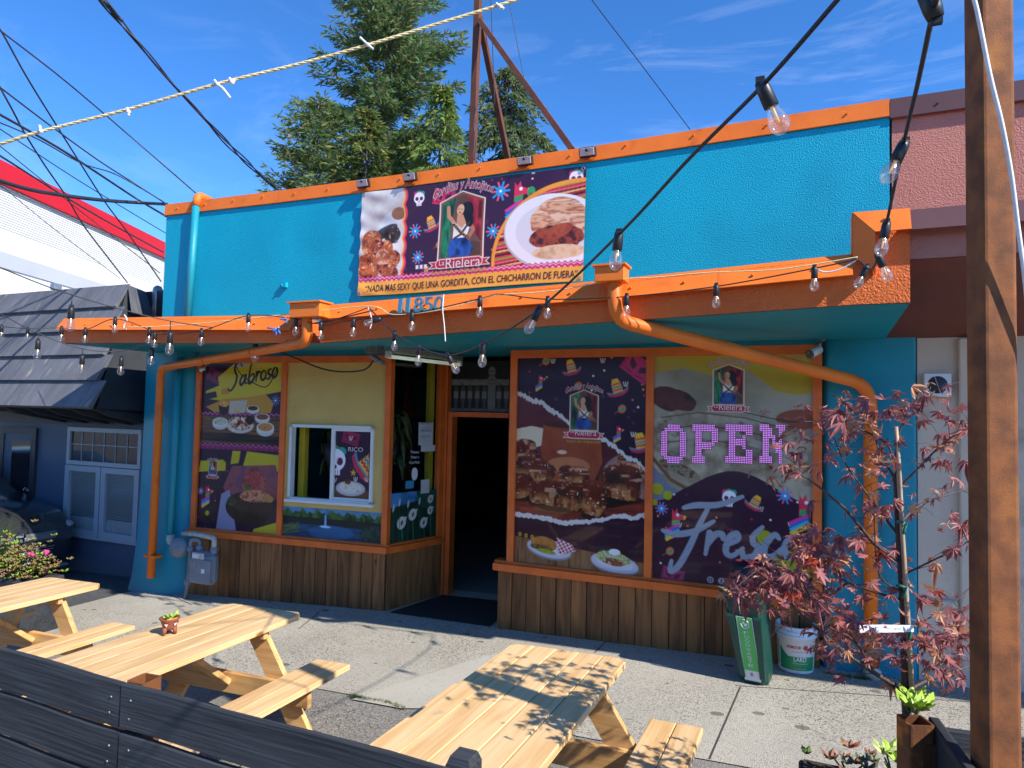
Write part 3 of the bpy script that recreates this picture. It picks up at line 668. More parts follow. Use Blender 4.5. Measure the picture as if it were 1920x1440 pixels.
sheet('driveway', [(-16, -2.4), (-7.75, -1.97), (-7.75, 1.2), (-16, 1.2)], .0, M['drive'])
# lines of the street, seen in the neighbour's window
for i, (y, w) in enumerate(((-12.2, .1), (-12.45, .1))):
    mb = MB(); mb.poly([Vector((x, yy, gz(x)+.004)) for x, yy in ((-60, y), (25, y), (25, y+w), (-60, y+w))])
    o = link('centre_line', mb.mesh('centre_line'), [pm('yellow_line%d' % i, (.55, .33, .03), .7)]); tag(o, kind='structure')
# triangular patch of newer concrete and the wedge it ends in
pa = [atG(660, 1313), atG(905, 1232), atG(1010, 1215), atG(1040, 1240), atG(900, 1330), atG(752, 1330)]
patch = sheet('concrete_patch', [(p.x, p.y) for p in pa], .008, M['smooth_concrete'])
# saw joints of the pavement: shallow dark strips
def joint(a, b, w=.012):
    a, b = atG(*a), atG(*b); d = (b-a).normalized(); n = Vector((-d.y, d.x, 0))*w/2
    mb = MB(); mb.poly([Vector((p.x, p.y, gz(p.x)+.0065)) for p in (a-n, b-n, b+n, a+n)])
    o = link('joint', mb.mesh('joint'), [M['joint']], sidewalk); return o
M['joint'] = pm('joint_dirt', (.06, .055, .05), .9)
joint((1388, 1290), (1330, 1425)); joint((1115, 1225), (1135, 1205)); joint((1000, 1172), (1120, 1192)); joint((600, 1148), (560, 1180)); joint((300, 1108), (360, 1135)); joint((1380, 1287), (1830, 1318), .008)
# moss in the seam
rnd = random.Random(4)
def tufts(name, pts, n, h, spread, mat, label=None):
    mb = MB()
    for i in range(n):
        t = rnd.random()*(len(pts)-1); k = int(t); p = pts[k].lerp(pts[k+1], t-k)+Vector((rnd.gauss(0, spread), rnd.gauss(0, spread), 0))
        for j in range(3):
            a = rnd.random()*6.28; d = Vector((math.cos(a), math.sin(a), 0))*h*.5; s = Vector((-d.y, d.x, 0))*.3
            mb.add([p-s, p+s, p+d+Vector((0, 0, h*rnd.uniform(.5, 1.2)))], [(0, 1, 2)])
    o = link(name, mb.mesh(name), [mat]); return tag(o, label, 'moss', kind='stuff')
M['moss'] = pm('moss', (.09, .14, .02), .8, (.06, .1, .015), 30)
tufts('moss', [atG(655, 1307), atG(690, 1312), atG(725, 1318), atG(757, 1330)], 260, .02, .012, M['moss'], 'thin green moss growing in the pavement seam by the table')
tufts('moss', [atG(1545, 1262), atG(1600, 1272), atG(1630, 1276)], 120, .025, .012, M['moss'], 'dark moss along the foot of the teal pier behind the bucket')
tufts('moss', [atG(340, 1238), atG(390, 1262), atG(470, 1270)], 90, .02, .015, M['moss'], 'sparse moss under the middle picnic table')
# ------------------------------------------------------------------ the teal restaurant
XL, XR, ZT = -7.84, .655, 4.875
rest = thing('restaurant_building', 'teal stucco restaurant with orange trim, canopy and picture windows', 'building', (-3.6, 1.0, 0))
def loft(mb, sts, mi=0, caps=True):
    """sts = list of (X, [(Y, Z)...]) cross sections joined one to the next"""
    n = len(sts[0][1]); vs = []
    for X, pr in sts: vs += [(X, y, z) for y, z in pr]
    fs = [(i*n+k, i*n+(k+1) % n, (i+1)*n+(k+1) % n, (i+1)*n+k) for i in range(len(sts)-1) for k in range(n)]
    if caps: fs += [tuple(range(n)), tuple((len(sts)-1)*n+k for k in range(n))]
    mb.add(vs, fs, mi)
mb = MB(); mb.box(((XL+XR)/2, .12, (2.88+4.8)/2), (XR-XL, .24, 4.8-2.88)); part('upper_wall', mb, M['teal'], rest)
mb = MB(); mb.box((XL+.12, 4.2, 2.2), (.24, 7.9, 5.1)); part('side_wall', mb, M['teal_flat'], rest)
mb = MB(); mb.box(((XL+XR)/2, 8.2, 2.2), (XR-XL, .2, 5.1)); part('back_wall', mb, M['teal_flat'], rest)
mb = MB(); mb.box((XR+.3, 4.2, 2.2), (.16, 7.9, 5.1)); part('party_wall', mb, M['teal_flat'], rest)
mb = MB(); mb.box(((XL+XR)/2, 4.2, 4.42), (XR-XL-.3, 7.8, .12)); part('roof', mb, M['black'], rest)
# parapet cap: folded orange sheet in lengths with a seam between them
xs = [XL-.02, -5.9, -3.9, -1.9, XR]
for a, b in zip(xs[:-1], xs[1:]):
    mb = MB(); za = ZT-.05*math.sin(math.pi*(a-XL)/(XR-XL)); zb = ZT-.05*math.sin(math.pi*(b-XL)/(XR-XL))
    pr = lambda z: [(.3, z-.01), (-.012, z), (-.024, z-.15), (-.018, z-.155), (-.004, z-.03), (.3, z-.03)]
    loft(mb, [(a+.002, pr(za)), (b-.002, pr(zb))])
    for k in range(4): mb.box((a+(b-a)*(k+.5)/4, -.022, (za+zb)/2-.06), (.014, .02, .014))
    part('parapet_cap', mb, M['orange'], rest)
# left column, rounded towards the window, standing a little forward
def rounded_col(x0, x1, y0, y1, r, z0, z1, flare=0.0, left=True):
    mb = MB(); n = 6
    def outline(g):
        P = [(x0-g, y1), (x0-g, y0-g)] if not left else [(x0-g, y1), (x0-g, y0-g+.05), (x0-g+.05, y0-g)]
        for i in range(n+1):
            a = -math.pi/2+math.pi/2*i/n; P.append((x1-r+r*math.cos(a)+g*.3, y0-g+r+r*math.sin(a)))
        P.append((x1+g*.3, y1)); return P
    levels = [(z0, flare), (z0+.25, flare*.55), (z0+.7, flare*.2), (z0+1.4, 0), (z1, 0)]
    vs = []; m = len(outline(0))
    for z, g in levels: vs += [(x, y, z) for x, y in outline(g)]
    fs = [(i*m+k, i*m+(k+1) % m, (i+1)*m+(k+1) % m, (i+1)*m+k) for i in range(len(levels)-1) for k in range(m)]
    mb.add(vs, fs, 0, True); return mb
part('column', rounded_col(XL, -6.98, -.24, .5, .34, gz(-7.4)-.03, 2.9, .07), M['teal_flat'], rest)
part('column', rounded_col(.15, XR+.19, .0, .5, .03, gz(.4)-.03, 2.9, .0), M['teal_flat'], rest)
# canopy: fascia, soffit and folded flashing, falling towards the two scuppers
def stn(x, t, fb, b): return (atY(x, t, -1.4).x, atY(x, t, -1.4).z, atY(x, fb, -1.49).z, atY(x, b, -1.42).z)
S = [stn(120, 597, 617, 643), stn(557, 590, 618, 643), stn(605, 573, 598, 642), stn(1130, 526, 561, 604), stn(1598, 476, 515, 571)]
XC = atY(1705, 400, -1.4).x; ZR = atY(1650, 396, -1.4).z; ZB = atY(1704, 567, -1.42).z
mb = MB()
for i in (0, 2, 3):
    a, b = S[i], S[i+1]
    loft(mb, [(s[0]+e, [(-1.42, s[1]-.03), (-1.42, s[3]), (.0, 2.865), (.0, s[1]-.05)]) for s, e in ((a, 0), (b, .05 if i == 0 else 0))], 0)
part('fascia', mb, [M['orange_stucco']], rest)
mb = MB(); c = S[4]
loft(mb, [(c[0], [(-1.42, ZR-.03), (-1.42, c[3]), (-1.32, c[3]), (-1.32, ZR-.03)]), (XC, [(-1.42, ZR-.03), (-1.42, ZB), (-1.32, ZB), (-1.32, ZR-.03)])])
loft(mb, [(c[0], [(-1.32, c[1]-.05), (-1.32, c[3]+.002), (0, 2.866), (0, c[1]-.05)]), (XC, [(-1.32, c[1]-.05), (-1.32, ZB+.002), (0, 2.866), (0, c[1]-.05)])])
part('fascia', mb, [M['orange_stucco']], rest)
mb = MB()
pts = [(S[0][0], S[0][3]), (S[2][0], S[2][3]), (S[3][0], S[3][3]), (S[4][0], S[4][3]), (XC, ZB)]
for (xa, za), (xb, zb) in zip(pts[:-1], pts[1:]):
    mb.quad((xa, -1.41, za-.004), (xb, -1.41, zb-.004), (xb, .02, 2.86), (xa, .02, 2.86))
mb.quad((S[0][0]-.002, -1.41, S[0][3]-.004), (S[0][0]-.002, .02, 2.86), (S[0][0]-.002, .02, 3.05), (S[0][0]-.002, -1.37, S[0][1]-.05))
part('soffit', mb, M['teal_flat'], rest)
def flash(a, b, zt_a, zt_b, fb_a, fb_b):
    m = MB(); pr = lambda zt, fb: [(-1.27, zt-.012), (-1.4, zt), (-1.492, fb), (-1.482, fb-.004), (-1.392, zt-.02), (-1.27, zt-.03)]
    loft(m, [(a, pr(zt_a, fb_a)), (b, pr(zt_b, fb_b))]); return m
for i in (0, 2, 3):
    a, b = S[i], S[i+1]; n = 3 if i == 2 else 2
    for k in range(n):
        t0, t1 = k/n, (k+1)/n; L = lambda q, t: a[q]+(b[q]-a[q])*t
        m = flash(L(0, t0)+.001, L(0, t1)-.001, L(1, t0), L(1, t1), L(2, t0), L(2, t1))
        for j in range(2):
            t = t0+(t1-t0)*(j+.6)/2.2; m.ball((L(0, t), -1.46, L(2, t)*.55+L(1, t)*.45), .011, 6)
        part('canopy_flashing', m, M['orange'], rest)
# raised, mitred corner at the right end
m = MB(); w = .125; fbR = atY(1680, 432, -1.49).z; x0 = c[0]
m.add([(x0, -1.43, ZR), (XC, -1.43, ZR-.005), (XC, -1.505, fbR), (x0+w, -1.505, fbR)], [(0, 1, 2, 3)])
m.add([(x0, -1.435, ZR-.004), (x0+w, -1.508, fbR-.004), (x0+w, -1.508, c[2]-.0), (x0, -1.435, c[1]-.02)], [(0, 1, 2, 3)])
m.add([(x0, -1.43, ZR), (XC, -1.43, ZR-.005), (XC, -1.27, ZR-.005), (x0, -1.27, ZR)], [(0, 1, 2, 3)])
m.add([(x0-.002, -1.435, ZR-.004), (x0-.002, -1.27, ZR), (x0-.002, -1.27, c[1]-.06), (x0-.002, -1.435, c[1]-.02)], [(0, 1, 2, 3)])
m.add([(x0+w, -1.508, fbR-.004), (x0+w, -1.508, c[2]), (x0+w, -1.422, c[2]), (x0+w, -1.422, fbR)], [(0, 1, 2, 3)])
m.ball((.47, -1.47, (ZR+fbR)/2), .012, 6)
part('corner_flashing', m, M['orange'], rest)

# ---- plan of the shop front
P0, P1, P2 = Vector((-6.97, -.15, 0)), Vector((-4.27, .1, 0)), Vector((-4.03, .95, 0))
SILL, TOP = .66, 2.79
def wallmap(A, B, nrm=.0):
    d = (B-A); L = d.length; d = d/L; n = Vector((d.y, -d.x, 0))
    return (lambda s, z, o=0.0: Vector((A.x+d.x*s, A.y+d.y*s, z))+n*(o+nrm)), L
mL, LL = wallmap(P0, P1); mA, LA = wallmap(P1, P2); mR, LR = wallmap(Vector((-2.74, 0, 0)), Vector((.13, 0, 0)))
mS, LS = wallmap(Vector((-3.02, .98, 0)), Vector((-2.8, .02, 0)))
def wbox(mb, mp, s0, s1, z0, z1, o0, o1, mi=0):
    q = [mp(s, z, o) for s in (s0, s1) for o in (o0, o1) for z in (z0, z1)]
    mb.add(q, [(0, 1, 3, 2), (4, 6, 7, 5), (0, 4, 5, 1), (2, 3, 7, 6), (0, 2, 6, 4), (1, 5, 7, 3)], mi)
def on(px, py, A, B):
    """where a sight line meets the upright plane through plan points A, B -> (s, z)"""
    d = (B-A).normalized(); n = Vector((d.y, -d.x, 0)); r = ray(px, py); t = n.dot(A-Vector((CAM.x, CAM.y, 0)))/n.dot(r)
    P = CAM+r*t; return (P-A).dot(d), P.z
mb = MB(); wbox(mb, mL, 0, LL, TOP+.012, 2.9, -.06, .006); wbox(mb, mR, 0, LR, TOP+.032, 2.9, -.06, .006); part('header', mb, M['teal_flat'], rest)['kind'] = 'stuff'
mb = MB(); mb.box((-3.5, .55, 2.875), (1.7, 1.1, .03)); part('alcove_ceiling', mb, M['teal_flat'], rest)
# boarded base with separate planks, each a little proud or uneven
R = random.Random(11)
plank_me = {}
def bulkhead(mp, L, A, B, n, name='bulkhead'):
    mb = MB(); wbox(mb, mp, 0.0, L, -.3, SILL-.07, -.12, -.004); bk = part(name, mb, M['dark_in'], rest)
    ang = math.atan2((B-A).y, (B-A).x); w = L/n; key = round(w, 4)
    if key not in plank_me:
        q = MB(); q.box((0, -.011, .42), (w-.007, .022, .84), 0, None, .003); plank_me[key] = shape('plank', q, [M['plank']])
    for i in range(n):
        s = (i+.5)*w; p = mp(s, 0, R.uniform(-.004, .003)); zt = SILL-.068-.84
        o = piece('plank', plank_me[key], bk, (p.x, p.y, zt-R.uniform(0, .004)), (0, 0, ang))
    return bk
bulkhead(mL, LL, P0, P1, 18); bulkhead(mA, LA, P1, P2, 6); bulkhead(lambda s, z, o=0: mR(s-.1, z, o), LR+.1, Vector((-2.74, 0, 0)), Vector((.13, 0, 0)), 19)
# sills
for mp, L, e0, e1 in ((mL, LL, -.03, .035), (mA, LA, -.0, -.06), (mR, LR, -.14, .0)):
    mb = MB(); wbox(mb, mp, e0, L+e1, SILL-.07, SILL, -.1, .065); wbox(mb, mp, e0, L+e1, SILL-.001, SILL+.025, -.1, .02)
    part('sill', mb, M['orange_wood'], rest)
def window(mp, bars, z0, z1, top=True, L=None, w=.07):
    mb = MB()
    for s in bars: wbox(mb, mp, s-w/2, s+w/2, z0, z1, -.06, .03)
    if top: wbox(mb, mp, bars[0]-w/2, bars[-1]+w/2, z1-.05, z1+.03, -.058, .033)
    return part('window_frame', mb, M['orange_wood'], rest)
sm = on(532, 800, P0, P1)[0]
fL = window(mL, [.035, sm, LL-.02], SILL+.024, TOP-.02)
fA = window(mA, [LA-.06], SILL+.024, TOP-.02, False, w=.1)
smr = on(1218, 850, Vector((-2.74, 0, 0)), Vector((.13, 0, 0)))[0]
fR = window(mR, [.03, smr, LR-.02], SILL+.024, TOP)
def pfun(mp, s0, s1, z0, z1, o=0.0, wave=0.0):
    a, b, = mp(s0, 0, o), mp(s1, 0, o)
    def f(u, v):
        P = np.empty((len(u), 3)); P[:, 0] = a.x+(b.x-a.x)*u; P[:, 1] = a.y+(b.y-a.y)*u; P[:, 2] = z1+(z0-z1)*v
        return P
    return f
def tfun(mp, s0, z1, o=.003): return lambda u, v: mp(s0+u, z1-v, o)
zz0, zz1 = SILL+.024, TOP-.06

# ---- left picture window: Sabroso
W_, H_ = sm-.035-.07+.0, zz1-zz0
C = Canvas(W_, H_, .0058, '#2c1029'); X = lambda f: f*W_; Y = lambda f: f*H_
d_confetti(C, 26, 2); d_paper(C, X(.16), Y(.085), .12, .4, '#7a1f4a')
C.blend(C.mpoly([(X(.05), Y(.175)), (X(.22), Y(.14)), (X(.2), Y(.09)), (X(.42), Y(.0)), (X(1), Y(0)), (X(1), Y(.17)), (X(.6), Y(.21)), (X(.3), Y(.235)), (X(.05), Y(.22))]), '#c9b21c')
C.poly([(X(.06), Y(.27)), (X(.3), Y(.22)), (X(.62), Y(.205)), (X(.8), Y(.19)), (X(.9), Y(.24)), (X(.86), Y(.31)), (X(.2), Y(.31))], '#c08a24')
C.poly([(X(.25), Y(.16)), (X(.35), Y(.155)), (X(.35), Y(.19)), (X(.25), Y(.195))], '#c08a24')
C.poly([(X(.03), Y(.19)), (X(.18), Y(.175)), (X(.2), Y(.21)), (X(.02), Y(.235))], '#2c1029')
C.poly([(X(.44), Y(0)), (X(.62), Y(0)), (X(.5), Y(.03)), (X(.38), Y(.035))], '#a8a49c')
d_star(C, X(.92), Y(.225), .06, '#3a6a9a', '#7a5a8a')
C.rect(0, Y(.3), W_, Y(.33), '#6a1240'); C.zig(Y(.303), .028, '#c07ab0', .035, .008)
C.tone(C.mpoly([(0, Y(.325)), (W_, Y(.325)), (W_, Y(.5)), (0, Y(.5))]), ['#2c1c14', '#5a3a26', '#7d5436', '#4a2e1e'], f=7, seed=4, sx=.5, sy=9)
C.tone(C.mpoly([(0, Y(.425)), (W_, Y(.435)), (W_, Y(.485)), (0, Y(.475))]), ['#141010', '#2e221c', '#403028'], f=8, seed=9, sx=.4, sy=5)
C.poly([(X(.22), Y(.26)), (X(.36), Y(.26)), (X(.34), Y(.315)), (X(.24), Y(.315))], '#241612'); C.tone(C.mell(X(.29), Y(.25), .075, .04, 0, .4), ['#a05a18', '#d89a3a', '#e8b85a'], 40, 3)
C.poly([(X(.36), Y(.235)), (X(.58), Y(.225)), (X(.55), Y(.3)), (X(.36), Y(.31))], '#b8b0a6'); C.tone(C.mell(X(.47), Y(.285), .06, .04, 0, .4), ['#b88a4a', '#d8b880', '#907040'], 40, 5)
for (x, y, rx, ry, cols) in ((.25, .36, .115, .075, ['#6a6a50', '#b8b49a', '#d8d4c0']), (.65, .275, .09, .05, ['#2a140e', '#4a2a1e']), (.77, .325, .105, .06, ['#6a3a22', '#8a5230']), (.81, .385, .125, .085, ['#a86a30', '#c89050', '#8a4a22'])):
    C.ell(X(x), Y(y)+ry*.35, rx, ry*.9, '#c9c4bd'); C.ell(X(x), Y(y), rx, ry*.75, '#d8d4cc'); C.tone(C.mell(X(x), Y(y)-.004, rx*.84, ry*.58), cols, 60, 7)
C.ell(X(.5), Y(.375), .2, .1, '#c8c0b4'); C.tone(C.mell(X(.5), Y(.365), .18, .085, 0, .3), ['#2a160e', '#7a3418', '#a85a30', '#d0a888', '#e0d4c4', '#5a2a14'], 26, 8, k=2.2)
for (x, y) in ((.44, .35), (.5, .39), (.53, .34), (.42, .405)): C.ell(X(x), Y(y), .03, .02, '#d8cfc6', .5); 
C.tone(C.mell(X(.62), Y(.345), .06, .05, .3, .4), ['#180c08', '#3a1c10'], 40, 2)
C.rect(0, Y(.488), W_, Y(.525), '#6a1240'); C.zig(Y(.49), .032, '#c86aa8', .04, .008); C.zig(Y(.505), .032, '#9a2a6a', .04, .012)
C.rect(0, Y(.525), W_, H_, '#2c1029'); d_confetti(C, 16, 7, 0, Y(.56), X(.4), H_)
C.blend(C.mpoly([(X(.42), Y(.53)), (X(.52), Y(.53)), (X(.5), Y(.6)), (X(.4), Y(.61))]), '#b8a81c')
C.blend(C.mpoly([(X(.6), Y(.53)), (X(1), Y(.545)), (X(1), Y(.64)), (X(.55), Y(.63))]), '#b8a81c')
C.poly([(X(.02), Y(.6)), (X(.3), Y(.585)), (X(.34), Y(.6)), (X(.34), Y(.65)), (X(.0), Y(.665))], '#b8a81c')
C.tone(C.mpoly([(X(.42), Y(.62)), (X(.95), Y(.6)), (X(1), Y(.7)), (X(1), Y(.8)), (X(.4), Y(.82)), (X(.32), Y(.75))]), ['#3a1c20', '#6a3038', '#8a4850', '#5a3a5a'], 6, 12)
C.blend(C.mpoly([(X(.3), Y(.79)), (X(.4), Y(.76)), (X(.5), Y(1)), (X(.25), Y(1))]), '#8a84a0')
C.tone(C.mell(X(.66), Y(.86), .36, .2), ['#1a1010', '#281818', '#342020'], 9, 5); C.tone(C.mell(X(.66), Y(.83), .3, .12), ['#2a1a16', '#3a2620'], 9, 6)
C.tone(C.mell(X(.7), Y(.72), .19, .155, -.2, .25, 8, 3), ['#5a1c1c', '#8a3432', '#b05a50', '#6a2420', '#9a4844'], 16, 14, k=2); C.tone(C.mell(X(.68), Y(.7), .11, .09, 0, .3), ['#8a2a2c', '#b04a48'], 18, 15)
C.tone(C.mell(X(.72), Y(.79), .24, .075, 0, .3, 9, 4), ['#6a2a18', '#a85a38', '#c89070', '#8a3a28'], 22, 16, k=2)
C.tone(C.mell(X(.62), Y(.735), .06, .035, 0, .4), ['#2a3a16', '#5a6a2a'], 40, 4); C.tone(C.mell(X(.43), Y(.83), .07, .06, 0, .3), ['#282818', '#4a4a30'], 30, 8)
C.tone(C.mell(X(.88), Y(.8), .07, .04, 0, .2), ['#9a6a30', '#b88a4a'], 50, 3); C.blend(C.mpoly([(X(.72), Y(.98)), (X(1), Y(.93)), (X(1), Y(1)), (X(.7), Y(1))]), '#b8a81c')
d_logo(C, X(.18), Y(.635), .062); d_ribbon(C, X(.18), Y(.69), .1, .022); d_pinata(C, X(.13), Y(.8), .1); d_star(C, X(.04), Y(.78), .04); C.ell(X(.13), Y(.91), .03, .03, '#b8a81c')
d_script(C, X(.36), Y(.155), .135, '#1c0c1a', SABROSO, .21, .3, -.2)
C.build('poster', pfun(mL, .07, .07+W_, zz0, zz1, .0), M['vinyl'], fL, 1.05)
t_logo(fL, tfun(mL, .07, zz1, .002), X(.18), Y(.635), .062)

# ---- take-out bay: yellow stucco panel, mural below, sliding window
b0, b1 = sm+.035, LL-.055
s0, zt = on(546, 795, P0, P1); s1, _ = on(703, 800, P0, P1); _, zb = on(620, 942, P0, P1)
zm = on(620, 950, P0, P1)[1]-.03
mb = MB()
wbox(mb, mL, b0, s0, zm, TOP-.05, -.05, .0); wbox(mb, mL, s1, b1, zm, TOP-.05, -.05, .0); wbox(mb, mL, s0, s1, zt, TOP-.05, -.05, .0); wbox(mb, mL, s0, s1, zm, zb, -.05, .0)
part('stucco_panel', mb, M['yellow_stucco'], rest)
C = Canvas(b1-b0, zm-zz0, .0058, '#0c1c2c'); W_, H_ = C.W, C.H; X = lambda f: f*W_; Y = lambda f: f*H_
C.tone(C.mpoly([(0, 0), (W_, 0), (W_, Y(.25)), (0, Y(.25))]), ['#3a6a8a', '#5a8aa8', '#2a5a7a'], 8, 3)
jag = [(X(i/40), Y(.13+.12*math.sin(i*2.1)*.5+.06*math.sin(i*5.3))) for i in range(41)]
C.tone(C.mpoly(jag+[(W_, Y(.6)), (0, Y(.6))]), ['#10240e', '#2c4a16', '#4a6a20', '#1c3412'], 16, 5, sy=.6, k=2)
C.tone(C.mpoly([(0, Y(.32)), (W_, Y(.34)), (W_, Y(.66)), (0, Y(.6))]), ['#070c0c', '#141c16', '#0a1410'], 9, 6, sx=2.5)
C.tone(C.mpoly([(0, Y(.58)), (X(.5), Y(.55)), (W_, Y(.62)), (W_, H_), (0, H_)]), ['#061626', '#0e3050', '#1c4c74', '#0a2440'], 7, 8, sx=.6, sy=4)
C.blend(C.mell(X(.5), Y(.78), .3, .08)*.5, '#2a6a9a')
C.line([(X(.44), Y(.22)), (X(.44), Y(.56))], [.02, .03], '#7aa8d8'); C.ell(X(.44), Y(.6), .07, .014, '#a8c8e8')
for i in range(60):
    a = rnd.random(); C.line([(X(.0+.02*rnd.random()), Y(.65+.3*rnd.random())), (X(.06+.14*a), Y(.5+.35*rnd.random()))], .006, rnd.choice(['#4a5a2a', '#2a3a1a', '#6a7040']))
C.tone(C.mell(X(.93), Y(.75), .2, .11, 0, .4), ['#0a1a14', '#1a3428', '#2a4a40'], 26, 9, k=2)
C.build('mural', pfun(mL, b0, b1, zz0, zm, .001), M['mural'], fL, 1.05)
mb = MB(); wbox(mb, mL, b0, b1, zz0, zm, -.05, -.004); part('mural_board', mb, M['dark_in'], rest)
wn_ = MB(); t = .035; sv = on(624, 870, P0, P1)[0]
for (a, b, c_, d_) in ((s0, s1, zt-t, zt), (s0, s1, zb, zb+t), (s0, s0+t, zb, zt), (s1-t, s1, zb, zt)): wbox(wn_, mL, a, b, c_, d_, -.05, .03)
wbox(wn_, mL, sv-.02, sv+.025, zb+t, zt-t, -.03, .018); wbox(wn_, mL, s0-.025, s1+.025, zb-.02, zb+.012, -.02, .05)
for (c_, d_) in ((zb+t, zb+t+.03), (zt-t-.03, zt-t)): wbox(wn_, mL, sv+.025, s1-t, c_, d_, -.02, .01)
fS = part('serving_window', wn_, M['white_vinyl'], rest)
mb = MB(); wbox(mb, mL, sv+.025, s1-t, zb+t+.03, zt-t-.03, -.012, -.008); part('pane', mb, M['glass'], fS)
C = Canvas(s1-t-.03-sv-.025, zt-zb-2*t-.06, .0055, '#2e1030'); W_, H_ = C.W, C.H; X = lambda f: f*W_; Y = lambda f: f*H_
d_paper(C, X(.45), Y(.1), .11, .25, '#9a1f4a'); d_skull(C, X(.02), Y(.46), .15); d_sombrero(C, X(1.0), Y(.48), .22, .9); d_confetti(C, 9, 5, s=1.2)
for i in range(5): a = i*1.2566-1.57; C.line([(X(.55), Y(.62)), (X(.55)+.04*math.cos(a), Y(.62)+.04*math.sin(a))], [.03, .004], '#d8a838')
C.tone(C.mpoly([(0, Y(.88)), (W_, Y(.88)), (W_, H_), (0, H_)]), ['#4a2e20', '#6a4630'], 8, 3, sy=4)
C.ell(X(.48), Y(.86), .19, .085, '#b8b4b4'); C.ell(X(.48), Y(.855), .15, .06, '#cfcac6'); C.tone(C.mell(X(.47), Y(.845), .12, .035, .3, .3), ['#c8b8a0', '#e0d8c8', '#907050'], 40, 4); C.tone(C.mell(X(.4), Y(.76), .04, .03, 0, .3), ['#4a1c14', '#7a3424'], 40, 3)
C.build('poster', pfun(mL, sv+.025, s1-t-.03, zb+t+.03, zt-t-.03, -.006), M['vinyl'], fS, 1.05)
mb = MB(); put_text(mb, 'RICO', tfun(mL, sv+.025, zt-t-.03, -.004), X(.6), Y(.3), .05, .19); part('lettering', mb, M['t_white'], fS, False)

# ---- splayed side light beside the door: clear glass, lilies painted along its foot
mb = MB(); wbox(mb, mA, .02, LA-.1, zz0, TOP-.03, -.015, -.009); gA = part('pane', mb, M['glass'], fA)
C = Canvas(LA-.15, .56, .0055, '#08201a'); W_, H_ = C.W, C.H; X = lambda f: f*W_; Y = lambda f: f*H_
C.tone(np.ones(C.x.shape), ['#04120e', '#0a2c20', '#14402c', '#0a2018'], 10, 3, sx=2, k=1.8)
C.tone(C.mpoly([(0, 0), (W_, 0), (W_, Y(.2)), (X(.6), Y(.2)), (0, Y(.3))]), ['#2a6a9a', '#4a8ac0', '#1a5a80'], 10, 5)
C.tone(C.mpoly([(X(.55), 0), (W_, 0), (W_, Y(.5)), (X(.6), Y(.3))]), ['#0c3428', '#1c5a48', '#0a2a20'], 20, 6, sx=2)
for (x, y, s) in ((.25, .62, .075), (.48, .48, .07), (.72, .68, .065), (.86, .2, .05), (.86, .44, .05)):
    C.line([(X(x), Y(y)), (X(x)+.02, H_)], .014, '#3a7a5a'); C.ell(X(x), Y(y), s*.85, s, '#d6d6c8', .5); C.poly([(X(x)+s*.3, Y(y)-s*.7), (X(x)+s*1.1, Y(y)-s*.9), (X(x)+s*.8, Y(y)-s*.1)], '#d6d6c8'); C.ell(X(x)+.005, Y(y), s*.22, s*.4, '#7a2018', .3)
for (x, y) in ((.08, .3), (.2, .2), (.38, .25), (.62, .22)): C.ell(X(x), Y(y), .014, .045, '#c8ccb8', .15); C.line([(X(x), Y(y)+.04), (X(x)+.01, H_)], .008, '#2a5a44')
C.build('mural', pfun(mA, .035, LA-.115, zz0, zz0+.56, -.004), M['mural'], fA, .9)
def sheet_on(nm, px0, py0, px1, py1, mat, A, B, mp, o=-.002):
    a, b = on(px0, py0, A, B), on(px1, py1, A, B); m_ = MB(); wbox(m_, mp, a[0], b[0], b[1], a[1], o-.003, o); return part(nm, m_, mat, fA), a, b
M['paper'] = pm('notice_paper', (.58, .58, .56), .8, (.52, .52, .5), 6)
_, a, b = sheet_on('notice', 786, 792, 811, 834, M['paper'], P1, P2, mA)
mb = MB(); tf = lambda u, v: mA(a[0]+u, a[1]-v, .0); w = b[0]-a[0]; h = a[1]-b[1]
put_text(mb, 'PUBLIC NOTICE', tf, w/2, .1*h, .03, w*.8); put_text(mb, 'APPLICATION', tf, w/2, .42*h, .032, w*.75); put_text(mb, 'LIQUOR LICENSE', tf, w/2, .66*h, .022, w*.7)
for k in range(8): put_text(mb, '- -- --- -- ---', tf, w/2, (.2+.02*k if k < 4 else .5+.06*k-.0)*h if k < 4 else (.72+.05*(k-4))*h, .012, w*.8)
part('lettering', mb, M['t_dark'], fA, False)['kind'] = 'stuff'
sheet_on('notice', 790, 835, 816, 846, M['paper'], P1, P2, mA); sheet_on('notice', 790, 900, 805, 924, M['paper'], P1, P2, mA)
_, a2, b2 = sheet_on('sticker', 761, 902, 776, 915, pm('blue_sticker', (.05, .3, .5), .5), P1, P2, mA)
mb = MB(); a3 = on(778, 850, P1, P2); tf = lambda u, v: mA(a3[0]+u, a3[1]-v, .0)
for k, tx in enumerate(('Please', 'Wear a', 'Face Mask')): put_text(mb, tx, tf, 0, .06*k, .035, .13+.03*(k == 2))
mb.poly([tf(.055*math.cos(q)*(.8 if math.cos(q) < 0 else 1), .24+.075*math.sin(q)) for q in [i*math.pi/8 for i in range(16)]]); part('sticker', mb, M['t_white'], fA, False)['kind'] = 'stuff'

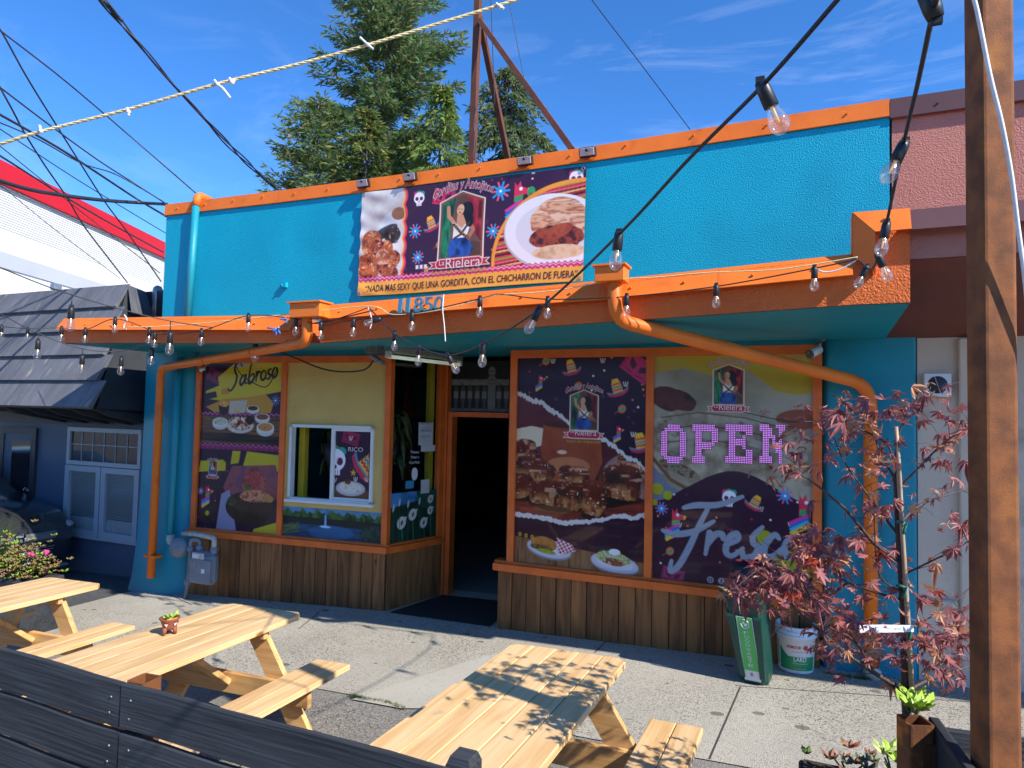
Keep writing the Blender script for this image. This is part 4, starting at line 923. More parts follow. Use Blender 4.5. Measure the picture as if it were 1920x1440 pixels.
# ---- doorway: orange frame, painted balustrade over the door
DY, dz = .97, 2.12
def dbox(mb, x0, x1, z0, z1, y0=DY-.06, y1=DY+.06): mb.box(((x0+x1)/2, (y0+y1)/2, (z0+z1)/2), (x1-x0, y1-y0, z1-z0))
g = gz(-3.6)
mb = MB(); dbox(mb, -4.06, -3.99, g-.05, 2.83); dbox(mb, -3.988, -3.93, g-.05, dz+.06, DY-.03, DY+.1); dbox(mb, -3.928, -3.05, dz, dz+.06, DY-.03, DY+.1); dbox(mb, -3.07, -2.98, g-.05, 2.83)
fD = part('door_frame', mb, M['orange_wood'], rest)
C = Canvas(.92, 2.8-dz-.07, .0055, '#0b0d0c'); W_, H_ = C.W, C.H; X = lambda f: f*W_; Y = lambda f: f*H_
C.tone(np.ones(C.x.shape), ['#050606', '#10140f', '#1c2018'], 14, 3)
C.tone(C.mpoly([(0, Y(.36)), (W_, Y(.36)), (W_, Y(.48)), (0, Y(.48))]), ['#5a5a58', '#8a8a86', '#6a6a66'], 14, 4)
C.tone(C.mpoly([(0, Y(.94)), (W_, Y(.94)), (W_, H_), (0, H_)]), ['#5a5a58', '#8a8a86'], 14, 5)
for i in range(9):
    x = X(.07+.105*i)
    if i == 5: continue
    C.poly([(x-.02, Y(.5)), (x+.02, Y(.5)), (x+.03, Y(.58)), (x+.032, Y(.74)), (x+.014, Y(.86)), (x+.03, Y(.95)), (x-.03, Y(.95)), (x-.014, Y(.86)), (x-.032, Y(.74)), (x-.03, Y(.58))], '#4c4e4c')
    C.rect(x-.029, Y(.6), x+.029, Y(.74), '#8f908c')
    for k in (-1, 0, 1): C.line([(x+k*.015, Y(.6)), (x+k*.015, Y(.74))], .004, '#5a5a56')
x = X(.595); C.poly([(x-.05, Y(.98)), (x-.05, Y(.5)), (x-.07, Y(.46)), (x-.07, Y(.36)), (x-.03, Y(.3)), (x-.05, Y(.22)), (x-.04, Y(.14)), (x, Y(.1)), (x+.04, Y(.14)), (x+.05, Y(.22)), (x+.03, Y(.3)), (x+.07, Y(.36)), (x+.07, Y(.46)), (x+.05, Y(.5)), (x+.05, Y(.98))], '#7e807c')
for yy in (.2, .29, .37, .45): C.line([(x-.06, Y(yy)), (x+.06, Y(yy))], .008, '#4a4c4a')
C.build('mural', (lambda u, v: np.stack([-3.985+u*.92, np.full(len(u), DY+.03), 2.8-v*(2.8-dz-.07)], 1)), M['mural'], fD, .85)
# right jamb wall of the alcove
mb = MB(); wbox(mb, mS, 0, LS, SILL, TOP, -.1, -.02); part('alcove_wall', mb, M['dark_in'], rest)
mb = MB(); wbox(mb, mS, 0, LS, -.1, SILL-.07, -.12, -.0); part('alcove_base', mb, M['plank'], rest)

# ---- right picture windows
def rib_poster():
    W_, H_ = smr-.035-.06, zz1-zz0+.03
    C = Canvas(W_, H_, .0056, '#2a0d24'); X = lambda f: f*W_; Y = lambda f: f*H_
    d_confetti(C, 46, 3, 0, 0, None, Y(.55), 1.15)
    for (x, y, s, r) in ((.43, .055, .1, -.25), (.78, .15, .11, -.3), (.96, .4, .12, -.2)): d_sombrero(C, X(x), Y(y), s, r)
    for (x, y) in ((.23, .025), (.49, .145), (.82, .25)): d_maraca(C, X(x), Y(y), .06)
    d_paper(C, X(.93), Y(.06), .15, .62); d_paper(C, X(.62), Y(-.01), .05, .2)
    d_pinata(C, X(.19), Y(.125), .06); d_pinata(C, X(.8), Y(.36), .06)
    # torn photo of ribs
    top = [(0, .17), (.06, .185), (.12, .205), (.2, .215), (.27, .25), (.34, .27), (.42, .31), (.6, .36), (.7, .385), (.78, .42), (.86, .46), (.93, .475), (1.0, .515)]
    bot = [(1.0, .735), (.9, .755), (.82, .745), (.7, .77), (.6, .785), (.5, .79), (.4, .805), (.28, .79), (.15, .785), (0, .78)]
    jit = lambda P, a, s: [(X(p[0]), Y(p[1])+a*math.sin(17*p[0]+s)) for p in P]
    def dense(P, n=9, a=.008, s=0):
        Q = []; q = random.Random(s)
        for (p, r_) in zip(P[:-1], P[1:]):
            for k in range(n): t_ = k/n; Q.append((X(p[0]+(r_[0]-p[0])*t_), Y(p[1]+(r_[1]-p[1])*t_)+q.uniform(-a, a)))
        Q.append((X(P[-1][0]), Y(P[-1][1]))); return Q
    C.blend(C.mpoly(dense(top, 8, .012, 1)+dense(bot, 8, .01, 2)), '#cfc6c0')
    t2 = dense([(p[0], p[1]+.022) for p in top], 8, .014, 3); b2_ = dense([(p[0], p[1]-.02) for p in bot], 8, .01, 4)
    pm_ = C.mpoly(t2+b2_)
    C.tone(pm_, ['#3a1014', '#5a1f24', '#6a2a2e'], 3, 5)
    C.tone(pm_*C.mell(X(.95), Y(.55), .35, .22), ['#7a4a44', '#a07a70', '#5a2a28'], 5, 6)
    C.blend(pm_*C.mell(X(.13), Y(.39), .2, .1, 0, .3, 9, 3), '#d8c4a4')                                   # tortilla / bread glare
    C.tone(pm_*C.mpoly([(X(-.1), Y(.66)), (X(1.1), Y(.66)), (X(1.1), Y(.8)), (X(-.1), Y(.8))]), ['#4a1410', '#7a2a1c', '#933a24'], 6, 8, sx=.5, sy=5)
    C.tone(pm_*C.mell(X(.45), Y(.64), .66, .17), ['#0c0606', '#1c100c', '#120a08'], 9, 9)                # pan
    C.tone(pm_*C.mpoly([(X(.22), Y(.33)), (X(.66), Y(.33)), (X(.68), Y(.5)), (X(.6), Y(.62)), (X(.28), Y(.62)), (X(.2), Y(.46))]), ['#6a2a14', '#8a3a1a', '#a04a22'], 5, 10)  # clay jar
    C.blend(pm_*C.mell(X(.44), Y(.33), .29, .035), '#4a1c10'); C.blend(.7*pm_*C.mell(X(.42), Y(.52), .22, .08), '#c07a4a'); C.blend(.8*pm_*C.mell(X(.37), Y(.46), .05, .02), '#e8c8a8')
    def rib(x, y, w, h, r, sd):
        """one glazed rib: dark sticky top, paler cut face, wet highlights"""
        c, t = math.cos(r), math.sin(r); U, V = (C.x-X(x))*c+(C.y-Y(y))*t, -(C.x-X(x))*t+(C.y-Y(y))*c
        wob = .42*(fbm(C.x*8, C.y*8, 3, sd)-.5); w *= 1.22; h *= 1.15
        m_ = pm_*C.soft(((np.abs(U/w+wob)**3.2+np.abs(V/h+wob)**3.2)**(1/3.2)-1)*min(w, h))
        C.blend(pm_*C.mell(X(x), Y(y)+h*1.0, w*1.05, h*.3)*.85, '#0c0504')
        C.tone(m_, ['#260a05', '#4a150a', '#6b2410', '#54180b'], 6, sd+20)
        face = np.clip((V/h-.05+.5*(fbm(C.x*5, C.y*5, 2, sd+3)-.5))*2.2, 0, 1); C.tone(m_*face, ['#3c140a', '#6a2c14', '#9a5a2c', '#b47c46', '#54200e'], 13, sd+40, sx=1.6, sy=.7, k=1.9)
        C.blend(m_*np.clip((U/w-.55)*1.6, 0, .75), '#1c0805'); C.blend(m_*np.clip((-V/h-.55)*1.6, 0, .6), '#7a2c14')
        st = np.clip((fbm(C.x*10+2*fbm(C.x*6, C.y*6, 2, sd), C.y*26, 3, sd+60)-.63)*6, 0, 1); C.blend(m_*st*.7, '#d89a74')
        C.blend(m_*np.clip((fbm(C.x*38, C.y*44, 2, sd+80)-.79)*9, 0, 1), '#f2dcc8')
    for k, (x, y, w, h, r) in enumerate(((.05, .46, .13, .1, 0), (.9, .49, .13, .08, .15), (.16, .55, .17, .1, .2), (.47, .56, .12, .07, .0), (.05, .63, .1, .11, .05), (.82, .585, .17, .14, .04), (.19, .655, .085, .1, -.05), (.36, .66, .19, .115, .1), (.62, .665, .1, .15, .06))): rib(x, y, w, h, r, 3+k*5)
    C.blend(.8*pm_*C.mell(X(.3), Y(.66), .035, .04, .2, .6, 24, 3), '#a8845c')
    # two dishes on boards
    C.tone(C.mpoly([(0, Y(.875)), (W_, Y(.94)), (W_, H_), (0, H_)]), ['#4a2c1a', '#7a5234', '#8f6440', '#5c3a24'], 8, 31, sx=6, sy=.5)
    for (x, y) in ((.28, .92), (.78, .955)): C.ell(X(x), Y(y)+.012, .235, .092, '#8a8490', .12); C.ell(X(x), Y(y), .23, .085, '#bfbcc4', .12); C.ell(X(x), Y(y)-.005, .18, .06, '#cfccd2', .12)
    C.tone(C.mell(X(.24), Y(.9), .14, .07, .1, .15), ['#8a4a1c', '#b87a3a', '#9a5a26'], 14, 33); C.tone(C.mell(X(.22), Y(.918), .12, .03, .1, .4), ['#3a1c10', '#7a4a2a', '#5a7a20'], 40, 34); C.tone(C.mell(X(.26), Y(.935), .1, .022, .12, .3), ['#6a8a1c', '#b0a040'], 30, 35)
    ck = ((np.floor((C.x*.9+C.y*.3)/.022)+np.floor((C.y-C.x*.2)/.022)) % 2)[..., None]
    C.blend(C.mpoly([(X(.34), Y(.865)), (X(.46), Y(.89)), (X(.49), Y(.92)), (X(.36), Y(.945))]), np.where(ck > .5, np.array(lin('#b02030')), np.array(lin('#d8ccd0'))))
    C.tone(C.mell(X(.77), Y(.935), .17, .065, .1, .35, 14, 5), ['#8a9a30', '#c8cc8a', '#6a7a20', '#d8d4c0', '#7a3a1c'], 34, 36, k=2.2); C.tone(C.mell(X(.78), Y(.95), .1, .035, .1, .3), ['#4a2010', '#8a4a24', '#d0c0a0'], 50, 37); C.ell(X(.78), Y(.905), .055, .03, '#e4e0da')
    for i, x in enumerate((.045, .095, .145)): C.ell(X(x), Y(.865+.004*i), .017, .02, '#c8a020'); C.ell(X(x), Y(.865+.004*i), .008, .01, '#4a3010')
    d_logo(C, X(.535), Y(.262), .135); d_ribbon(C, X(.535), Y(.375), .21, .045)
    s_ = .03+.035
    C.build('poster', pfun(mR, s_, s_+W_, zz0, zz0+H_, .0), M['vinyl'], fR, 1.12)
    t_logo(fR, tfun(mR, s_, zz0+H_, .002), X(.535), Y(.262), .135)
rib_poster()
def fresco_poster():
    s_ = smr+.035; W_, H_ = LR-.02-.035-s_, zz1-zz0+.03
    C = Canvas(W_, H_, .0056, '#7a7a6c'); X = lambda f: f*W_; Y = lambda f: f*H_
    C.tone(np.ones(C.x.shape), ['#7a725a', '#98907a', '#a89e88'], 2.5, 3)
    C.blend(C.mpoly([(0, 0), (W_, 0), (W_, Y(.17)), (X(.92), Y(.18)), (X(.78), Y(.165)), (X(.7), Y(.12)), (X(.6), Y(.07)), (X(.4), Y(.1)), (X(.2), Y(.065)), (0, Y(.085))]), '#b09418')
    C.tone(C.mell(X(.13), Y(.205), .22, .11, .25, .2), ['#2a140e', '#4a2014', '#5a2a1a', '#1c0e0a'], 5, 5)
    C.tone(C.mell(X(.93), Y(.28), .2, .085), ['#7a3a1c', '#8f4a24'], 4, 6)
    # folded tortilla
    C.tone(C.mpoly([(X(.0), Y(.3)), (X(.15), Y(.25)), (X(.5), Y(.27)), (X(.85), Y(.3)), (X(1), Y(.36)), (X(1), Y(.62)), (X(.3), Y(.6)), (X(.0), Y(.52))]), ['#9a8c74', '#b4a68c', '#84765e', '#a59880'], 5, 7)
    for k, y in enumerate((.285, .34, .4)):
        C.line([(X(.05), Y(y+.0)), (X(.3), Y(y-.025)), (X(.6), Y(y-.005)), (X(.9), Y(y+.045))], .014, '#5a4632', .8)
    C.blend(.6*C.mline([(X(.05), Y(.37)), (X(.5), Y(.36)), (X(.95), Y(.44))], .07), '#b4ac9a')
    sp_ = np.clip((fbm(C.x*9, C.y*12, 4, 41)-.6)*5, 0, 1); C.blend(sp_*C.mpoly([(0, Y(.27)), (W_, Y(.29)), (W_, Y(.58)), (0, Y(.55))])*.8, '#6a4426')
    C.tone(C.mell(X(.17), Y(.51), .2, .05, .35, .2), ['#4a4a2a', '#6a3a22', '#8a8268', '#3a4a20'], 26, 9); C.blend(C.mline([(X(0), Y(.47)), (X(.12), Y(.56)), (X(.3), Y(.62))], .03), '#6a4a30')
    C.blend(C.mpoly([(0, Y(.5)), (X(.1), Y(.58)), (X(.28), Y(.65)), (0, Y(.66))]), '#6a7488')
    wv = [(X(i/30), Y(.57-.062*math.cos((i/30-.53)*6.2)+.03*(i/30 < .2)*(.2-i/30)*5)) for i in range(31)]
    C.blend(C.mpoly(wv+[(W_, H_), (0, H_)]), '#2e0f2a')
    d_confetti(C, 40, 12, 0, Y(.62), None, H_); d_skull(C, X(.5), Y(.625), .07); d_sombrero(C, X(.66), Y(.635), .085, .5); d_star(C, X(.84), Y(.6), .065); d_star(C, X(.06), Y(.69), .055)
    d_pinata(C, X(.16), Y(.745), .11); d_pinata(C, X(.955), Y(.66), .13); d_maraca(C, X(.12), Y(.875), .055); d_paper(C, X(.14), Y(.98), .1, .2, '#a02a5c'); d_paper(C, X(.95), Y(.93), .11, .4, '#7a2a6a')
    for (x, y, r_) in ((.03, .605, .055), (.1, .63, .042), (.01, .665, .03), (.72, .78, .065), (.93, .79, .05), (.84, .87, .1), (.97, .9, .06)): C.ell(X(x), Y(y), r_, r_, '#a0a01c')
    d_sombrero(C, X(.93), Y(.985), .09, .45); d_logo(C, X(.49), Y(.14), .125); d_ribbon(C, X(.49), Y(.24), .185, .038)
    d_script(C, X(.15), Y(.885), .21, '#8f96a2', FRESCO, .24, .3, -.06)
    for q in range(140):
        x, y = X(.1+.75*rnd.random()), Y(.73+.22*rnd.random())
        C.line([(x, y), (x+.03, y-.012)], .003, '#4a3a54', .5)
    for i, x in enumerate((.385, .455)): C.ell(X(x), Y(.98), .028, .028, '#a8a4b0'); C.ell(X(x), Y(.98), .018, .018, '#2e0f2a' if i == 0 else '#a8a4b0'); C.ell(X(x), Y(.98), .009, .009, '#a8a4b0')
    C.build('poster', pfun(mR, s_, s_+W_, zz0, zz0+H_, .0), M['vinyl'], fR, 1.12)
    t_logo(fR, tfun(mR, s_, zz0+H_, .002), X(.49), Y(.14), .125, False); line_part(fR, [M['t_dark']], 'f', tfun(mR, s_, zz0+H_, .002), X(.455), Y(.99), .04, None, bold=.02)
fresco_poster()

# ---- inside: dark room behind the door and the clear panes
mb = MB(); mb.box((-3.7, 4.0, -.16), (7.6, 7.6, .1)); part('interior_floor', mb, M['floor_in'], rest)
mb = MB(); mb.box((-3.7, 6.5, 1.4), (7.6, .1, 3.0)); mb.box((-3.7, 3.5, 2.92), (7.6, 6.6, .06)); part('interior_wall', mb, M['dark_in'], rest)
mb = MB(); wbox(mb, mA, LA-.18, LA-.1, zz0, TOP, -.16, -.1); wbox(mb, mL, s0+.02, s0+.1, zb, zt, -.22, -.14); part('interior_trim', mb, pm('yellow_wall', (.55, .4, .02), .7), rest)
# ------------------------------------------------------------------ things fixed to the shop front
# ---- banner on the upper wall
bc = [atY(680, 362, -.04), atY(1100, 311, -.04), atY(1093, 527, -.04), atY(671, 555, -.04)]
ban = thing('banner', 'wide printed vinyl banner tied flat on the teal wall above the canopy', 'banner', (bc[3]+bc[2])/2)
W_, H_ = (bc[1]-bc[0]).length, (bc[0]-bc[3]).length
C = Canvas(W_, H_, .0058, '#3a1434'); X = lambda f: f*W_; Y = lambda f: f*H_
d_confetti(C, 60, 21, 0, 0, None, Y(.8), 1.1)
for (x, y, s) in ((.27, .42, .075), (.63, .5, .075), (.655, .14, .1), (.29, .67, .07)): d_star(C, X(x), Y(y), s, '#2f9ad8', '#e0607a')
d_skull(C, X(.285), Y(.12), .075); d_skull(C, X(.962), Y(.1), .085); d_paper(C, X(.4), Y(.13), .13, .2, '#d8285a'); d_sombrero(C, X(.345), Y(.36), .11, -.35)
d_pinata(C, X(.735), Y(.22), .16); C.ell(X(.785), Y(.18), .045, .06, '#2f9c5a'); C.ell(X(.785), Y(.2), .02, .022, '#8a5a20'); d_maraca(C, X(.385), Y(.57), .05); d_sombrero(C, X(.335), Y(.8), .06, .1)
for i in range(3): C.rect(X(.283+.02*i)-.0, Y(.745), X(.283+.02*i)+.036, Y(.78), '#e8e0e8')
# left photo with a scalloped edge
sc = [(X(.205)+.03*abs(math.sin(i*.33)), Y(i/60)) for i in range(61)]
C.poly([(0, 0)]+[(p[0]+.045, p[1]) for p in sc]+[(0, H_)], '#e8305a'); C.poly([(0, 0)]+[(p[0]+.02, p[1]) for p in sc]+[(0, H_)], '#f0a42c')
lm = C.mpoly([(0, 0)]+sc+[(0, H_)])
C.tone(lm, ['#b0a8a0', '#d8d4d0', '#e4e0dc'], 3, 3); C.blend(lm*C.mell(X(.16), Y(.3), .2, .1, -.5), '#c8ccd0'); C.tone(lm*C.mell(X(.13), Y(.4), .16, .06, -.4), ['#2a2c30', '#50545a'], 9, 4); C.tone(lm*C.mell(X(.19), Y(.24), .09, .07), ['#8a5a3a', '#a87850'], 9, 5)
for k, (x, y, rx, ry, r_, dk) in enumerate(((.06, .5, .14, .15, .4, 0), (.16, .43, .11, .1, 0, 1), (.13, .56, .1, .09, .2, 0), (.05, .72, .17, .14, .2, 0), (.12, .65, .1, .09, .8, 2), (.17, .66, .09, .1, 0, 0), (.15, .78, .13, .08, .3, 0))):
    m_ = lm*C.mell(X(x), Y(y), rx, ry, r_, .22, 9, k)
    C.tone(m_, [['#5a1c0c', '#a84a20', '#c87038', '#8a3014', '#d08a58'], ['#1c1410', '#3a2c22', '#4a3a2c'], ['#c88a60', '#d8b090', '#b05a34']][dk], 14, 40+k, k=2.4); C.blend(lm*C.mell(X(x), Y(y)+ry*.9, rx*.7, ry*.14)*.6, '#3a1408')
    C.blend(m_*np.clip((fbm(C.x*30, C.y*30, 3, 80+k)-.68)*8, 0, 1)*.6, '#f0c8a0')
# right photo: plate on a striped cloth
rm = C.mell(X(.97), Y(.78), X(.345), Y(.68)); C.blend(rm, '#f09a2c'); rm = C.mell(X(.98), Y(.79), X(.342), Y(.655))
st = ((C.y+.12*C.x) % .16)/.16; cols = np.array([lin(c) for c in ('#c02838', '#d8606a', '#7a1420', '#e0b060', '#a02030', '#3a1410', '#d03a48', '#8a9a30')]); C.blend(rm, cols[(st*8).astype(int) % 8])
C.ell(X(.88), Y(.55), X(.205), Y(.335), '#b8b8b8', .1); rm2 = C.mell(X(.88), Y(.54), X(.2), Y(.325), .1); C.blend(rm2, '#e8e8ea'); C.blend(C.mell(X(.885), Y(.545), X(.16), Y(.25), .1), '#d8d8dc')
C.tone(C.mell(X(.9), Y(.46), X(.115), Y(.21), .0, .12), ['#a8603a', '#d8a078', '#e0b48c', '#b06a44', '#e8c4a0'], 7, 55, sx=.6, sy=2.6, k=2.2)
C.tone(C.mell(X(.895), Y(.6), X(.11), Y(.11), .0, .3, 9, 4), ['#3a1408', '#7a2c12', '#a84a24', '#5a1c0c'], 16, 56, k=2.2); C.tone(C.mell(X(.9), Y(.73), X(.11), Y(.065), 0, .1), ['#d8a878', '#e8c8a0', '#c08858'], 9, 57)
C.tone(C.mell(X(.895), Y(.55), X(.06), Y(.06), -.3, .3), ['#8a2c10', '#b85a30'], 20, 58)
# foot band
C.rect(0, Y(.865), W_, H_, '#e8a83c'); C.tone(C.mpoly([(0, Y(.865)), (W_, Y(.865)), (W_, H_), (0, H_)])*.6, ['#e8a030', '#f0b850'], 2, 7)
zc = '#c8286a'; n = 84
C.poly([(X(i/n), Y(.81+(.022 if i % 2 else 0))) for i in range(n+1)]+[(X((n-i)/n), Y(.855+(.022 if (n-i) % 2 else 0))) for i in range(n+1)], zc); C.zig(Y(.828), .022, '#f0c8d8', W_/n, .007)
d_logo(C, X(.487), Y(.42), .255); d_ribbon(C, X(.482), Y(.755), .37, .062)
def bmap(u, v):
    u = np.asarray(u, float); v = np.asarray(v, float); q = [np.array(p) for p in bc]
    P = (1-v)[..., None]*((1-u)[..., None]*q[0]+u[..., None]*q[1])+v[..., None]*((1-u)[..., None]*q[3]+u[..., None]*q[2])
    e = np.minimum(np.minimum(u, 1-u)*6, 1)*np.minimum(np.minimum(v, 1-v)*6, 1)
    wv = .011*e*np.sin(u*9+v*5)+.006*np.sin(v*34+u*6)*np.clip(1-u*2.2, 0, 1)+.005*np.sin(u*30+v*9)*np.clip(1-v*3.2, 0, 1)+.004*np.sin((u-v)*40)*np.clip(.25-u-.0, 0, 1)*4
    sag = .022*np.sin(u*math.pi)*np.clip(1-v*2, 0, 1)*0+.0
    P[..., 1] -= wv+.006; P[..., 2] -= .008*np.sin(u*math.pi*2)*v; return P
C.build('print', bmap, M['banner'], ban, 1.0)
OFFN = Vector((0, -.0015, 0))
bt = lambda u, v: Vector(bmap(np.array([u/W_]), np.array([v/H_]))[0])+Vector((0, -.0035, 0))
t_logo(ban, bt, X(.487), Y(.42), .255, False)
line_part(ban, [M['t_gold']], 'Autentico sabor de Aguascalientes', bt, X(.485), Y(.85), .052, .68, shear=.35)
line_part(ban, [M['t_dark']], '\u201cNADA MAS SEXY QUE UNA GORDITA, CON EL CHICHARRON DE FUERA\u201d', bt, X(.51), Y(.965), .075, W_*.94, bold=.012)
OFFN = Vector((0, -.0008, 0))
mb = MB()
for k in range(4): mb.lathe(bc[k]+Vector((.03*(1 if k in (0, 3) else -1), -.012, .025*(-1 if k < 2 else 1))), [(.012, 0), (.02, .004), (.022, .0), (.012, -.003)], 10, 0, (0, -1, 0))
part('eyelet', mb, M['metal'], ban)['kind'] = 'stuff'

# ---- house number on the flashing
num = thing('house_number', 'blue raised house number digits on the orange canopy edge', 'house number', atY(788, 588, -1.47))
for i, ch in enumerate('11850'):
    px = (751, 765, 785, 804, 823)[i]; p = atY(px, 587-i*.9, -1.515); mb = MB(); hh = .128
    text3d(mb, ch, lambda u, v, n, p=p: p+Vector((u, -n+(-v)*.12, -v)), 0, 0, hh, .022, .036 if ch == '1' else .085, 0, .006)
    part('digit', mb, M['digit'], num)

# ---- flood lamps along the parapet
for i, (px, py) in enumerate(((683, 345), (771, 333), (986, 303), (1103, 287))):
    p = atY(px, py, -.05); p.z = min(p.z, ZT-.06)
    t = thing('flood_lamp', ('flood lamp on the orange parapet, leftmost of the four, at the banner corner', 'flood lamp on the orange parapet, second of four from the left, over the banner photo', 'flood lamp on the orange parapet, third of four from the left, above the banner', 'flood lamp on the orange parapet, rightmost of the four, above the banner corner')[i], 'lamp', p, 'flood lamps along the parapet')
    Rm = Matrix.Rotation(math.radians(20), 3, 'X')
    mb = MB(); mb.box(p+Vector((0, -.02, 0)), (.17, .05, .1), 0, Rm, .012); part('housing', mb, M['black'], t)
    mb = MB(); mb.box(p+Vector((0, -.047, -.004)), (.145, .008, .072), 0, Rm, .004); part('lens', mb, M['flood_face'], t)
    mb = MB(); mb.ball(p+Vector((0, -.052, .012)), .018, 8); part('sensor', mb, M['black'], t)
    mb = MB(); mb.box(p+Vector((0, .022, 0)), (.06, .05, .05)); part('bracket', mb, M['black'], t)
mb = MB(); q = atY(535, 535, 0); mb.box(q+Vector((0, -.02, 0)), (.08, .04, .06)); mb.tube([q+Vector((-.02, -.03, 0)), q+Vector((-.02, -.055, -.01))], .014, 8)
single('wall_bracket', mb, M['teal'], 'small teal painted bracket sticking out of the upper wall', 'bracket')

# ---- rainwater pipes
def bend(pts, r, k=6):
    """polyline with rounded corners of radius r"""
    P = [Vector(p) for p in pts]; out = [P[0]]
    for i in range(1, len(P)-1):
        a, b = (P[i-1]-P[i]).normalized(), (P[i+1]-P[i]).normalized(); rr = min(r, (P[i-1]-P[i]).length*.45, (P[i+1]-P[i]).length*.45)
        for j in range(k+1):
            t_ = j/k; out.append((P[i]+a*rr)*(1-t_)**2+P[i]*2*t_*(1-t_)+(P[i]+b*rr)*t_**2)
    out.append(P[-1]); return out
def pipe(t, pts, r, mat, br=.12, name='pipe'):
    mb = MB(); mb.tube(bend(pts, br, 8), r, 14); return part(name, mb, mat, t)
def collar(t, p, d, r, mat):
    mb = MB(); d = Vector(d).normalized(); mb.tube([p-d*.02, p+d*.02], r*1.12, 14); return part('collar', mb, mat, t)
r_ = .047
d0 = atY(575, 590, -1.54); dl = thing('downspout', 'orange downspout crossing under the canopy to the left column', 'downspout', (-7.6, -.32, gz(-7.6)))
e1 = atY(577, 642, -1.53); e2 = atY(302, 690, -.34); e3 = atY(281, 1083, -.37)
pipe(dl, [d0, e1, e2, Vector((e2.x, e2.y, e2.z-.3)), Vector((e2.x+.02, e3.y, e3.z))], r_, M['orange'], .13)
mb = MB(); sb = atY(581, 583, -1.54); mb.box(sb, (.34, .15, .13), 0, None, .006); mb.box(sb+Vector((0, -.0, .07)), (.37, .19, .014)); part('scupper', mb, M['orange'], dl)
for f in (.3, .62): collar(dl, e1.lerp(e2, f), e2-e1, r_, M['orange'])
zz = .32; mb = MB(); mb.box((e2.x+.03, e3.y+.01, zz), (.2, .1, .035)); part('bracket', mb, M['orange'], dl)
d0 = atY(1152, 525, -1.54); e1 = atY(1154, 600, -1.53); e2 = atY(1632, 722, -.07); e3 = atY(1636, 1265, -.07)
dr = thing('downspout', 'orange downspout running from the canopy across the window to the right pier', 'downspout', (e3.x, -.07, gz(.5)))
pipe(dr, [d0, e1, e2, Vector((e2.x+.0, -.07, e3.z+.05))], .052, M['orange'], .2)
mb = MB(); sb = atY(1147, 516, -1.54); mb.box(sb, (.22, .15, .115), 0, None, .006); mb.box(sb+Vector((0, 0, .062)), (.25, .19, .014)); part('scupper', mb, M['orange'], dr)
mb = MB(); mb.lathe((e3.x, -.07, gz(.5)), [(.001, 0), (.068, 0), (.066, .06), (.05, .09)], 14); part('foot', mb, M['pvc'], dr)
du = thing('downspout', 'teal drain pipe with an orange elbow on the upper wall beside the roof corner', 'downspout', atY(350, 585, -.08))
a_ = atY(368, 378, -.05); b_ = atY(352, 587, -.06)
pipe(du, [a_+Vector((0, 0, -.05)), b_+Vector((0, 0, -.15))], .046, M['teal_flat'], .1)
mb = MB(); mb.tube(bend([a_+Vector((0, .2, .08)), a_+Vector((0, .02, .09)), a_+Vector((0, 0, -.06))], .07), .052, 14); part('elbow', mb, M['orange'], du)
# pipe on the lower column
dc = thing('drain_pipe', 'teal painted pipe down the left column ending in a white elbow', 'pipe', (-7.2, -.3, .5))
a_ = atY(338, 670, -.27); b_ = atY(316, 1006, -.3); b_.x = a_.x; pipe(dc, [a_, b_], .038, M['teal_flat'])
mb = MB(); mb.tube(bend([b_+Vector((0, 0, .03)), b_+Vector((0, 0, -.06)), b_+Vector((.22, -.01, -.07))], .07), .045, 12); part('elbow', mb, M['pvc'], dc)

# ---- gas meter
g0 = mL(.18, 0, .2); gm = thing('gas_meter', 'grey gas meter with pipes in front of the boarded base', 'gas meter', (g0.x, g0.y, gz(g0.x)))
c0 = atY(385, 1064, -.35); mb = MB(); mb.box(c0, (.36, .14, .38), 0, None, .05); mb.box(c0+Vector((0, -.075, -.03)), (.33, .03, .29), 0, None, .012); body = part('body', mb, M['meter'], gm)
mb = MB(); mb.box(c0+Vector((-.04, -.075, .145)), (.19, .02, .075), 0, None, .006); part('dial', mb, M['flood_face'], gm)
mb = MB(); mb.box(c0+Vector((-.07, -.088, .145)), (.1, .004, .05)); part('counter', mb, M['t_white'], body)
mb = MB(); mb.box(c0+Vector((.06, -.092, -.02)), (.05, .003, .05)); part('sticker', mb, M['t_white'], body)
mb = MB(); mb.box(c0+Vector((-.09, -.092, .03)), (.09, .003, .09)); part('nameplate', mb, M['metal'], body)
mb = MB(); mb.tube(bend([c0+Vector((.13, 0, .18)), c0+Vector((.13, 0, .36)), c0+Vector((-.2, .02, .37)), c0+Vector((-.45, .05, .35))], .05), .03, 10); part('outlet_pipe', mb, M['pvc'], gm)
mb = MB(); mb.tube(bend([c0+Vector((-.1, 0, .18)), c0+Vector((-.1, 0, .31)), c0+Vector((-.24, -.01, .31)), c0+Vector((-.24, -.01, -.05)), Vector((c0.x-.3, c0.y, gz(c0.x)-.02))], .05), .024, 10); part('riser', mb, M['meter'], gm)
mb = MB()
for (dx, dz) in ((-.1, .22), (-.24, .2), (.13, .22), (-.27, -.2)): mb.lathe(c0+Vector((dx, -.0, dz)), [(.04, -.03), (.045, -.02), (.045, .02), (.035, .03)], 10)
part('union', mb, M['meter'], gm)['kind'] = 'stuff'
mb = MB(); mb.lathe(c0+Vector((-.4, -.04, .2)), [(.001, -.05), (.06, -.04), (.115, -.012), (.118, .012), (.06, .04), (.001, .055)], 18, 0, (.35, -1, 0)); part('regulator', mb, M['meter'], gm)

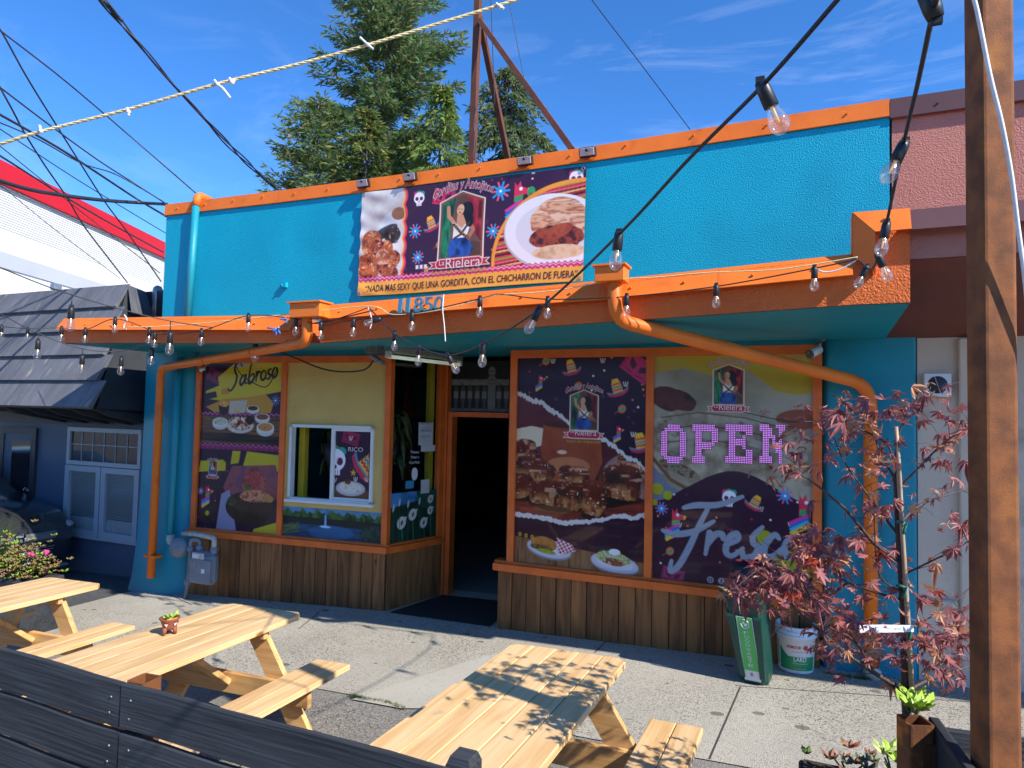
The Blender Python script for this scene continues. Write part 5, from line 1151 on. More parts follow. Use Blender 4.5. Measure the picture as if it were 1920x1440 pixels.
# ---- light under the canopy
n0, n1 = atZ(728, 668, 2.74), atZ(862, 684, 2.74)
fx = thing('tube_light', 'bare fluorescent tube on a grey batten under the canopy by the door', 'lamp', n0.lerp(n1, .5))
up = Vector((0, 0, 1)); mb = MB(); mb.bar(n0+up*.075, n1+up*.075, .1, .07, 0, up, .006); part('batten', mb, pm('batten', (.34, .34, .3), .5, (.24, .24, .22), 14), fx)
mb = MB(); mb.tube([n0, n1], .02, 12); part('lamp_tube', mb, M['tube_lamp'], fx)
for q in (n0, n1): mb = MB(); mb.box(q+Vector((0, 0, .02)), (.06, .03, .07)); part('lamp_holder', mb, M['white_vinyl'], fx)
jb = thing('junction_lamp', 'grey junction box and flood lamp beside the fluorescent tube', 'lamp', n0)
q = atZ(703, 655, 2.8); mb = MB(); mb.box(q, (.14, .14, .09), 0, None, .008); part('box', mb, pm('old_box', (.16, .16, .15), .6, (.1, .1, .1), 20), jb)
mb = MB(); mb.box(q+Vector((.06, -.03, -.11)), (.16, .1, .035), 0, Matrix.Rotation(.5, 3, 'Y'), .008); part('lamp_head', mb, M['metal'], jb)
mb = MB(); mb.tube(cr([q+Vector((0, 0, -.08)), q+Vector((-.15, .05, -.2)), atY(640, 697, -.2), atY(600, 690, -.2), atY(555, 672, -.15), atY(525, 660, -.15)], 8), .009, 6); single('cable', mb, M['cable'], 'black cable sagging from the junction lamp across the yellow panel', 'cable')
mb = MB(); mb.tube(cr([atY(520, 690, -.24), atY(500, 725, -.24), atY(470, 715, -.24), atY(450, 700, -.24), atY(440, 680, -.24)], 6), .006, 6); single('cable', mb, M['cable'], 'thin black cable drooping over the Sabroso poster', 'cable')

# ---- cameras
def cctv(px, py, Y, label, s=1.0, flip=1):
    p = atY(px, py, Y); t = thing('security_camera', label, 'camera', p); a = Vector((-.55*flip, -.75, -.35)).normalized()
    mb = MB(); mb.tube([p-a*.07*s, p+a*.07*s], [.036*s, .036*s], 14); part('body', mb, M['white_vinyl'], t)
    mb = MB(); mb.lathe(p+a*.07*s, [(.036*s, -.01), (.037*s, .0), (.03*s, .004), (.02*s, .002), (.001, .001)], 14, 0, a); part('lens', mb, M['screen'], t)
    mb = MB(); mb.tube([p-a*.05*s+Vector((0, 0, .02)), p+Vector((.05*flip*s, .08*s, .1*s))], .014*s, 8); mb.lathe(p+Vector((.05*flip*s, .08*s, .1*s)), [(.04*s, 0), (.04*s, .015), (.001, .016)], 10); part('mount', mb, M['metal'], t)
cctv(1527, 660, -.12, 'white bullet security camera at the top right window corner'); cctv(378, 693, -.28, 'small dark security camera at the top of the left column', .6)

# ---- OPEN sign of light dots
M['led'] = pm('led_dot', (.95, .3, .85), .4, (.6, .38, 1.0), 40, emit=.75); M['led_back'] = pm('led_plate', (.22, .05, .2), .4, (.16, .05, .22), 40, emit=.06)
F5 = {'O': ['..####..', '.######.', '##....##', '##....##', '##....##', '##....##', '##....##', '##....##', '##....##', '.######.', '..####..'],
      'P': ['#######.', '########', '.##...##', '.##...##', '.##...##', '.######.', '.#####..', '.##.....', '.##.....', '####....', '####....'],
      'E': ['########', '########', '.##...##', '.##..#..', '.#####..', '.#####..', '.##..#..', '.##...##', '.##...##', '########', '########'],
      'N': ['###..###', '####..##', '.###..#.', '.####.#.', '.##.#.#.', '.##.###.', '.##..##.', '.##..##.', '.##...#.', '####..#.', '####..#.']}
ol = atY(1240, 793, -.02); orr = atY(1474, 870, -.02)
op = thing('open_sign', 'glowing pink dotted OPEN sign on the right window', 'sign', ol.lerp(orr, .5)); op.location.z = orr.z-.1
lw_ = [(1240, 1286), (1298, 1346), (1360, 1411), (1424, 1472)]
for ch, (xa, xb) in zip('OPEN', lw_):
    A = atY(xa, 795, -.022); B = atY(xb, 870, -.022); cw, chh = (B.x-A.x)/8, (A.z-B.z)/11; mb = MB(); mk = MB()
    for j, row in enumerate(F5[ch]):
        for i, v in enumerate(row):
            if v != '#': continue
            x0, z0 = A.x+i*cw, A.z-j*chh
            mk.add([(x0, A.y+.004, z0), (x0+cw, A.y+.004, z0), (x0+cw, A.y+.004, z0-chh), (x0, A.y+.004, z0-chh)], [(0, 1, 2, 3)])
            for k in range(2):
                for l in range(2):
                    cx, cz = x0+cw*(.25+.5*k), z0-chh*(.25+.5*l); q = .0046
                    mb.add([(cx+q*math.cos(a), A.y, cz+q*math.sin(a)) for a in (.785, 2.356, 3.927, 5.498)], [(0, 1, 2, 3)])
    lt = part('letter', mk, M['led_back'], op, False); dt = part('light_dots', mb, M['led'], lt, False); dt['kind'] = 'stuff'

# ---- door mat
a_, b_, c_, d_ = atG(732, 1150), atG(918, 1176), Vector((-3.02, .9, 0)), Vector((-3.98, .9, 0))
mb = MB(); mb.prism([Vector((p.x, p.y, gz(p.x)+.006)) for p in (a_, b_, c_, d_)], (0, 0, .01)); single('door_mat', mb, M['mat_rubber'], 'black rubber mat lying in the doorway', 'mat')

# ---- food waste bin
b0_ = atG(1392, 1283); b1_ = atG(1444, 1286); ang = -.12
bn = thing('waste_bin', 'narrow dark green food waste bin leaning by the boarded base', 'bin', ((b0_.x+b1_.x)/2, b0_.y+.14, gz(-.35)+.006))
bl = Vector(bn.location); Rz = Matrix.Rotation(ang, 3, 'Z'); lean = lambda v: Vector((v.x-.13*v.z, v.y+.0*v.z, v.z))
def bx(v): return bl+lean(Rz @ Vector(v))
mb = MB(); hb, w0, w1, dd0, dd1 = .70, .108, .15, .13, .19
lv = [(0, w0*.9, dd0*.9), (.03, w0, dd0), (.56, w1*.95, dd1*.95), (.58, w1, dd1), (hb, w1*1.03, dd1*1.03), (hb+.0, w1*1.14, dd1*1.12), (hb+.03, w1*1.14, dd1*1.12), (hb+.03, w1*.95, dd1*.95), (.3, w1*.8, dd1*.8)]
def oct_(w, d, z):
    c_ = .035; return [bx(p) for p in ((-w+c_, -d, z), (w-c_, -d, z), (w, -d+c_, z), (w, d-c_, z), (w-c_, d, z), (-w+c_, d, z), (-w, d-c_, z), (-w, -d+c_, z))]
vs_ = []; 
for z, w, d in lv: vs_ += oct_(w, d, z)
mb.add(vs_, [(i*8+k, i*8+(k+1) % 8, (i+1)*8+(k+1) % 8, (i+1)*8+k) for i in range(len(lv)-1) for k in range(8)]+[tuple(range(8)), tuple((len(lv)-1)*8+k for k in range(8))]); body = part('body', mb, M['bin_green'], bn)
for sx in (-1, 1):
    mb = MB(); mb.add([bx((sx*w0*.5, -dd0-.002, .04)), bx((sx*w0*.92, -dd0-.002, .04)), bx((sx*w1*.9, -dd1*.93-.008, .54)), bx((sx*w1*.5, -dd1*.93-.008, .54)), bx((sx*w0*.5, -dd0-.022, .06)), bx((sx*w0*.88, -dd0-.022, .06)), bx((sx*w1*.86, -dd1*.93-.024, .52)), bx((sx*w1*.5, -dd1*.93-.024, .52))], [(4, 5, 6, 7), (0, 1, 5, 4), (1, 2, 6, 5), (2, 3, 7, 6), (3, 0, 4, 7)]); part('rib', mb, M['bin_green'], body)
mb = MB(); Lc = bx((0, dd1, hb+.04)); mb.box(Lc+Vector((0, .03, .0)), (.29, .035, .2), 0, Matrix.Rotation(-.5, 3, 'X'), .012); part('open_lid', mb, M['black'], bn)
sf = lambda u, v: bx((u*(1-.0*v), -dd0-(.46-v)*(dd1-dd0)/.62-.018+.004, .53-v))
mb = MB(); mb.quad(sf(-.062, 0), sf(.062, 0), sf(.062, .5), sf(-.062, .5)); st_ = part('sticker', mb, M['t_white'], bn, False)
OF = Vector((0, -.0015, 0)); sf2 = lambda u, v: sf(u, v)+OF; sf3 = lambda u, v: sf(u, v)+OF*2
mb = MB(); mb.quad(sf2(-.055, .006), sf2(.055, .006), sf2(.055, .42), sf2(-.055, .42)); part('sticker_field', mb, M['s_green'], st_, False)
for i, ch in enumerate('FOOD'): line_part(st_, [M['t_white']], ch, sf3, .0, .135+.032*i, .024, .035)
for i, ch in enumerate('WASTE'): line_part(st_, [M['t_white']], ch, sf3, .0, .265+.031*i, .023, .035)
line_part(st_, [M['t_dark']], 'R', sf2, 0, .465, .03, .024)
mb = MB(); mb.tube([sf3(.03*math.cos(a), .055+.034*math.sin(a)) for a in [i*.45-2.2 for i in range(13)]], .004, 5); mb.ball(sf3(.006, .06), (.014, .003, .014), 8); mb.ball(sf3(-.01, .045), (.009, .003, .009), 8); part('emblem', mb, M['t_white'], st_)['kind'] = 'stuff'

# ---- lard bucket
k0 = atG(1492, 1266); bk = thing('lard_bucket', 'white plastic lard bucket with a green label standing beside the bin', 'bucket', (k0.x, k0.y+.14, gz(k0.x)+.006)); kl = Vector(bk.location)
mb = MB(); mb.lathe(kl, [(.001, .002), (.13, .002), (.136, .012), (.15, .29), (.164, .292), (.164, .305), (.152, .307), (.152, .325), (.165, .327), (.165, .34), (.153, .342), (.153, .36), (.162, .362), (.162, .376), (.148, .376), (.146, .3), (.128, .02), (.001, .018)], 32); part('body', mb, M['foam_white'], bk)
def cyl(a, z, o=.0015): r = .136+.014*(z-.012)/.278+o; return kl+Vector((r*math.sin(a), -r*math.cos(a), z))
def kpatch(f, a0, a1, n=16):
    m_ = MB()
    for i in range(n):
        u, v = a0+(a1-a0)*i/n, a0+(a1-a0)*(i+1)/n; m_.quad(cyl(u, f(u)[0]), cyl(v, f(v)[0]), cyl(v, f(v)[1]), cyl(u, f(u)[1]))
    return m_
part('green_label', kpatch(lambda a: (.03, .14+.1*max(0, (-.45-a))*1.4), -.95, 1.15), M['l_green'], bk)
kt = lambda u, v: cyl(u/.145+.1, .24-v, .003)
line_part(bk, [M['t_white']], 'LARD', kt, .02, .135, .036, .1, bold=.02); line_part(bk, [M['l_red']], 'ARMOUR', kt, -.03, .035, .026, .11, bold=.012); line_part(bk, [M['l_red']], 'for frying and baking', kt, .02, .062, .008, .12); line_part(bk, [M['t_white']], 'NET WT 50 LB', kt, .02, .2, .008, .09); line_part(bk, [M['t_white']], 'rendered pork fat', kt, .02, .155, .008, .12)
mb = MB(); mb.poly([kt(.062+.02*math.cos(a)*(1.4 if int(i) % 2 else .7), .022+.022*math.sin(a)*(1.2 if int(i) % 2 else .75)) for i, a in enumerate([k*math.pi/5 for k in range(10)])]); part('emblem', mb, M['l_red'], bk, False)
part('side_print', kpatch(lambda a: (.05, .25), -1.52, -1.08, 3), pm('pale_green_print', (.3, .5, .36), .5), bk)
mb = MB(); mb.tube(cr([cyl(-1.4, .3, .02), cyl(-1.47, .24, .04), cyl(-.9, .33, .03), cyl(-.6, .37, .02)], 6), .0035, 5); part('handle', mb, M['metal'], bk)

# ---- seen through door and panes
ch = thing('dining_chair', 'dark dining chair with a crossed back just inside the doorway', 'chair', (-3.55, 2.7, -.1)); cl = Vector(ch.location); wd = pm('chair_wood', (.09, .05, .035), .5)
for i, (dx, dy) in enumerate(((-.2, -.2), (.2, -.2), (-.2, .2), (.2, .2))): mb = MB(); mb.box(cl+Vector((dx, dy, .23 if dy < 0 else .5)), (.04, .04, .46 if dy < 0 else 1.0)); part('leg', mb, wd, ch)
mb = MB(); mb.box(cl+Vector((0, 0, .47)), (.44, .44, .05), 0, None, .01); part('seat', mb, wd, ch)
mb = MB(); mb.box(cl+Vector((0, .2, .97)), (.44, .04, .08)); mb.bar(cl+Vector((-.2, .2, .55)), cl+Vector((.2, .2, .93)), .03, .04); mb.bar(cl+Vector((.2, .2, .55)), cl+Vector((-.2, .2, .93)), .03, .04); part('backrest', mb, wd, ch)
fr = thing('drinks_fridge', 'dim drinks fridge at the back of the dark room', 'fridge', (-4.3, 5.6, -.1)); fl = Vector(fr.location)
mb = MB(); mb.box(fl+Vector((0, 0, 1.0)), (.8, .7, 2.0)); part('cabinet', mb, M['black'], fr)
mb = MB(); mb.box(fl+Vector((0, -.37, 1.1)), (.68, .02, 1.6)); part('door_glass', mb, M['screen'], fr)
for z in (1.0, 1.35):
    for i in range(6): mb = MB(); mb.lathe(fl+Vector((-.27+.11*i, -.42, z)), [(.028, 0), (.028, .13), (.012, .18), (.012, .22)], 8); part('bottle', mb, M['flood_face'], fr)
def house_plant(label, p, n, L, seed, pot=True):
    q = random.Random(seed); t = thing('house_plant', label, 'plant', p); mb = MB()
    for i in range(n):
        a = q.uniform(0, 6.28); d = Vector((math.cos(a), math.sin(a)*.5, 0)); l = L*q.uniform(.6, 1.1); P = [p+Vector((q.gauss(0, .05), q.gauss(0, .03), q.uniform(-.5, .1)))]
        for k in range(5): P.append(P[-1]+d*l*.14*(1-k*.12)+Vector((0, 0, l*(.12-.1*k))))
        w = .045*q.uniform(.7, 1.2); s_ = Vector((-d.y, d.x, 0)); vs = []
        for k, pp in enumerate(P): ww = w*math.sin(math.pi*(k+.4)/5.6); vs += [pp-s_*ww, pp+s_*ww+Vector((0, 0, .01))]
        mb.add(vs, [(2*k, 2*k+1, 2*k+3, 2*k+2) for k in range(5)])
    part('leaves', mb, M['leaf_dark'], t, False)
    mb = MB(); mb.lathe(p+Vector((0, 0, -.3)), [(.001, -.15), (.1, -.15), (.14, .1), (.12, .1)], 12); part('pot', mb, M['black'], t)
house_plant('trailing green plant hanging behind the splayed side light', mA(.28, 2.0, -.3), 60, .5, 3); house_plant('leafy plant hanging inside the open half of the serving window', mL(sv-.22, 1.95, -.35), 30, .35, 5)
# ------------------------------------------------------------------ neighbours
# ---- right: pink and maroon building
nb_ = thing('neighbour_building', 'pink stucco building with maroon trim and beige ground floor to the right', 'building', (2.5, 1.0, .15))
mb = MB(); mb.box((3.05, .13, 4.05), (4.75, .22, 1.5)); part('upper_wall', mb, M['pink'], nb_)
mb = MB(); zz = ZT
loft(mb, [(x, [(.3, zz-.02), (-.012, zz-.005), (-.024, zz-.17), (-.018, zz-.175), (-.004, zz-.03), (.3, zz-.04)]) for x in (XR+.003, 5.4)]); mb.box((1.0, -.02, zz-.1), (.014, .02, .014)); part('parapet_cap', mb, M['maroon'], nb_)
zc_ = ZR-.0; mb = MB(); loft(mb, [(x, [(-1.27, zc_-.02), (-1.4, zc_-.008), (-1.495, fbR-.002), (-1.485, fbR-.006), (-1.39, zc_-.03), (-1.27, zc_-.04)]) for x in (XC+.003, 5.4)]); part('canopy_flashing', mb, M['maroon'], nb_)
zf = atY(1760, 483, -1.37).z
mb = MB(); loft(mb, [(x, [(-1.37, zc_-.04), (-1.37, zf), (-1.27, zf-.0), (-.6, zc_-.1), (-.6, zc_-.04)]) for x in (XC+.004, 5.4)]); part('fascia', mb, M['pink'], nb_)
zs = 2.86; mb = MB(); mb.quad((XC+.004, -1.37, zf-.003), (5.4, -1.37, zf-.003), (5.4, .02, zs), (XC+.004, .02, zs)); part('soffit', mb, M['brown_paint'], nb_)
mb = MB(); mb.box((3.2, .2, 1.45), (4.7, .36, 3.0)); part('lower_wall', mb, M['beige'], nb_)
# shallow panel mouldings on the beige wall
pa_, pb_ = atY(1724, 1105, .0), atY(1795, 1105, .0)
for (x0_, x1_, z0_, z1_) in ((pa_.x, pb_.x, .72, .78),): mb = MB(); mb.box(((x0_+x1_)/2, .005, (z0_+z1_)/2), (x1_-x0_, .06, z1_-z0_), 0, None, .012); part('ledge', mb, M['beige'], nb_)
xa_ = atY(1792, 800, 0).x; mb = MB(); mb.box((xa_+.17, .0, 1.45), (.3, .06, 2.8), 0, None, .01); part('pilaster', mb, M['beige'], nb_)
mb = MB(); q = atY(1803, 600, -.04); mb.tube([q+Vector((0, 0, .3)), q, q+Vector((.01, -.02, -.05))], [.028, .028, .02], 10); part('pipe_end', mb, M['beige'], nb_)
vp_ = atY(1756, 722, -.0); mb = MB()
mb.box(vp_+Vector((0, -.035, 0)), (.19, .02, .19), 0, None, .008); vt = part('vent_plate', mb, M['white_vinyl'], nb_)
mb = MB(); mb.lathe(vp_+Vector((0, -.046, 0)), [(.001, .001), (.068, .001), (.07, .0)], 18, 0, (0, -1, 0)); part('vent_hole', mb, M['black'], vt); mb = MB(); mb.bar(vp_+Vector((-.02, -.05, .066)), vp_+Vector((.02, -.05, -.066)), .006, .006); part('vent_blade', mb, M['metal'], vt)

# ---- left: blue-grey building with a shingled mansard
bl_ = thing('blue_building', 'blue-grey building with a dark shingled mansard roof to the left', 'building', (-10.5, 1.0, gz(-10)))
WY = .2
mb = MB(); mb.box((-11.2, WY+.15, 1.0), (6.6, .3, 2.7)); part('wall', mb, M['blue_paint'], bl_)
mb = MB(); mb.box((-11.2, 4.3, 1.8), (6.6, 7.5, 4.1)); part('rear_block', mb, M['blue_dark'], bl_)
mb = MB(); mb.box((-11.2, WY-.02, 1.96), (6.6, .06, .16)); part('eave_board', mb, M['blue_dark'], bl_)
rT, rB = Vector((-8.62, .06, 3.84)), Vector((-7.97, -.75, 2.12)); rl = 6.2
# courses of shingles on the front slope, lapping like steps
nc = 5; vF = rT-Vector((rB.x-(rB.x-rT.x), 0, 0)); slope = Vector((0, rT.y-rB.y, rT.z-rB.z)); Ls = slope.length; sd_ = slope.normalized(); out = Vector((0, -sd_.z, sd_.y))
mb = MB(); mb.poly([rB+Vector((0, .03, 0)), rB+Vector((-rl, .03, 0)), rT+Vector((-rl, .03, 0)), rT+Vector((0, .03, 0))]); H_ = Vector((-9.15, 1.0, 3.84)); hb_ = Vector((-7.97, .2, 2.1))
mb.poly([rB, hb_, Vector((-8.5, 1.0, 3.5)), H_, rT]); mb.poly([rB+Vector((0, 0, .0)), rB+Vector((-rl, 0, 0)), Vector((rB.x-rl, WY, 2.05)), Vector((rB.x, WY, 2.05))]); rf_ = part('roof', mb, M['blue_dark'], bl_)
q = random.Random(8); hgt = Ls/nc
sh_me = []
for w in (.22, .27, .33):
    m_ = MB(); R3 = Matrix((Vector((1, 0, 0)), -out, sd_)).transposed()
    vs = [Vector((x*w/2*.985, y, z)) for x in (-1, 1) for (y, z) in ((-.055, 0), (-.008, hgt*1.04), (.0, hgt*1.04), (.0, 0))]
    vs = [Vector((1, 0, 0))*v.x-out*v.y+sd_*v.z for v in vs]; m_.add(vs, [(0, 1, 2, 3), (4, 7, 6, 5), (0, 4, 5, 1), (1, 5, 6, 2), (2, 6, 7, 3), (3, 7, 4, 0)]); sh_me.append((w, shape('shingle', m_, [M['shingle']])))
for c_ in range(nc):
    t_ = c_/nc; xr = rB.x+(rT.x-rB.x)*(t_+.12); x = xr
    while x > rB.x-rl+.3:
        w, me = q.choice(sh_me); p = rB+slope*t_; piece('shingle', me, rf_, (x-w/2, p.y+q.uniform(-.002, .002), p.z)); x -= w
# the lit return at the top right of the roof
for i in range(5):
    m_ = MB(); a = rT.lerp(H_, i/5); b = rT.lerp(H_, (i+1)/5); dn = Vector((.3, -.15, -.42)); m_.prism([a, b-(b-a)*.02, b-(b-a)*.02+dn, a+dn], (.02, -.012, .008)); part('shingle', m_, M['shingle'], rf_)
# brackets under the eave
for px in (18, 58, 98, 145, 190):
    m_ = MB(); p = atY(px, 775, -.6); m_.prism([(p.x-.04, -.68, 2.11), (p.x-.04, WY-.05, 2.11), (p.x-.04, WY-.05, 1.9), (p.x-.04, -.5, 2.03)], (.08, 0, 0)); part('eave_bracket', m_, M['blue_dark'], bl_)
# windows
def bw(mb, x0, x1, z0, z1, y0, y1, mi=0): mb.box(((x0+x1)/2, (y0+y1)/2, (z0+z1)/2), (x1-x0, y1-y0, z1-z0), mi)
wx0, wx1, wz0, wz1, wzm = -9.88, -8.33, .3, 1.84, 1.3; FR = M['white_vinyl']; fw = .06
M['grey_frame'] = pm('grey_window_frame', (.32, .36, .4), .45, (.3, .34, .38), 4)
mb = MB(); bw(mb, wx0, wx1, wzm, wzm+fw, WY-.05, WY); bw(mb, wx0, wx1, wz1-fw, wz1, WY-.05, WY); bw(mb, wx0, wx0+fw, wzm+fw, wz1-fw, WY-.05, WY); bw(mb, wx1-fw, wx1, wzm+fw, wz1-fw, WY-.05, WY); tw = part('transom_window', mb, M['grey_frame'], bl_)
mb = MB(); bw(mb, wx0+fw, wx1-fw, wzm+fw, wz1-fw, WY-.02, WY-.012); part('pane', mb, M['screen'], tw)
for i in range(1, 6): mb = MB(); x = wx0+fw+(wx1-wx0-2*fw)*i/6; bw(mb, x-.005, x+.005, wzm+fw, wz1-fw, WY-.03, WY-.021); part('muntin', mb, M['grey_frame'], tw)
mb = MB(); bw(mb, wx0+fw, wx1-fw, (wzm+wz1)/2+.02, (wzm+wz1)/2+.03, WY-.031, WY-.0215); part('muntin', mb, M['grey_frame'], tw)
M['blind'] = pm('window_blind', (.3, .31, .31), .6, (.27, .28, .28), 3)
xm = (wx0+wx1)/2
for (a, b) in ((wx0, xm-.01), (xm+.01, wx1)):
    mb = MB(); bw(mb, a, b, wz0, wz0+.09, WY-.06, WY); bw(mb, a, b, wzm-.09, wzm-.01, WY-.06, WY); bw(mb, a, a+.09, wz0+.09, wzm-.09, WY-.06, WY); bw(mb, b-.09, b, wz0+.09, wzm-.09, WY-.06, WY); cw_ = part('casement', mb, M['grey_frame'], bl_)
    mb = MB(); bw(mb, a+.09, b-.09, wz0+.09, wzm-.09, WY-.03, WY-.024); part('pane', mb, M['glass'], cw_)
    mb = MB()
    for k in range(30):
        z = wzm-.1-(wzm-wz0-.36)*k/30; mb.box(((a+b)/2, WY-.012, z), (b-a-.19, .003, .02), 0, Matrix.Rotation(.5, 3, 'X'))
    part('blind', mb, M['blind'], cw_)['kind'] = 'stuff'
    mb = MB(); bw(mb, a+.09, b-.09, wz0+.09, wz0+.26, WY-.01, WY-.006); part('curtain', mb, pm('curtain', (.4, .4, .4), .8, (.3, .3, .3), 30, stretch=(3, 1, .2)), cw_)
mb = MB(); bw(mb, wx0-.03, wx1+.03, wz0-.03, wz0, WY-.07, WY); part('window_sill', mb, M['grey_frame'], bl_)
# glazed door
dx0, dx1, dzt, dg = -11.5, -10.62, 1.8, gz(-11)
mb = MB(); bw(mb, dx0, dx0+.1, dg, dzt, WY-.04, WY); bw(mb, dx1-.1, dx1, dg, dzt, WY-.04, WY); bw(mb, dx0+.1, dx1-.1, dzt-.1, dzt, WY-.04, WY); part('door_frame', mb, M['blue_dark'], bl_)
mb = MB(); bw(mb, dx0+.1, dx1-.1, dg, dzt-.1, WY-.025, WY); dd_ = part('door', mb, M['blue_paint'], bl_)
mb = MB(); bw(mb, dx0+.3, dx1-.13, dg+.2, dzt-.2, WY-.03, WY-.026); part('pane', mb, M['screen'], dd_)
mb = MB(); mb.ball((dx0+.2, WY-.06, .75), .03, 8); part('handle', mb, M['chrome'], dd_)
mb = MB(); p = atY(295, 560, .6); mb.tube(bend([p+Vector((-.12, .1, .12)), p+Vector((0, 0, .14)), p+Vector((0, 0, -.5))], .08), .07, 14); single('vent_pipe', mb, pm('galvanised', (.45, .45, .43), .45, (.3, .3, .29), 10, metal=.6), 'galvanised roof vent pipe between the mansard roof and the teal wall', 'pipe')
mb = MB(); p = atY(105, 538, .5); mb.box(p, (.12, .12, .1), 0, None, .01); mb.tube([p, p+Vector((0, 0, -.2))], .02, 8); single('roof_box', mb, M['metal'], 'small grey box on the ridge of the shingled roof', 'roof box')

# ---- far left: white hall with a red band, behind
D0, D1 = 16.0, 30.0
wh = thing('white_building', 'large white clad building with a red roof band behind the blue one', 'building', (-16, 14, -.5))
A0 = atD(-260, 720, 15.6); A1 = atD(330, 720, 29.0)
k0 = CAM+ray(0, 312)*17.0; k1 = CAM+ray(308, 451)*(17.0*(312-742)/(451-741)*1.0)
d_ = Vector((k1.x-k0.x, k1.y-k0.y, 0)); Lw = d_.length; d_.normalize(); nn = Vector((d_.y, -d_.x, 0)); zt_ = (k0.z+k1.z)/2
base = Vector((k0.x, k0.y, 0))-d_*6; Lw += 30
def wp(s, z, o=0): return base+d_*s+nn*o+Vector((0, 0, z))
def wb(mb, s0, s1, z0, z1, o0, o1): mb.add([wp(s, z, o) for s in (s0, s1) for o in (o0, o1) for z in (z0, z1)], [(0, 1, 3, 2), (4, 6, 7, 5), (0, 4, 5, 1), (2, 3, 7, 6), (0, 2, 6, 4), (1, 5, 7, 3)])
zr = (CAM+ray(0, 346)*17.0).z; zg = (CAM+ray(0, 470)*17.0).z; zg2 = (CAM+ray(0, 500)*17.0).z
mb = MB(); wb(mb, 0, Lw, -1.5, zg2, -6, 0); part('lower_wall', mb, M['white_paint'], wh)
mb = MB(); wb(mb, 0, Lw, zg2+.001, zg, -6, .03); part('grey_band', mb, M['grey_band'], wh)
n = 17; zs_ = np.linspace(zg+.35*(zr-zg), zr, n+1)
mb = MB(); wb(mb, 0, Lw, zg+.001, zs_[0], -6, .02); part('lower_cladding', mb, M['white_paint'], wh)
for i in range(n): mb = MB(); wb(mb, 0, Lw, zs_[i]+.02, zs_[i+1], -.2, .02); part('cladding_board', mb, M['white_paint'], wh)
mb = MB(); wb(mb, 0, Lw, zs_[0]+.002, zr-.002, -6, -.02); part('backing', mb, M['grey_band'], wh)
mb = MB(); wb(mb, -.2, Lw, zr+.002, zt_, -6.2, .14); part('red_band', mb, M['red'], wh)
# ---- across the street (only met in reflections)
ac = thing('opposite_building', 'pale pink shop building on the far side of the street', 'building', (-8, -27, -.5))
mb = MB(); mb.box((-10, -27, 2.2), (40, 6, 5.6)); part('wall', mb, pm('dusty_pink', (.5, .36, .38), .8, (.4, .28, .3), 1.0), ac)
for i in range(8): mb = MB(); mb.box((-27+i*4.8, -23.97, 1.3), (3.2, .1, 2.2)); part('window', mb, M['screen'], ac)
mb = MB(); mb.box((-10, -23.9, 3.4), (40.2, .6, .5)); part('awning', mb, M['blue_dark'], ac)
# ------------------------------------------------------------------ picnic tables
def picnic():
    t = thing('picnic_table', '', 'picnic table', (0, 0, 0)); L, ZT_ = 1.56, .745; n = 5; w = .143
    pm_me = {}
    for i in range(n):                                         # top boards, the outer two with clipped corners
        x = (i-2)*w; q = MB(); h = .038; hw = w/2-.0025; y0, y1 = -L/2, L/2; c_ = .045
        if i == 0: o = [(-hw+c_, y0), (hw, y0), (hw, y1), (-hw+c_, y1), (-hw, y1-c_), (-hw, y0+c_)]
        elif i == n-1: o = [(-hw, y0), (hw-c_, y0), (hw, y0+c_), (hw, y1-c_), (hw-c_, y1), (-hw, y1)]
        else: o = [(-hw, y0), (hw, y0), (hw, y1), (-hw, y1)]
        b = .004; cx = sum(p[0] for p in o)/len(o); cy = 0
        ins = [(p[0]-math.copysign(b, p[0]-cx), p[1]-math.copysign(b, p[1])) for p in o]
        m = len(o); vs = [(*p, 0) for p in ins]+[(*p, b) for p in o]+[(*p, h-b) for p in o]+[(*p, h) for p in ins]
        q.add(vs, [tuple(range(m))[::-1], tuple(3*m+k for k in range(m))]+[(r_*m+k, r_*m+(k+1) % m, (r_+1)*m+(k+1) % m, (r_+1)*m+k) for r_ in range(3) for k in range(m)])
        piece('top_board', shape('top_board', q, [M['table_y']]), t, (x, 0, ZT_-h))
    q = MB(); q.box((0, 0, 0), (.138, L-.02, .038), 0, None, .004); bm_ = shape('bench_board', q, [M['table_y']])
    for s in (-1, 1):
        for k in (0, 1): piece('bench_board', bm_, t, (s*(.555+.143*k), 0, .425))
    for e in (-1, 1):
        y = e*.48
        for s in (-1, 1):                                      # splayed legs
            q = MB(); top = Vector((s*.2, y, .70)); bot = Vector((s*.66, y, .0)); dx = (bot-top).normalized()
            per = Vector((dx.z, 0, -dx.x))*.07; yy = Vector((0, .019, 0))
            cut = lambda p, z: p+dx*((z-p.z)/dx.z)
            P = [cut(top-per, .705), cut(top+per, .705), cut(bot+per, 0), cut(bot-per, 0)]
            q.prism([p-yy for p in P], yy*2); part('leg', q, M['table_x'], t)
            q = MB(); p_ = cut((top+bot)/2, .33)
            for (ox, oz) in ((.03, .03), (-.02, -.035)): q.lathe(p_+Vector((ox*s, e*.02+.0, oz)), [(.001, .006), (.012, .006), (.013, .0)], 8, 0, (0, e, 0))
            part('bolt', q, M['metal'], t)['kind'] = 'stuff'
        q = MB(); q.box((0, y-e*.04, .335), (1.4, .038, .14), 0, None, .005); part('cross_beam', q, M['table_x'], t)
        q = MB(); q.box((0, y-e*.04, .68), (.66, .038, .05), 0, None, .005); part('top_batten', q, M['table_x'], t)
        q = MB(); q.bar((0, e*.05, .66), (0, e*.42, .34), .09, .038, 0, (0, 1, 1), .004); part('brace', q, M['table_x'], t)
    return t
T0 = picnic(); tabs = []
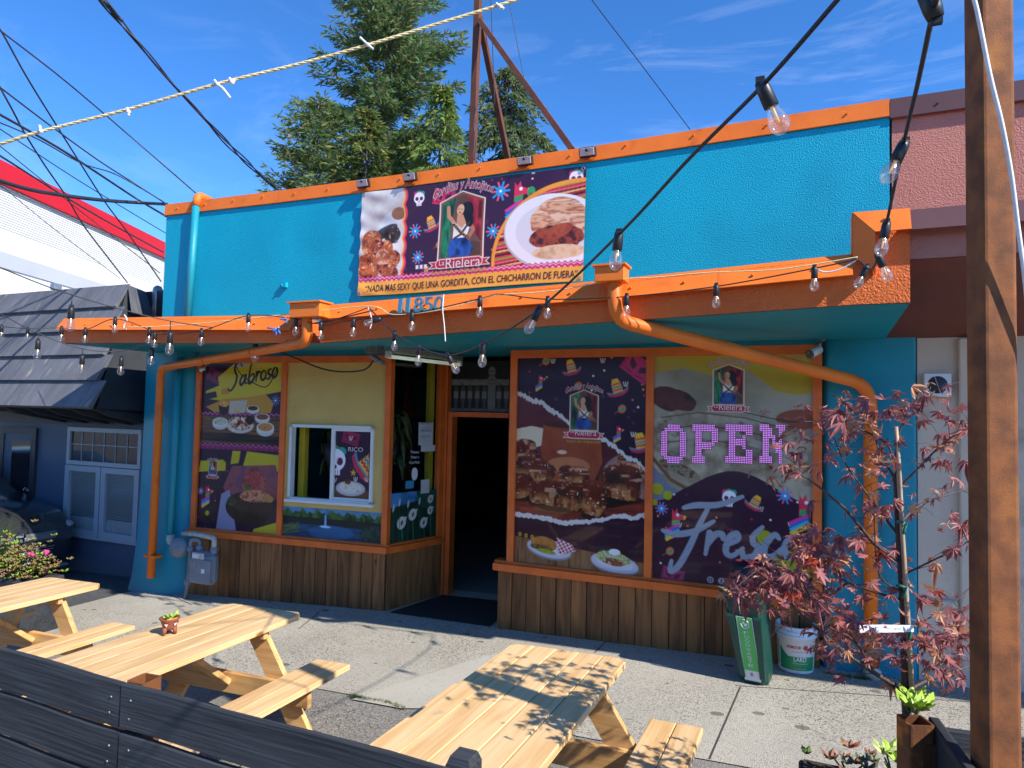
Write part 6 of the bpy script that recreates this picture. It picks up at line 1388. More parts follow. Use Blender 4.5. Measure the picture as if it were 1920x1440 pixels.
for i, (x, y, rz, lb) in enumerate(((-3.6, -3.2, .0, 'new fir picnic table with a small succulent pot on top'), (-1.26, -3.25, -.02, 'new fir picnic table in leaf shadow, nearest the maple'), (-5.8, -3.14, .01, 'new fir picnic table cut off by the left edge, beside the flower planter'))):
    o = T0 if i == 0 else copy_tree(T0)
    o.location = (x, y, gz(x)-.005); o.rotation_euler = (0, -.03, rz); o['label'] = lb; o['group'] = 'picnic tables in front of the restaurant'; tabs.append(o)

# ---- small succulent pot
pp = atZ(317, 1188, gz(-3.65)+.742); sp_ = thing('succulent_pot', 'little red footed clay pot of succulents on the middle table', 'pot', pp)
mb = MB(); mb.lathe(pp, [(.001, .028), (.032, .03), (.042, .05), (.052, .085), (.064, .1), (.062, .105), (.052, .1), (.04, .088), (.001, .088)], 16); part('pot', mb, M['terracotta'], sp_)
for a in (.5, 2.6, 4.7): mb = MB(); mb.tube([pp+Vector((.03*math.cos(a), .03*math.sin(a), .045)), pp+Vector((.04*math.cos(a), .04*math.sin(a), 0))], [.018, .008], 8); part('foot', mb, M['terracotta'], sp_)
mb = MB()
for a in np.linspace(0, 6.28, 6, endpoint=False):
    c_ = pp+Vector((.0545*math.cos(a), .0545*math.sin(a), .075)); t1 = Vector((-math.sin(a), math.cos(a), 0)); mb.add([c_+t1*.012, c_-t1*.012, c_+Vector((0, 0, -.022))-Vector((math.cos(a), math.sin(a), 0))*.006], [(0, 1, 2)])
part('pattern', mb, M['t_white'], sp_)['kind'] = 'stuff'
def rosette(mb, c, r, n, q, up=.6, mi=0):
    for k in range(n):
        a = k*2.4+q.random(); rr = r*(.4+.6*k/n); e = up*(1-.6*k/n)+.15; d = Vector((math.cos(a)*math.cos(e), math.sin(a)*math.cos(e), math.sin(e))); s = Vector((-math.sin(a), math.cos(a), 0)); nn_ = d.cross(s)
        w = rr*.26; P = [c-s*w*.3, c+s*w*.3, c+d*rr*.6+s*w-nn_*w*.3, c+d*rr*.6-s*w-nn_*w*.3, c+d*rr]
        mid = c+d*rr*.55+nn_*w*.25; mb.add(P+[mid], [(0, 1, 5), (1, 2, 5), (2, 4, 5), (4, 3, 5), (3, 0, 5)], mi)
q = random.Random(6); mb = MB(); rosette(mb, pp+Vector((-.012, 0, .09)), .055, 12, q); rosette(mb, pp+Vector((.03, -.01, .088)), .045, 10, q, mi=1); rosette(mb, pp+Vector((.0, .02, .09)), .08, 7, q, .9); rosette(mb, pp+Vector((-.045, .0, .088)), .03, 8, q)
part('succulents', mb, [M['succulent'], pm('amber_leaf', (.6, .32, .06), .5, (.5, .4, .1), 20)], sp_, False)

# ------------------------------------------------------------------ black board fence along the front
FY = -4.33; fz = 1.06
fn = thing('board_fence', 'black stained horizontal board fence across the front', 'fence', (-2.4, FY, gz(-2.4)))
xj = atY(232, 1280, FY).x; ztop = atY(232, 1281, FY).z; zlow = atY(232, 1364, FY).z; bh = ztop-zlow; gap = (atY(232, 1374, FY).z)
pitch = ztop-gap
bk_l = MB(); 
rows = 5
for r_ in range(rows):
    z = ztop-bh/2-pitch*r_
    for (x0_, x1_, tilt) in ((xj-2.4, xj-.004, .016), (xj+.004, xj+2.6, .0)):
        q = MB(); L = x1_-x0_
        n_ = 14; vs = []; 
        rr = random.Random(r_*7+int(x0_*10))
        for k in range(n_+1):
            x = -L/2+L*k/n_; wob = .0025*math.sin(k*1.3+r_)+rr.uniform(-.0012, .0012)
            for (y, zz_) in ((-.014, -bh/2+.003), (-.011, -bh/2), (.011, -bh/2), (.014, -bh/2+.003), (.014, bh/2-.003), (.011, bh/2), (-.011, bh/2), (-.014, bh/2-.003)): vs.append((x, y+wob*.4, zz_+wob))
        q.add(vs, [(k*8+j, k*8+(j+1) % 8, (k+1)*8+(j+1) % 8, (k+1)*8+j) for k in range(n_) for j in range(8)]+[tuple(range(8))[::-1], tuple(n_*8+j for j in range(8))])
        o = piece('board', shape('board', q, [M['black_wood']]), fn, ((x0_+x1_)/2, FY+(.004 if tilt else 0), z+(tilt*L/2 if tilt else 0)-.0), (0, tilt, 0))
    q = MB()
    for (dx, dz) in ((-.04, .03), (-.045, -.035), (.05, .035), (.045, -.04)):
        for s_ in (0,): q.lathe((xj+dx*1.3, FY-.015, z+dz), [(.001, .002), (.0045, .002), (.005, 0)], 8, 0, (0, -1, 0))
    part('screw', q, M['metal'], fn)['kind'] = 'stuff'
# rusty square tube behind the joint, painted timber post further on
def square_tube(label, x, y, z1, w, rot, mat, z0=None, name='steel_post', th=.008):
    z0 = gz(x)-.02 if z0 is None else z0; o = []; i_ = []
    R3 = Matrix.Rotation(rot, 3, 'Z'); rc = w*.14
    for (sx, sy) in ((1, 1), (-1, 1), (-1, -1), (1, -1)):
        for k in range(4):
            a = math.atan2(sy, sx)-math.pi/4+math.pi/2*k/3
            c_ = Vector((sx*(w/2-rc), sy*(w/2-rc), 0)); o.append(R3 @ (c_+Vector((math.cos(a), math.sin(a), 0))*rc)); i_.append(R3 @ (c_+Vector((math.cos(a), math.sin(a), 0))*(rc-th)))
    n_ = 16; b = Vector((x, y, 0)); vs = [b+p+Vector((0, 0, z0)) for p in o]+[b+p+Vector((0, 0, z1)) for p in o]+[b+p+Vector((0, 0, z1)) for p in i_]+[b+p+Vector((0, 0, max(z0, z1-.6))) for p in i_]
    mb = MB(); mb.add(vs, [(r_*n_+k, r_*n_+(k+1) % n_, (r_+1)*n_+(k+1) % n_, (r_+1)*n_+k) for r_ in range(3) for k in range(n_)]+[tuple(3*n_+k for k in range(n_))])
    return single(name, mb, mat, label, 'post', (x, y, z0))
tp = atY(271, 1272, FY+.09); square_tube('short rusty square steel post behind the board fence joint', tp.x, tp.y, tp.z, .1, .1, M['rust'])
cp = atY(870, 1412, FY+.07); mb = MB(); z1 = cp.z; w = .045
mb.add([(cp.x+sx*w*k, cp.y+sy*w*k, z) for (k, z) in ((1, gz(cp.x)-.02), (1, z1-.03), (.75, z1)) for (sx, sy) in ((-1, -1), (1, -1), (1, 1), (-1, 1))], [(r_*4+k, r_*4+(k+1) % 4, (r_+1)*4+(k+1) % 4, (r_+1)*4+k) for r_ in range(2) for k in range(4)]+[(8, 9, 10, 11)]); single('fence_post', mb, M['black_wood'], 'black timber post with a chamfered top behind the board fence', 'post')

# ------------------------------------------------------------------ right foreground: tall rusty post, planter, maple
rp = atD(1858, 700, 2.15)
square_tube('tall rusty square steel post at the right edge of the picture', rp.x+.002, rp.y, 4.8, .103, math.radians(18), M['rust_post'], name='steel_post')
mb = MB(); cd_ = Vector((.035, -.075, 0))
mb.tube(cr([atD(1790, -260, 2.04), atD(1812, -60, 2.04), atD(1832, 20, 2.04), atD(1856, 140, 2.04), atD(1878, 230, 2.04), atD(1895, 320, 2.05), atD(1908, 420, 2.06), atD(1925, 560, 2.07), atD(1935, 760, 2.09), atD(1930, 1000, 2.1)], 8), .0065, 8); single('cord', mb, M['white_cord'], 'white braided cord hanging down the tall rusty post', 'cord')
PZ = 1.12; tq = atZ(1716, 1350, PZ)
square_tube('short rusty square steel post with an open top at the planter corner', tq.x, tq.y, PZ, .092, math.radians(22), M['rust'])
pl = thing('planter_box', 'black board planter box beside the tall rusty post', 'planter', (.6, -3.7, gz(.6)))
x0_ = tq.x+.065
e_a = Vector((x0_, tq.y+.06, 0)); e_b = atZ(1818, 1440, PZ-.005); dirp = Vector((e_b.x-e_a.x, e_b.y-e_a.y, 0)).normalized()
ang = math.atan2(dirp.y, dirp.x); Lp = .62
for k in range(4):
    q = MB(); q.box((Lp/2, 0, 0), (Lp, .035, .2), 0, None, .004); m_ = shape('side_board', q, [M['black_wood']]); piece('side_board', m_, pl, (e_a.x, e_a.y, PZ-.1-.215*k), (0, 0, ang))
nrm_ = Vector((-dirp.y, dirp.x, 0))
for k in range(4): q = MB(); q.box((Lp/2, 0, 0), (Lp, .035, .2), 0, None, .004); piece('side_board', shape('side_board', q, [M['black_wood']]), pl, (e_a.x+nrm_.x*.62, e_a.y+nrm_.y*.62, PZ-.1-.215*k), (0, 0, ang))
for s_ in (0.0, 1.0):
    q = MB(); a = e_a+dirp*(.04+s_*(Lp-.08)); q.prism([a+Vector((0, 0, .2)), a+nrm_*.6+Vector((0, 0, .2)), a+nrm_*.6+Vector((0, 0, PZ-.015)), a+Vector((0, 0, PZ-.015))], dirp*.035); part('end_board', q, M['black_wood'], pl)
q = MB(); a = e_a+Vector((0, 0, PZ-.08)); q.prism([a, a+dirp*Lp, a+dirp*Lp+nrm_*.6, a+nrm_*.6], (0, 0, -.03)); part('soil', q, M['soil'], pl)
q = MB(); a = atZ(1742, 1388, PZ-.06); q.box((a.x, a.y, PZ-.06-.45), (.07, .07, .9), 0, Matrix.Rotation(ang, 3, 'Z'), .006); part('corner_post', q, M['post_wood'], pl)

# ---- Japanese maple
def limb(mb, P, r0, r1, n=7): mb.tube(P, [r0+(r1-r0)*i/(len(P)-1) for i in range(len(P))], n)
MD = 2.56; root = atD(1702, 1330, MD); root.z -= .06
mp_ = thing('maple_tree', 'young red leaved maple staked in the planter box', 'tree', root)
dep = lambda px, py, dd=0.0: atD(px, py, MD+dd)
trunk = cr([root, dep(1698, 1310), dep(1696, 1240), dep(1694, 1150), dep(1690, 1090), dep(1684, 1000), dep(1680, 920), dep(1678, 860)], 5)
mb = MB(); limb(mb, trunk, .017, .007, 9); part('trunk', mb, pm('maple_bark', (.085, .045, .04), .6, (.05, .03, .028), 30, bump=.3, bscale=120), mp_)
BR = [([(1697, 1298), (1640, 1262), (1590, 1228), (1545, 1190), (1500, 1150), (1460, 1110)], .011, -.1), ([(1698, 1298), (1740, 1275), (1800, 1255), (1850, 1235)], .010, .1),
      ([(1690, 1125), (1640, 1110), (1590, 1092), (1540, 1060), (1480, 1030)], .006, .15), ([(1682, 1050), (1640, 1020), (1590, 960), (1550, 925), (1510, 895), (1470, 880)], .008, -.15),
      ([(1682, 1000), (1650, 960), (1610, 905), (1580, 860), (1560, 810)], .006, .1), ([(1684, 985), (1720, 950), (1770, 930), (1820, 915)], .006, .1), ([(1680, 920), (1720, 880), (1770, 830), (1820, 800)], .005, -.1),
      ([(1678, 870), (1660, 830), (1600, 800), (1560, 790), (1480, 790), (1395, 773)], .004, .05), ([(1678, 860), (1690, 800), (1730, 760), (1745, 725)], .004, .0), ([(1680, 900), (1650, 850), (1630, 800), (1560, 740)], .004, .1),
      ([(1688, 1080), (1730, 1060), (1790, 1030), (1840, 1000)], .005, -.15), ([(1694, 1180), (1740, 1160), (1800, 1120), (1840, 1075)], .004, .15), ([(1692, 1110), (1650, 1080), (1640, 1000), (1640, 920)], .004, -.1),
      ([(1640, 1262), (1600, 1200), (1540, 1165), (1500, 1085), (1440, 1060), (1370, 1110)], .006, -.2), ([(1590, 1228), (1560, 1240), (1520, 1210)], .004, -.2), ([(1590, 1092), (1540, 1120), (1470, 1100), (1420, 1080)], .005, .1)]
bp = []; brs = []
for P, r0, dd in BR:
    pts = cr([dep(x, y, dd*i/(len(P)-1)) for i, (x, y) in enumerate(P)], 5); brs.append(pts)
    mb = MB(); limb(mb, pts, r0, .0018, 6); part('branch', mb, bpy.data.materials['maple_bark'], mp_); bp.append(pts)
q = random.Random(31); mb = MB(); tips = []
for pts in bp:
    for k in range(3, len(pts), 2):
        if q.random() < .75:
            d = Vector((q.gauss(0, 1), q.gauss(0, 1), q.gauss(.1, .6))).normalized(); l = q.uniform(.05, .15); e = pts[k]+d*l; limb(mb, [pts[k], pts[k].lerp(e, .5)+Vector((0, 0, .01)), e], .0017, .0008, 4); tips += [e, pts[k].lerp(e, .6)]
        tips.append(pts[k])
o = part('twigs', mb, bpy.data.materials['maple_bark'], mp_); o['kind'] = 'stuff'
def maple_leaf(mb, c, size, q, mi):
    f = Vector((q.gauss(-.15, 1), q.gauss(-.25, 1), q.gauss(-.35, .7))).normalized(); s = f.cross(Vector((q.gauss(0, .4), q.gauss(0, .4), 1))).normalized(); nrm = s.cross(f); curl = q.uniform(-.2, 2.2)*(1 if q.random() < .8 else -.6); asy = [q.uniform(.6, 1.12) for _ in range(7)]
    out_ = []; lob = [(-2.15, .55), (-1.35, .82), (-.68, .95), (0, 1.0), (.68, .95), (1.35, .82), (2.15, .55)]
    pt = lambda a, r_: c+(f*math.cos(a)+s*math.sin(a))*r_*size+nrm*(-curl*r_*r_*size*.75)
    vs = [c]; 
    for i, (a, r_) in enumerate(lob):
        r_ *= asy[i]; wd_ = .22; vs += [pt(a-.33, .4*r_+.06), pt(a-wd_, r_*.66), pt(a, r_), pt(a+wd_, r_*.66)]
    vs.append(pt(2.15+.33, .25)); n_ = len(vs); mb.add(vs, [(0, i, i+1) for i in range(1, n_-1)], mi)
mb = MB()
clust = [(1560, 770, 60, 30, 34), (1600, 790, 50, 30, 40), (1680, 760, 40, 25, 26), (1740, 740, 40, 25, 14), (1780, 790, 40, 40, 26), (1560, 830, 60, 40, 30), (1650, 870, 60, 25, 20), (1780, 860, 35, 40, 30), (1640, 950, 40, 30, 26), (1800, 985, 40, 30, 20), (1500, 1020, 45, 30, 65), (1560, 1040, 50, 30, 75), (1610, 1010, 40, 25, 26), (1440, 1075, 60, 35, 70), (1500, 1090, 50, 35, 70), (1420, 1100, 50, 30, 40), (1480, 1130, 60, 35, 50), (1580, 1130, 60, 40, 50), (1520, 1130, 50, 35, 40), (1390, 1105, 35, 22, 34), (1600, 1180, 50, 35, 46), (1660, 1190, 40, 30, 30), (1560, 1210, 40, 30, 26), (1740, 1200, 50, 35, 60), (1790, 1180, 40, 40, 60), (1770, 1240, 45, 30, 40), (1680, 1060, 40, 25, 16), (1480, 850, 30, 30, 16), (1470, 880, 40, 20, 10), (1660, 1230, 40, 20, 22), (1740, 1120, 30, 25, 14), (1700, 940, 30, 20, 8)]
for (x, y, sx, sy, n_) in clust:
    for i in range(int(n_*.72)):
        c_ = dep(q.gauss(x, sx*.55), q.gauss(y, sy*.5), q.gauss(0, .13)); 
        maple_leaf(mb, c_, q.uniform(.02, .052), q, 0 if q.random() < .74 else (1 if q.random() < .75 else 2))
for t_ in tips:
    if q.random() < .4: maple_leaf(mb, t_+Vector((q.gauss(0, .02), q.gauss(0, .02), q.gauss(0, .02))), q.uniform(.026, .052), q, 0 if q.random() < .7 else 1)
def leafmat(name, c1, c2, tr):
    m = pm(name, c1, .5, c2, 40, rnd=False); N, L = m.node_tree.nodes, m.node_tree.links; b = N['Principled BSDF']; o_ = N['Material Output']; t_ = N.new('ShaderNodeBsdfTranslucent'); src = b.inputs['Base Color'].links[0].from_socket
    L.new(src, t_.inputs['Color']); x = N.new('ShaderNodeMixShader'); x.inputs['Fac'].default_value = tr; L.new(b.outputs[0], x.inputs[1]); L.new(t_.outputs[0], x.inputs[2]); L.new(x.outputs[0], o_.inputs['Surface']); return m
o = part('crown', mb, [leafmat('maple_leaf_red', (.42, .15, .135), (.26, .075, .075), .3), leafmat('maple_leaf_dry', (.6, .32, .17), (.46, .2, .11), .25), leafmat('maple_leaf_bright', (.42, .05, .025), (.3, .06, .04), .35)], mp_, False)
sk = thing('plant_stake', 'pale bamboo stake tied to the maple trunk', 'stake', dep(1712, 1330)); mb = MB(); P = [dep(1712, 1335, -.02), dep(1702, 1160, -.02), dep(1692, 1000, -.02), dep(1686, 880, -.02), dep(1680, 800, -.02)]; mb.tube(P, [.0095, .009, .008, .0075, .007], 8); part('cane', mb, pm('bamboo', (.46, .36, .24), .5, (.36, .26, .17), 30, stretch=(1, 1, .3)), sk)
for (x, y) in ((1690, 1105), (1700, 1185), (1690, 985)): mb = MB(); c_ = dep(x, y, -.03); mb.tube([c_+Vector((-.015, 0, .012)), c_+Vector((.0, -.012, .014)), c_+Vector((.016, 0, .008)), c_+Vector((.004, -.014, -.03))], .006, 6); part('tie', mb, M['green_tie'], sk)
lb_ = thing('plant_tag', 'white paper plant tag wrapped round the maple stake', 'tag', dep(1665, 1180, -.05)); a, b = dep(1612, 1172, -.06), dep(1700, 1172, -.05); up = Vector((0, 0, -.026)); mb = MB(); mid = a.lerp(b, .5)+Vector((0, -.008, .004))
mb.add([a, mid, b, a+up+Vector((0, -.006, 0)), mid+up+Vector((0, -.01, 0)), b+up], [(0, 1, 4, 3), (1, 2, 5, 4)]); mb.add([b, b+Vector((.025, .015, 0)), b+Vector((.025, .015, 0))+up, b+up], [(0, 1, 2, 3)]); part('strip', mb, M['foam_white'], lb_, False)
tl = lambda u, v: mid.lerp(b, u)+up*(v)+Vector((0, -.004-.0, 0)); line_part(lb_, [M['t_dark']], 'on Firegrove', tl, .45, .62, .3, .6)

# ---- leafy plants in the planter and at the bottom edge
def leafy(name, label, c, r, n, seed, mats, hgt=.12, spread=.08):
    q = random.Random(seed); t = thing(name, label, 'plant', c); mb = MB()
    for i in range(n): rosette(mb, Vector(c)+Vector((q.gauss(0, spread), q.gauss(0, spread), q.uniform(0, hgt))), r*q.uniform(.7, 1.2), 9, q, .8, q.randrange(len(mats)))
    part('leaves', mb, mats, t, False)
    mb = MB()
    for i in range(4): mb.tube([Vector(c)+Vector((0, 0, -.05)), Vector(c)+Vector((q.gauss(0, spread), q.gauss(0, spread), hgt*.7))], .004, 5)
    part('stem', mb, M['moss'], t)
s2 = M['succulent']; s3 = pm('pale_leaf', (.42, .5, .16), .45, (.55, .6, .25), 14)
leafy('leafy_plant', 'bright green spiky plant at the foot of the maple', dep(1712, 1322, -.12), .085, 6, 3, [s2], .02, .035)
leafy('leafy_plant', 'bright green plant low beside the tall rusty post', atD(1815, 1412, 2.55), .06, 3, 5, [s2], .02, .02)
leafy('leafy_plant', 'variegated green plant left of the short rusty post', atD(1672, 1428, 2.8), .085, 4, 8, [s2, s3], .02, .03)
leafy('flowering_plant', 'small red and brown leaved plants along the bottom edge', atD(1590, 1436, 2.95), .06, 14, 9, [pm('red_leaf', (.3, .08, .04), .6, (.2, .12, .04), 20), pm('olive_leaf', (.12, .13, .05), .6, (.2, .2, .1), 20), M['moss']], .03, .075)
lp = thing('trough_planter', 'low dark trough under the small red leaved plants', 'planter', (.1, -3.7, gz(.1))); q0 = atD(1590, 1440, 2.95); mb = MB(); mb.box((q0.x, q0.y, (gz(.1)+q0.z-.06)/2), (.4, .26, q0.z-.06-gz(.1)), 0, None, .01); part('box', mb, M['black_wood'], lp); mb = MB(); mb.box((q0.x, q0.y, q0.z-.055), (.36, .22, .01)); part('soil', mb, M['soil'], lp)
# ---- flower planter by the car
fc = atZ(38, 1050, .55); fp = thing('flower_planter', 'black trough of lime green and red flowering plants at the left edge', 'planter', (fc.x-.3, fc.y, gz(fc.x)))
mb = MB(); mb.box((fc.x-.35, fc.y, .09), (1.5, .42, .62), 0, None, .01); part('trough', mb, M['black_wood'], fp)
q = random.Random(14); mb = MB()
for i in range(760):
    x = q.uniform(-1.05, .42); p = Vector((fc.x-.05+x*.95, fc.y+q.gauss(0, .13), .40+abs(q.gauss(0, .12))*(1.25-.5*abs(x)))); k = 0 if q.random() < .5 else (1 if q.random() < .6 else 2)
    if x > .1 and q.random() < .6: k = 2
    rosette(mb, p, q.uniform(.04, .075), 7, q, .7, k)
part('foliage', mb, [pm('lime_leaf', (.24, .38, .03), .6, (.16, .28, .025), 10, rnd=False), pm('amber_foliage', (.25, .18, .03), .6, (.17, .17, .03), 10, rnd=False), pm('tan_foliage', (.24, .13, .06), .6, (.17, .14, .05), 10, rnd=False)], fp, False)
for i, (px, py) in enumerate(((87, 1035), (58, 1040), (4, 1078))): mb = MB(); c_ = atY(px, py, fc.y-.1); [mb.ball(c_+Vector((q.gauss(0, .012), q.gauss(0, .012), q.gauss(0, .012))), .02, 6) for _ in range(4)]; part('flower', mb, [M['flower'] if 'flower' in M else M.setdefault('flower', pm('magenta_flower', (.6, .03, .25), .6, (.5, .05, .15), 10))], fp)
mb = MB()
for i in range(40):
    a = atY(q.uniform(-30, 12), 1010, fc.y); d = Vector((q.gauss(.1, .12), q.gauss(0, .06), q.uniform(.25, .5))); b = a+Vector((0, 0, -.15)); mb.add([b+Vector((-.004, 0, 0)), b+Vector((.004, 0, 0)), b+d*.6+Vector((.004, 0, .02)), b+d*.6-Vector((.004, 0, -.02)), b+d+Vector((d.x*.4, 0, -.03))], [(0, 1, 2, 3), (3, 2, 4)])
part('grass_blades', mb, M['moss'], fp, False)['kind'] = 'stuff'
# ------------------------------------------------------------------ string lights
def sock_bulb(parent, p, d, s, drop=0.0, warm=True):
    """socket with a clear bulb; p on the cable, d the way it points"""
    d = Vector(d).normalized(); mb = MB(); q = p+Vector((0, 0, -drop))
    if drop: mb.tube([p, q], .003*s/.9, 5)
    mb.lathe(q, [(.001, -.012*s), (.014*s, -.012*s), (.0165*s, .004*s), (.0175*s, .05*s), (.015*s, .052*s), (.001, .052*s)], 12, 0, d)
    mb.box(q-d*.014*s, (.02*s, .012*s, .02*s)); so = part('socket', mb, M['black'], parent)
    mb = MB(); mb.lathe(q+d*.05*s, [(.012*s, 0), (.0155*s, .012*s), (.0225*s, .032*s), (.0238*s, .045*s), (.021*s, .058*s), (.013*s, .068*s), (.001, .072*s)], 14, 0, d); b = part('bulb', mb, M['bulb'], so)
    if warm: mb = MB(); mb.tube([q+d*.052*s, q+d*.092*s], [.0042*s, .003*s], 6); part('filament', mb, M['filament'], so)
def far(P, L): return [P[0]+(P[0]-P[1]).normalized()*L]+P
def strand(label, pts, bulbs, r=.0045, s=1.0, drop=0.0, group='string lights', name='string_light', tilt=None):
    """pts = [(px, py, D)...] cable; bulbs = [(px, py, D, (dx, dz))...]"""
    P = cr([atD(*p) for p in pts], 10); t = thing(name, label, 'string light', P[0], group); mb = MB(); mb.tube(far(P, 2.0) if pts[0][0] < 0 or pts[0][1] < 0 else P, r, 6); part('cable', mb, M['cable'], t)
    for i, b in enumerate(bulbs):
        p = atD(*b[:3]); k = min(range(len(P)), key=lambda j: (P[j]-p).length); p = P[k].copy(); dv = b[3] if len(b) > 3 else (0, -1)
        sock_bulb(t, p+Vector((0, 0, -.004)), _r*dv[0]+Vector((0, 0, dv[1])), s, drop)
    return t
cD = lambda px, Y=-1.54: (atY(px, 600, Y)-CAM).dot(_f)
strand('long near string of bulbs swooping from upper right down to the canopy', [(1620, -60, 1.42), (1570, 0, 1.5), (1430, 160, 1.75), (1290, 300, 2.1), (1160, 440, 2.6), (1010, 580, 3.4), (905, 645, 4.0), (840, 666, 4.5), (785, 650, 4.9), (740, 625, 5.3), (690, 575, cD(690))],
       [(1430, 160, 1.75, (.45, -1)), (1160, 440, 2.6, (-.1, -1)), (1010, 580, 3.4, (-.5, -1)), (905, 645, 4.0), (838, 664, 4.5, (.6, -1)), (783, 650, 4.9), (740, 628, 5.3), (712, 600, 5.6, (-1, -.3))], .006, 1.12)
strand('string of bulbs dropping steeply beside the tall rusty post to the canopy corner', [(1766, -40, 1.35), (1748, 30, 1.45), (1720, 160, 1.8), (1694, 270, 2.2), (1662, 420, 2.9), (1650, 470, 3.3), (1634, 505, 3.9), (1612, 490, cD(1612))],
       [(1750, 12, 1.43, (-.35, 1)), (1694, 268, 2.2, (-.5, -1)), (1664, 415, 2.9, (-.2, -1)), (1645, 478, 3.4, (.45, -1)), (1626, 508, 4.1, (-.5, -1))], .006, 1.15)
strand('string of hanging bulbs crossing in front of the mansard roof to the first scupper', [(-40, 488, 5.2), (0, 502, 5.4), (135, 553, 5.8), (320, 602, 6.3), (480, 620, 6.7), (600, 604, cD(600)), (700, 582, cD(700))],
       [(135, 553, 5.8), (320, 602, 6.3), (478, 620, 6.7)], .0055, 1.6, .12)
strand('lower loop of hanging bulbs at the left in front of the dark roof', [(-30, 572, 6.2), (0, 588, 6.3), (72, 625, 6.5), (155, 654, 6.7), (228, 658, 6.9), (285, 640, 7.0), (330, 612, 7.0)],
       [(72, 626, 6.5), (155, 654, 6.7), (228, 658, 6.9), (284, 640, 7.0)], .005, 1.4, .08)
c_ = lambda x: cD(x, -1.57)
strand('string of small bulbs looped along the left part of the orange canopy', [(0, 612, 8.0), (52, 616, 8.2), (110, 615, c_(120)), (160, 618, c_(160)), (216, 598, c_(216)), (280, 618, c_(280)), (300, 627, c_(300)), (378, 620, c_(378)), (466, 592, c_(466)), (555, 598, c_(555)), (602, 606, c_(602)), (690, 577, c_(690))],
       [(4, 612, 8.0), (52, 616, 8.2), (120, 616, c_(120)), (160, 618, c_(160)), (216, 598, c_(216)), (280, 619, c_(280)), (291, 624, c_(291)), (378, 620, c_(378)), (466, 592, c_(466)), (555, 598, c_(555)), (602, 606, c_(602))], .0045, 1.2)
strand('string of small bulbs along the right part of the orange canopy', [(600, 612, c_(600)), (663, 600, c_(663)), (773, 588, c_(773)), (900, 560, c_(900)), (940, 552, c_(940)), (1027, 561, c_(1027)), (1175, 556, c_(1175)), (1343, 537, c_(1343)), (1527, 503, c_(1527)), (1608, 486, c_(1608))],
       [(663, 600, c_(663)), (773, 588, c_(773)), (900, 560, c_(900)), (1027, 561, c_(1027)), (1175, 556, c_(1175)), (1343, 537, c_(1343)), (1527, 503, c_(1527))], .0045, 1.2)
# ---- twine
def rope(name, label, pts, r, mat, cat='rope', twist=True, wob=0.0):
    P = cr([atD(*p) for p in pts], 24); mb = MB()
    if twist:
        for ph in (0, 2.09, 4.19):
            Q = []; s = 0
            for i, p in enumerate(P):
                if i: s += (P[i]-P[i-1]).length
                t = (P[min(i+1, len(P)-1)]-P[max(i-1, 0)]).normalized(); n = t.orthogonal().normalized(); b = t.cross(n); a = ph+s/(r*7); Q.append(p+(n*math.cos(a)+b*math.sin(a))*r*.55)
            mb.tube(Q, r*.62, 5)
    else: mb.tube(P, r, 6)
    return single(name, mb, mat, label, cat)
tw_ = thing('twine', 'yellow twisted twine stretched across the sky with knotted white ties', 'rope', atD(0, 270, 2.2)); P = cr([atD(*p) for p in ((-60, 285, 2.2), (0, 270, 2.2), (75, 247, 2.2), (240, 205, 2.2), (405, 158, 2.2), (560, 120, 2.2), (690, 84, 2.2), (830, 42, 2.2), (960, 2, 2.2), (1040, -26, 2.2))], 40); _e = (P[-1]-P[-2]).normalized(); P = [P[0]-(P[1]-P[0]).normalized()*(1.6-.02*i) for i in range(80)]+P+[P[-1]+_e*(.02*i) for i in range(1, 80)]
mb = MB()
for ph in (0, 2.09, 4.19):
    Q = []; s = 0
    for i, p in enumerate(P):
        if i: s += (P[i]-P[i-1]).length
        t = (P[min(i+1, len(P)-1)]-P[max(i-1, 0)]).normalized(); n = Vector((0, 1, 0)); b = t.cross(n).normalized(); a = ph+s/.011; Q.append(p+(n*math.cos(a)+b*math.sin(a))*.0027)
    mb.tube(Q, .0031, 5)
part('strands', mb, M['rope'], tw_)
for i, pts in enumerate(([(402, 150), (408, 158), (418, 166), (432, 184)], [(430, 146), (436, 155), (440, 150)], [(675, 70), (690, 84), (700, 92)], [(238, 202), (241, 210), (241, 217)], [(74, 235), (77, 246), (76, 249)], [(930, 6), (938, 13), (945, 16)])):
    mb = MB(); mb.tube(cr([atD(x, y, 2.19) for x, y in pts], 6), .0042, 6); mb.ball(atD(*pts[1], 2.19), .008, 6); part('tie', mb, M['white_cord'], tw_)
rope('twine', 'pale twine running along the left canopy flashing', [(125, 600, 8.2), (235, 612, c_(235)), (330, 610, c_(330)), (460, 598, c_(460)), (555, 588, c_(555)), (692, 574, c_(692)), (740, 590, c_(740)), (830, 580, c_(830)), (930, 553, c_(930))], .004, M['rope'], twist=False)
rope('twine', 'pale twine running along the right canopy flashing', [(930, 553, c_(930)), (1040, 545, c_(1040)), (1150, 525, c_(1150)), (1230, 520, c_(1230)), (1330, 511, c_(1330)), (1460, 505, c_(1460)), (1608, 482, c_(1608))], .004, M['rope'], twist=False)
rope('loose_string', 'white string end hanging down from the canopy beside the house number', [(832, 552, c_(832)), (830, 580, c_(832)), (833, 610, c_(832)), (835, 640, c_(832))], .005, M['white_cord'], 'string', False)
rope('loose_string', 'short white string loop hanging from the canopy left of the number', [(690, 575, c_(690)), (697, 600, c_(690)), (694, 616, c_(690))], .005, M['white_cord'], 'string', False)
rope('loose_string', 'white string tied round the left canopy edge', [(233, 590, c_(233)), (238, 600, c_(233)), (232, 612, c_(233)), (237, 618, c_(233))], .006, M['white_cord'], 'string', False)
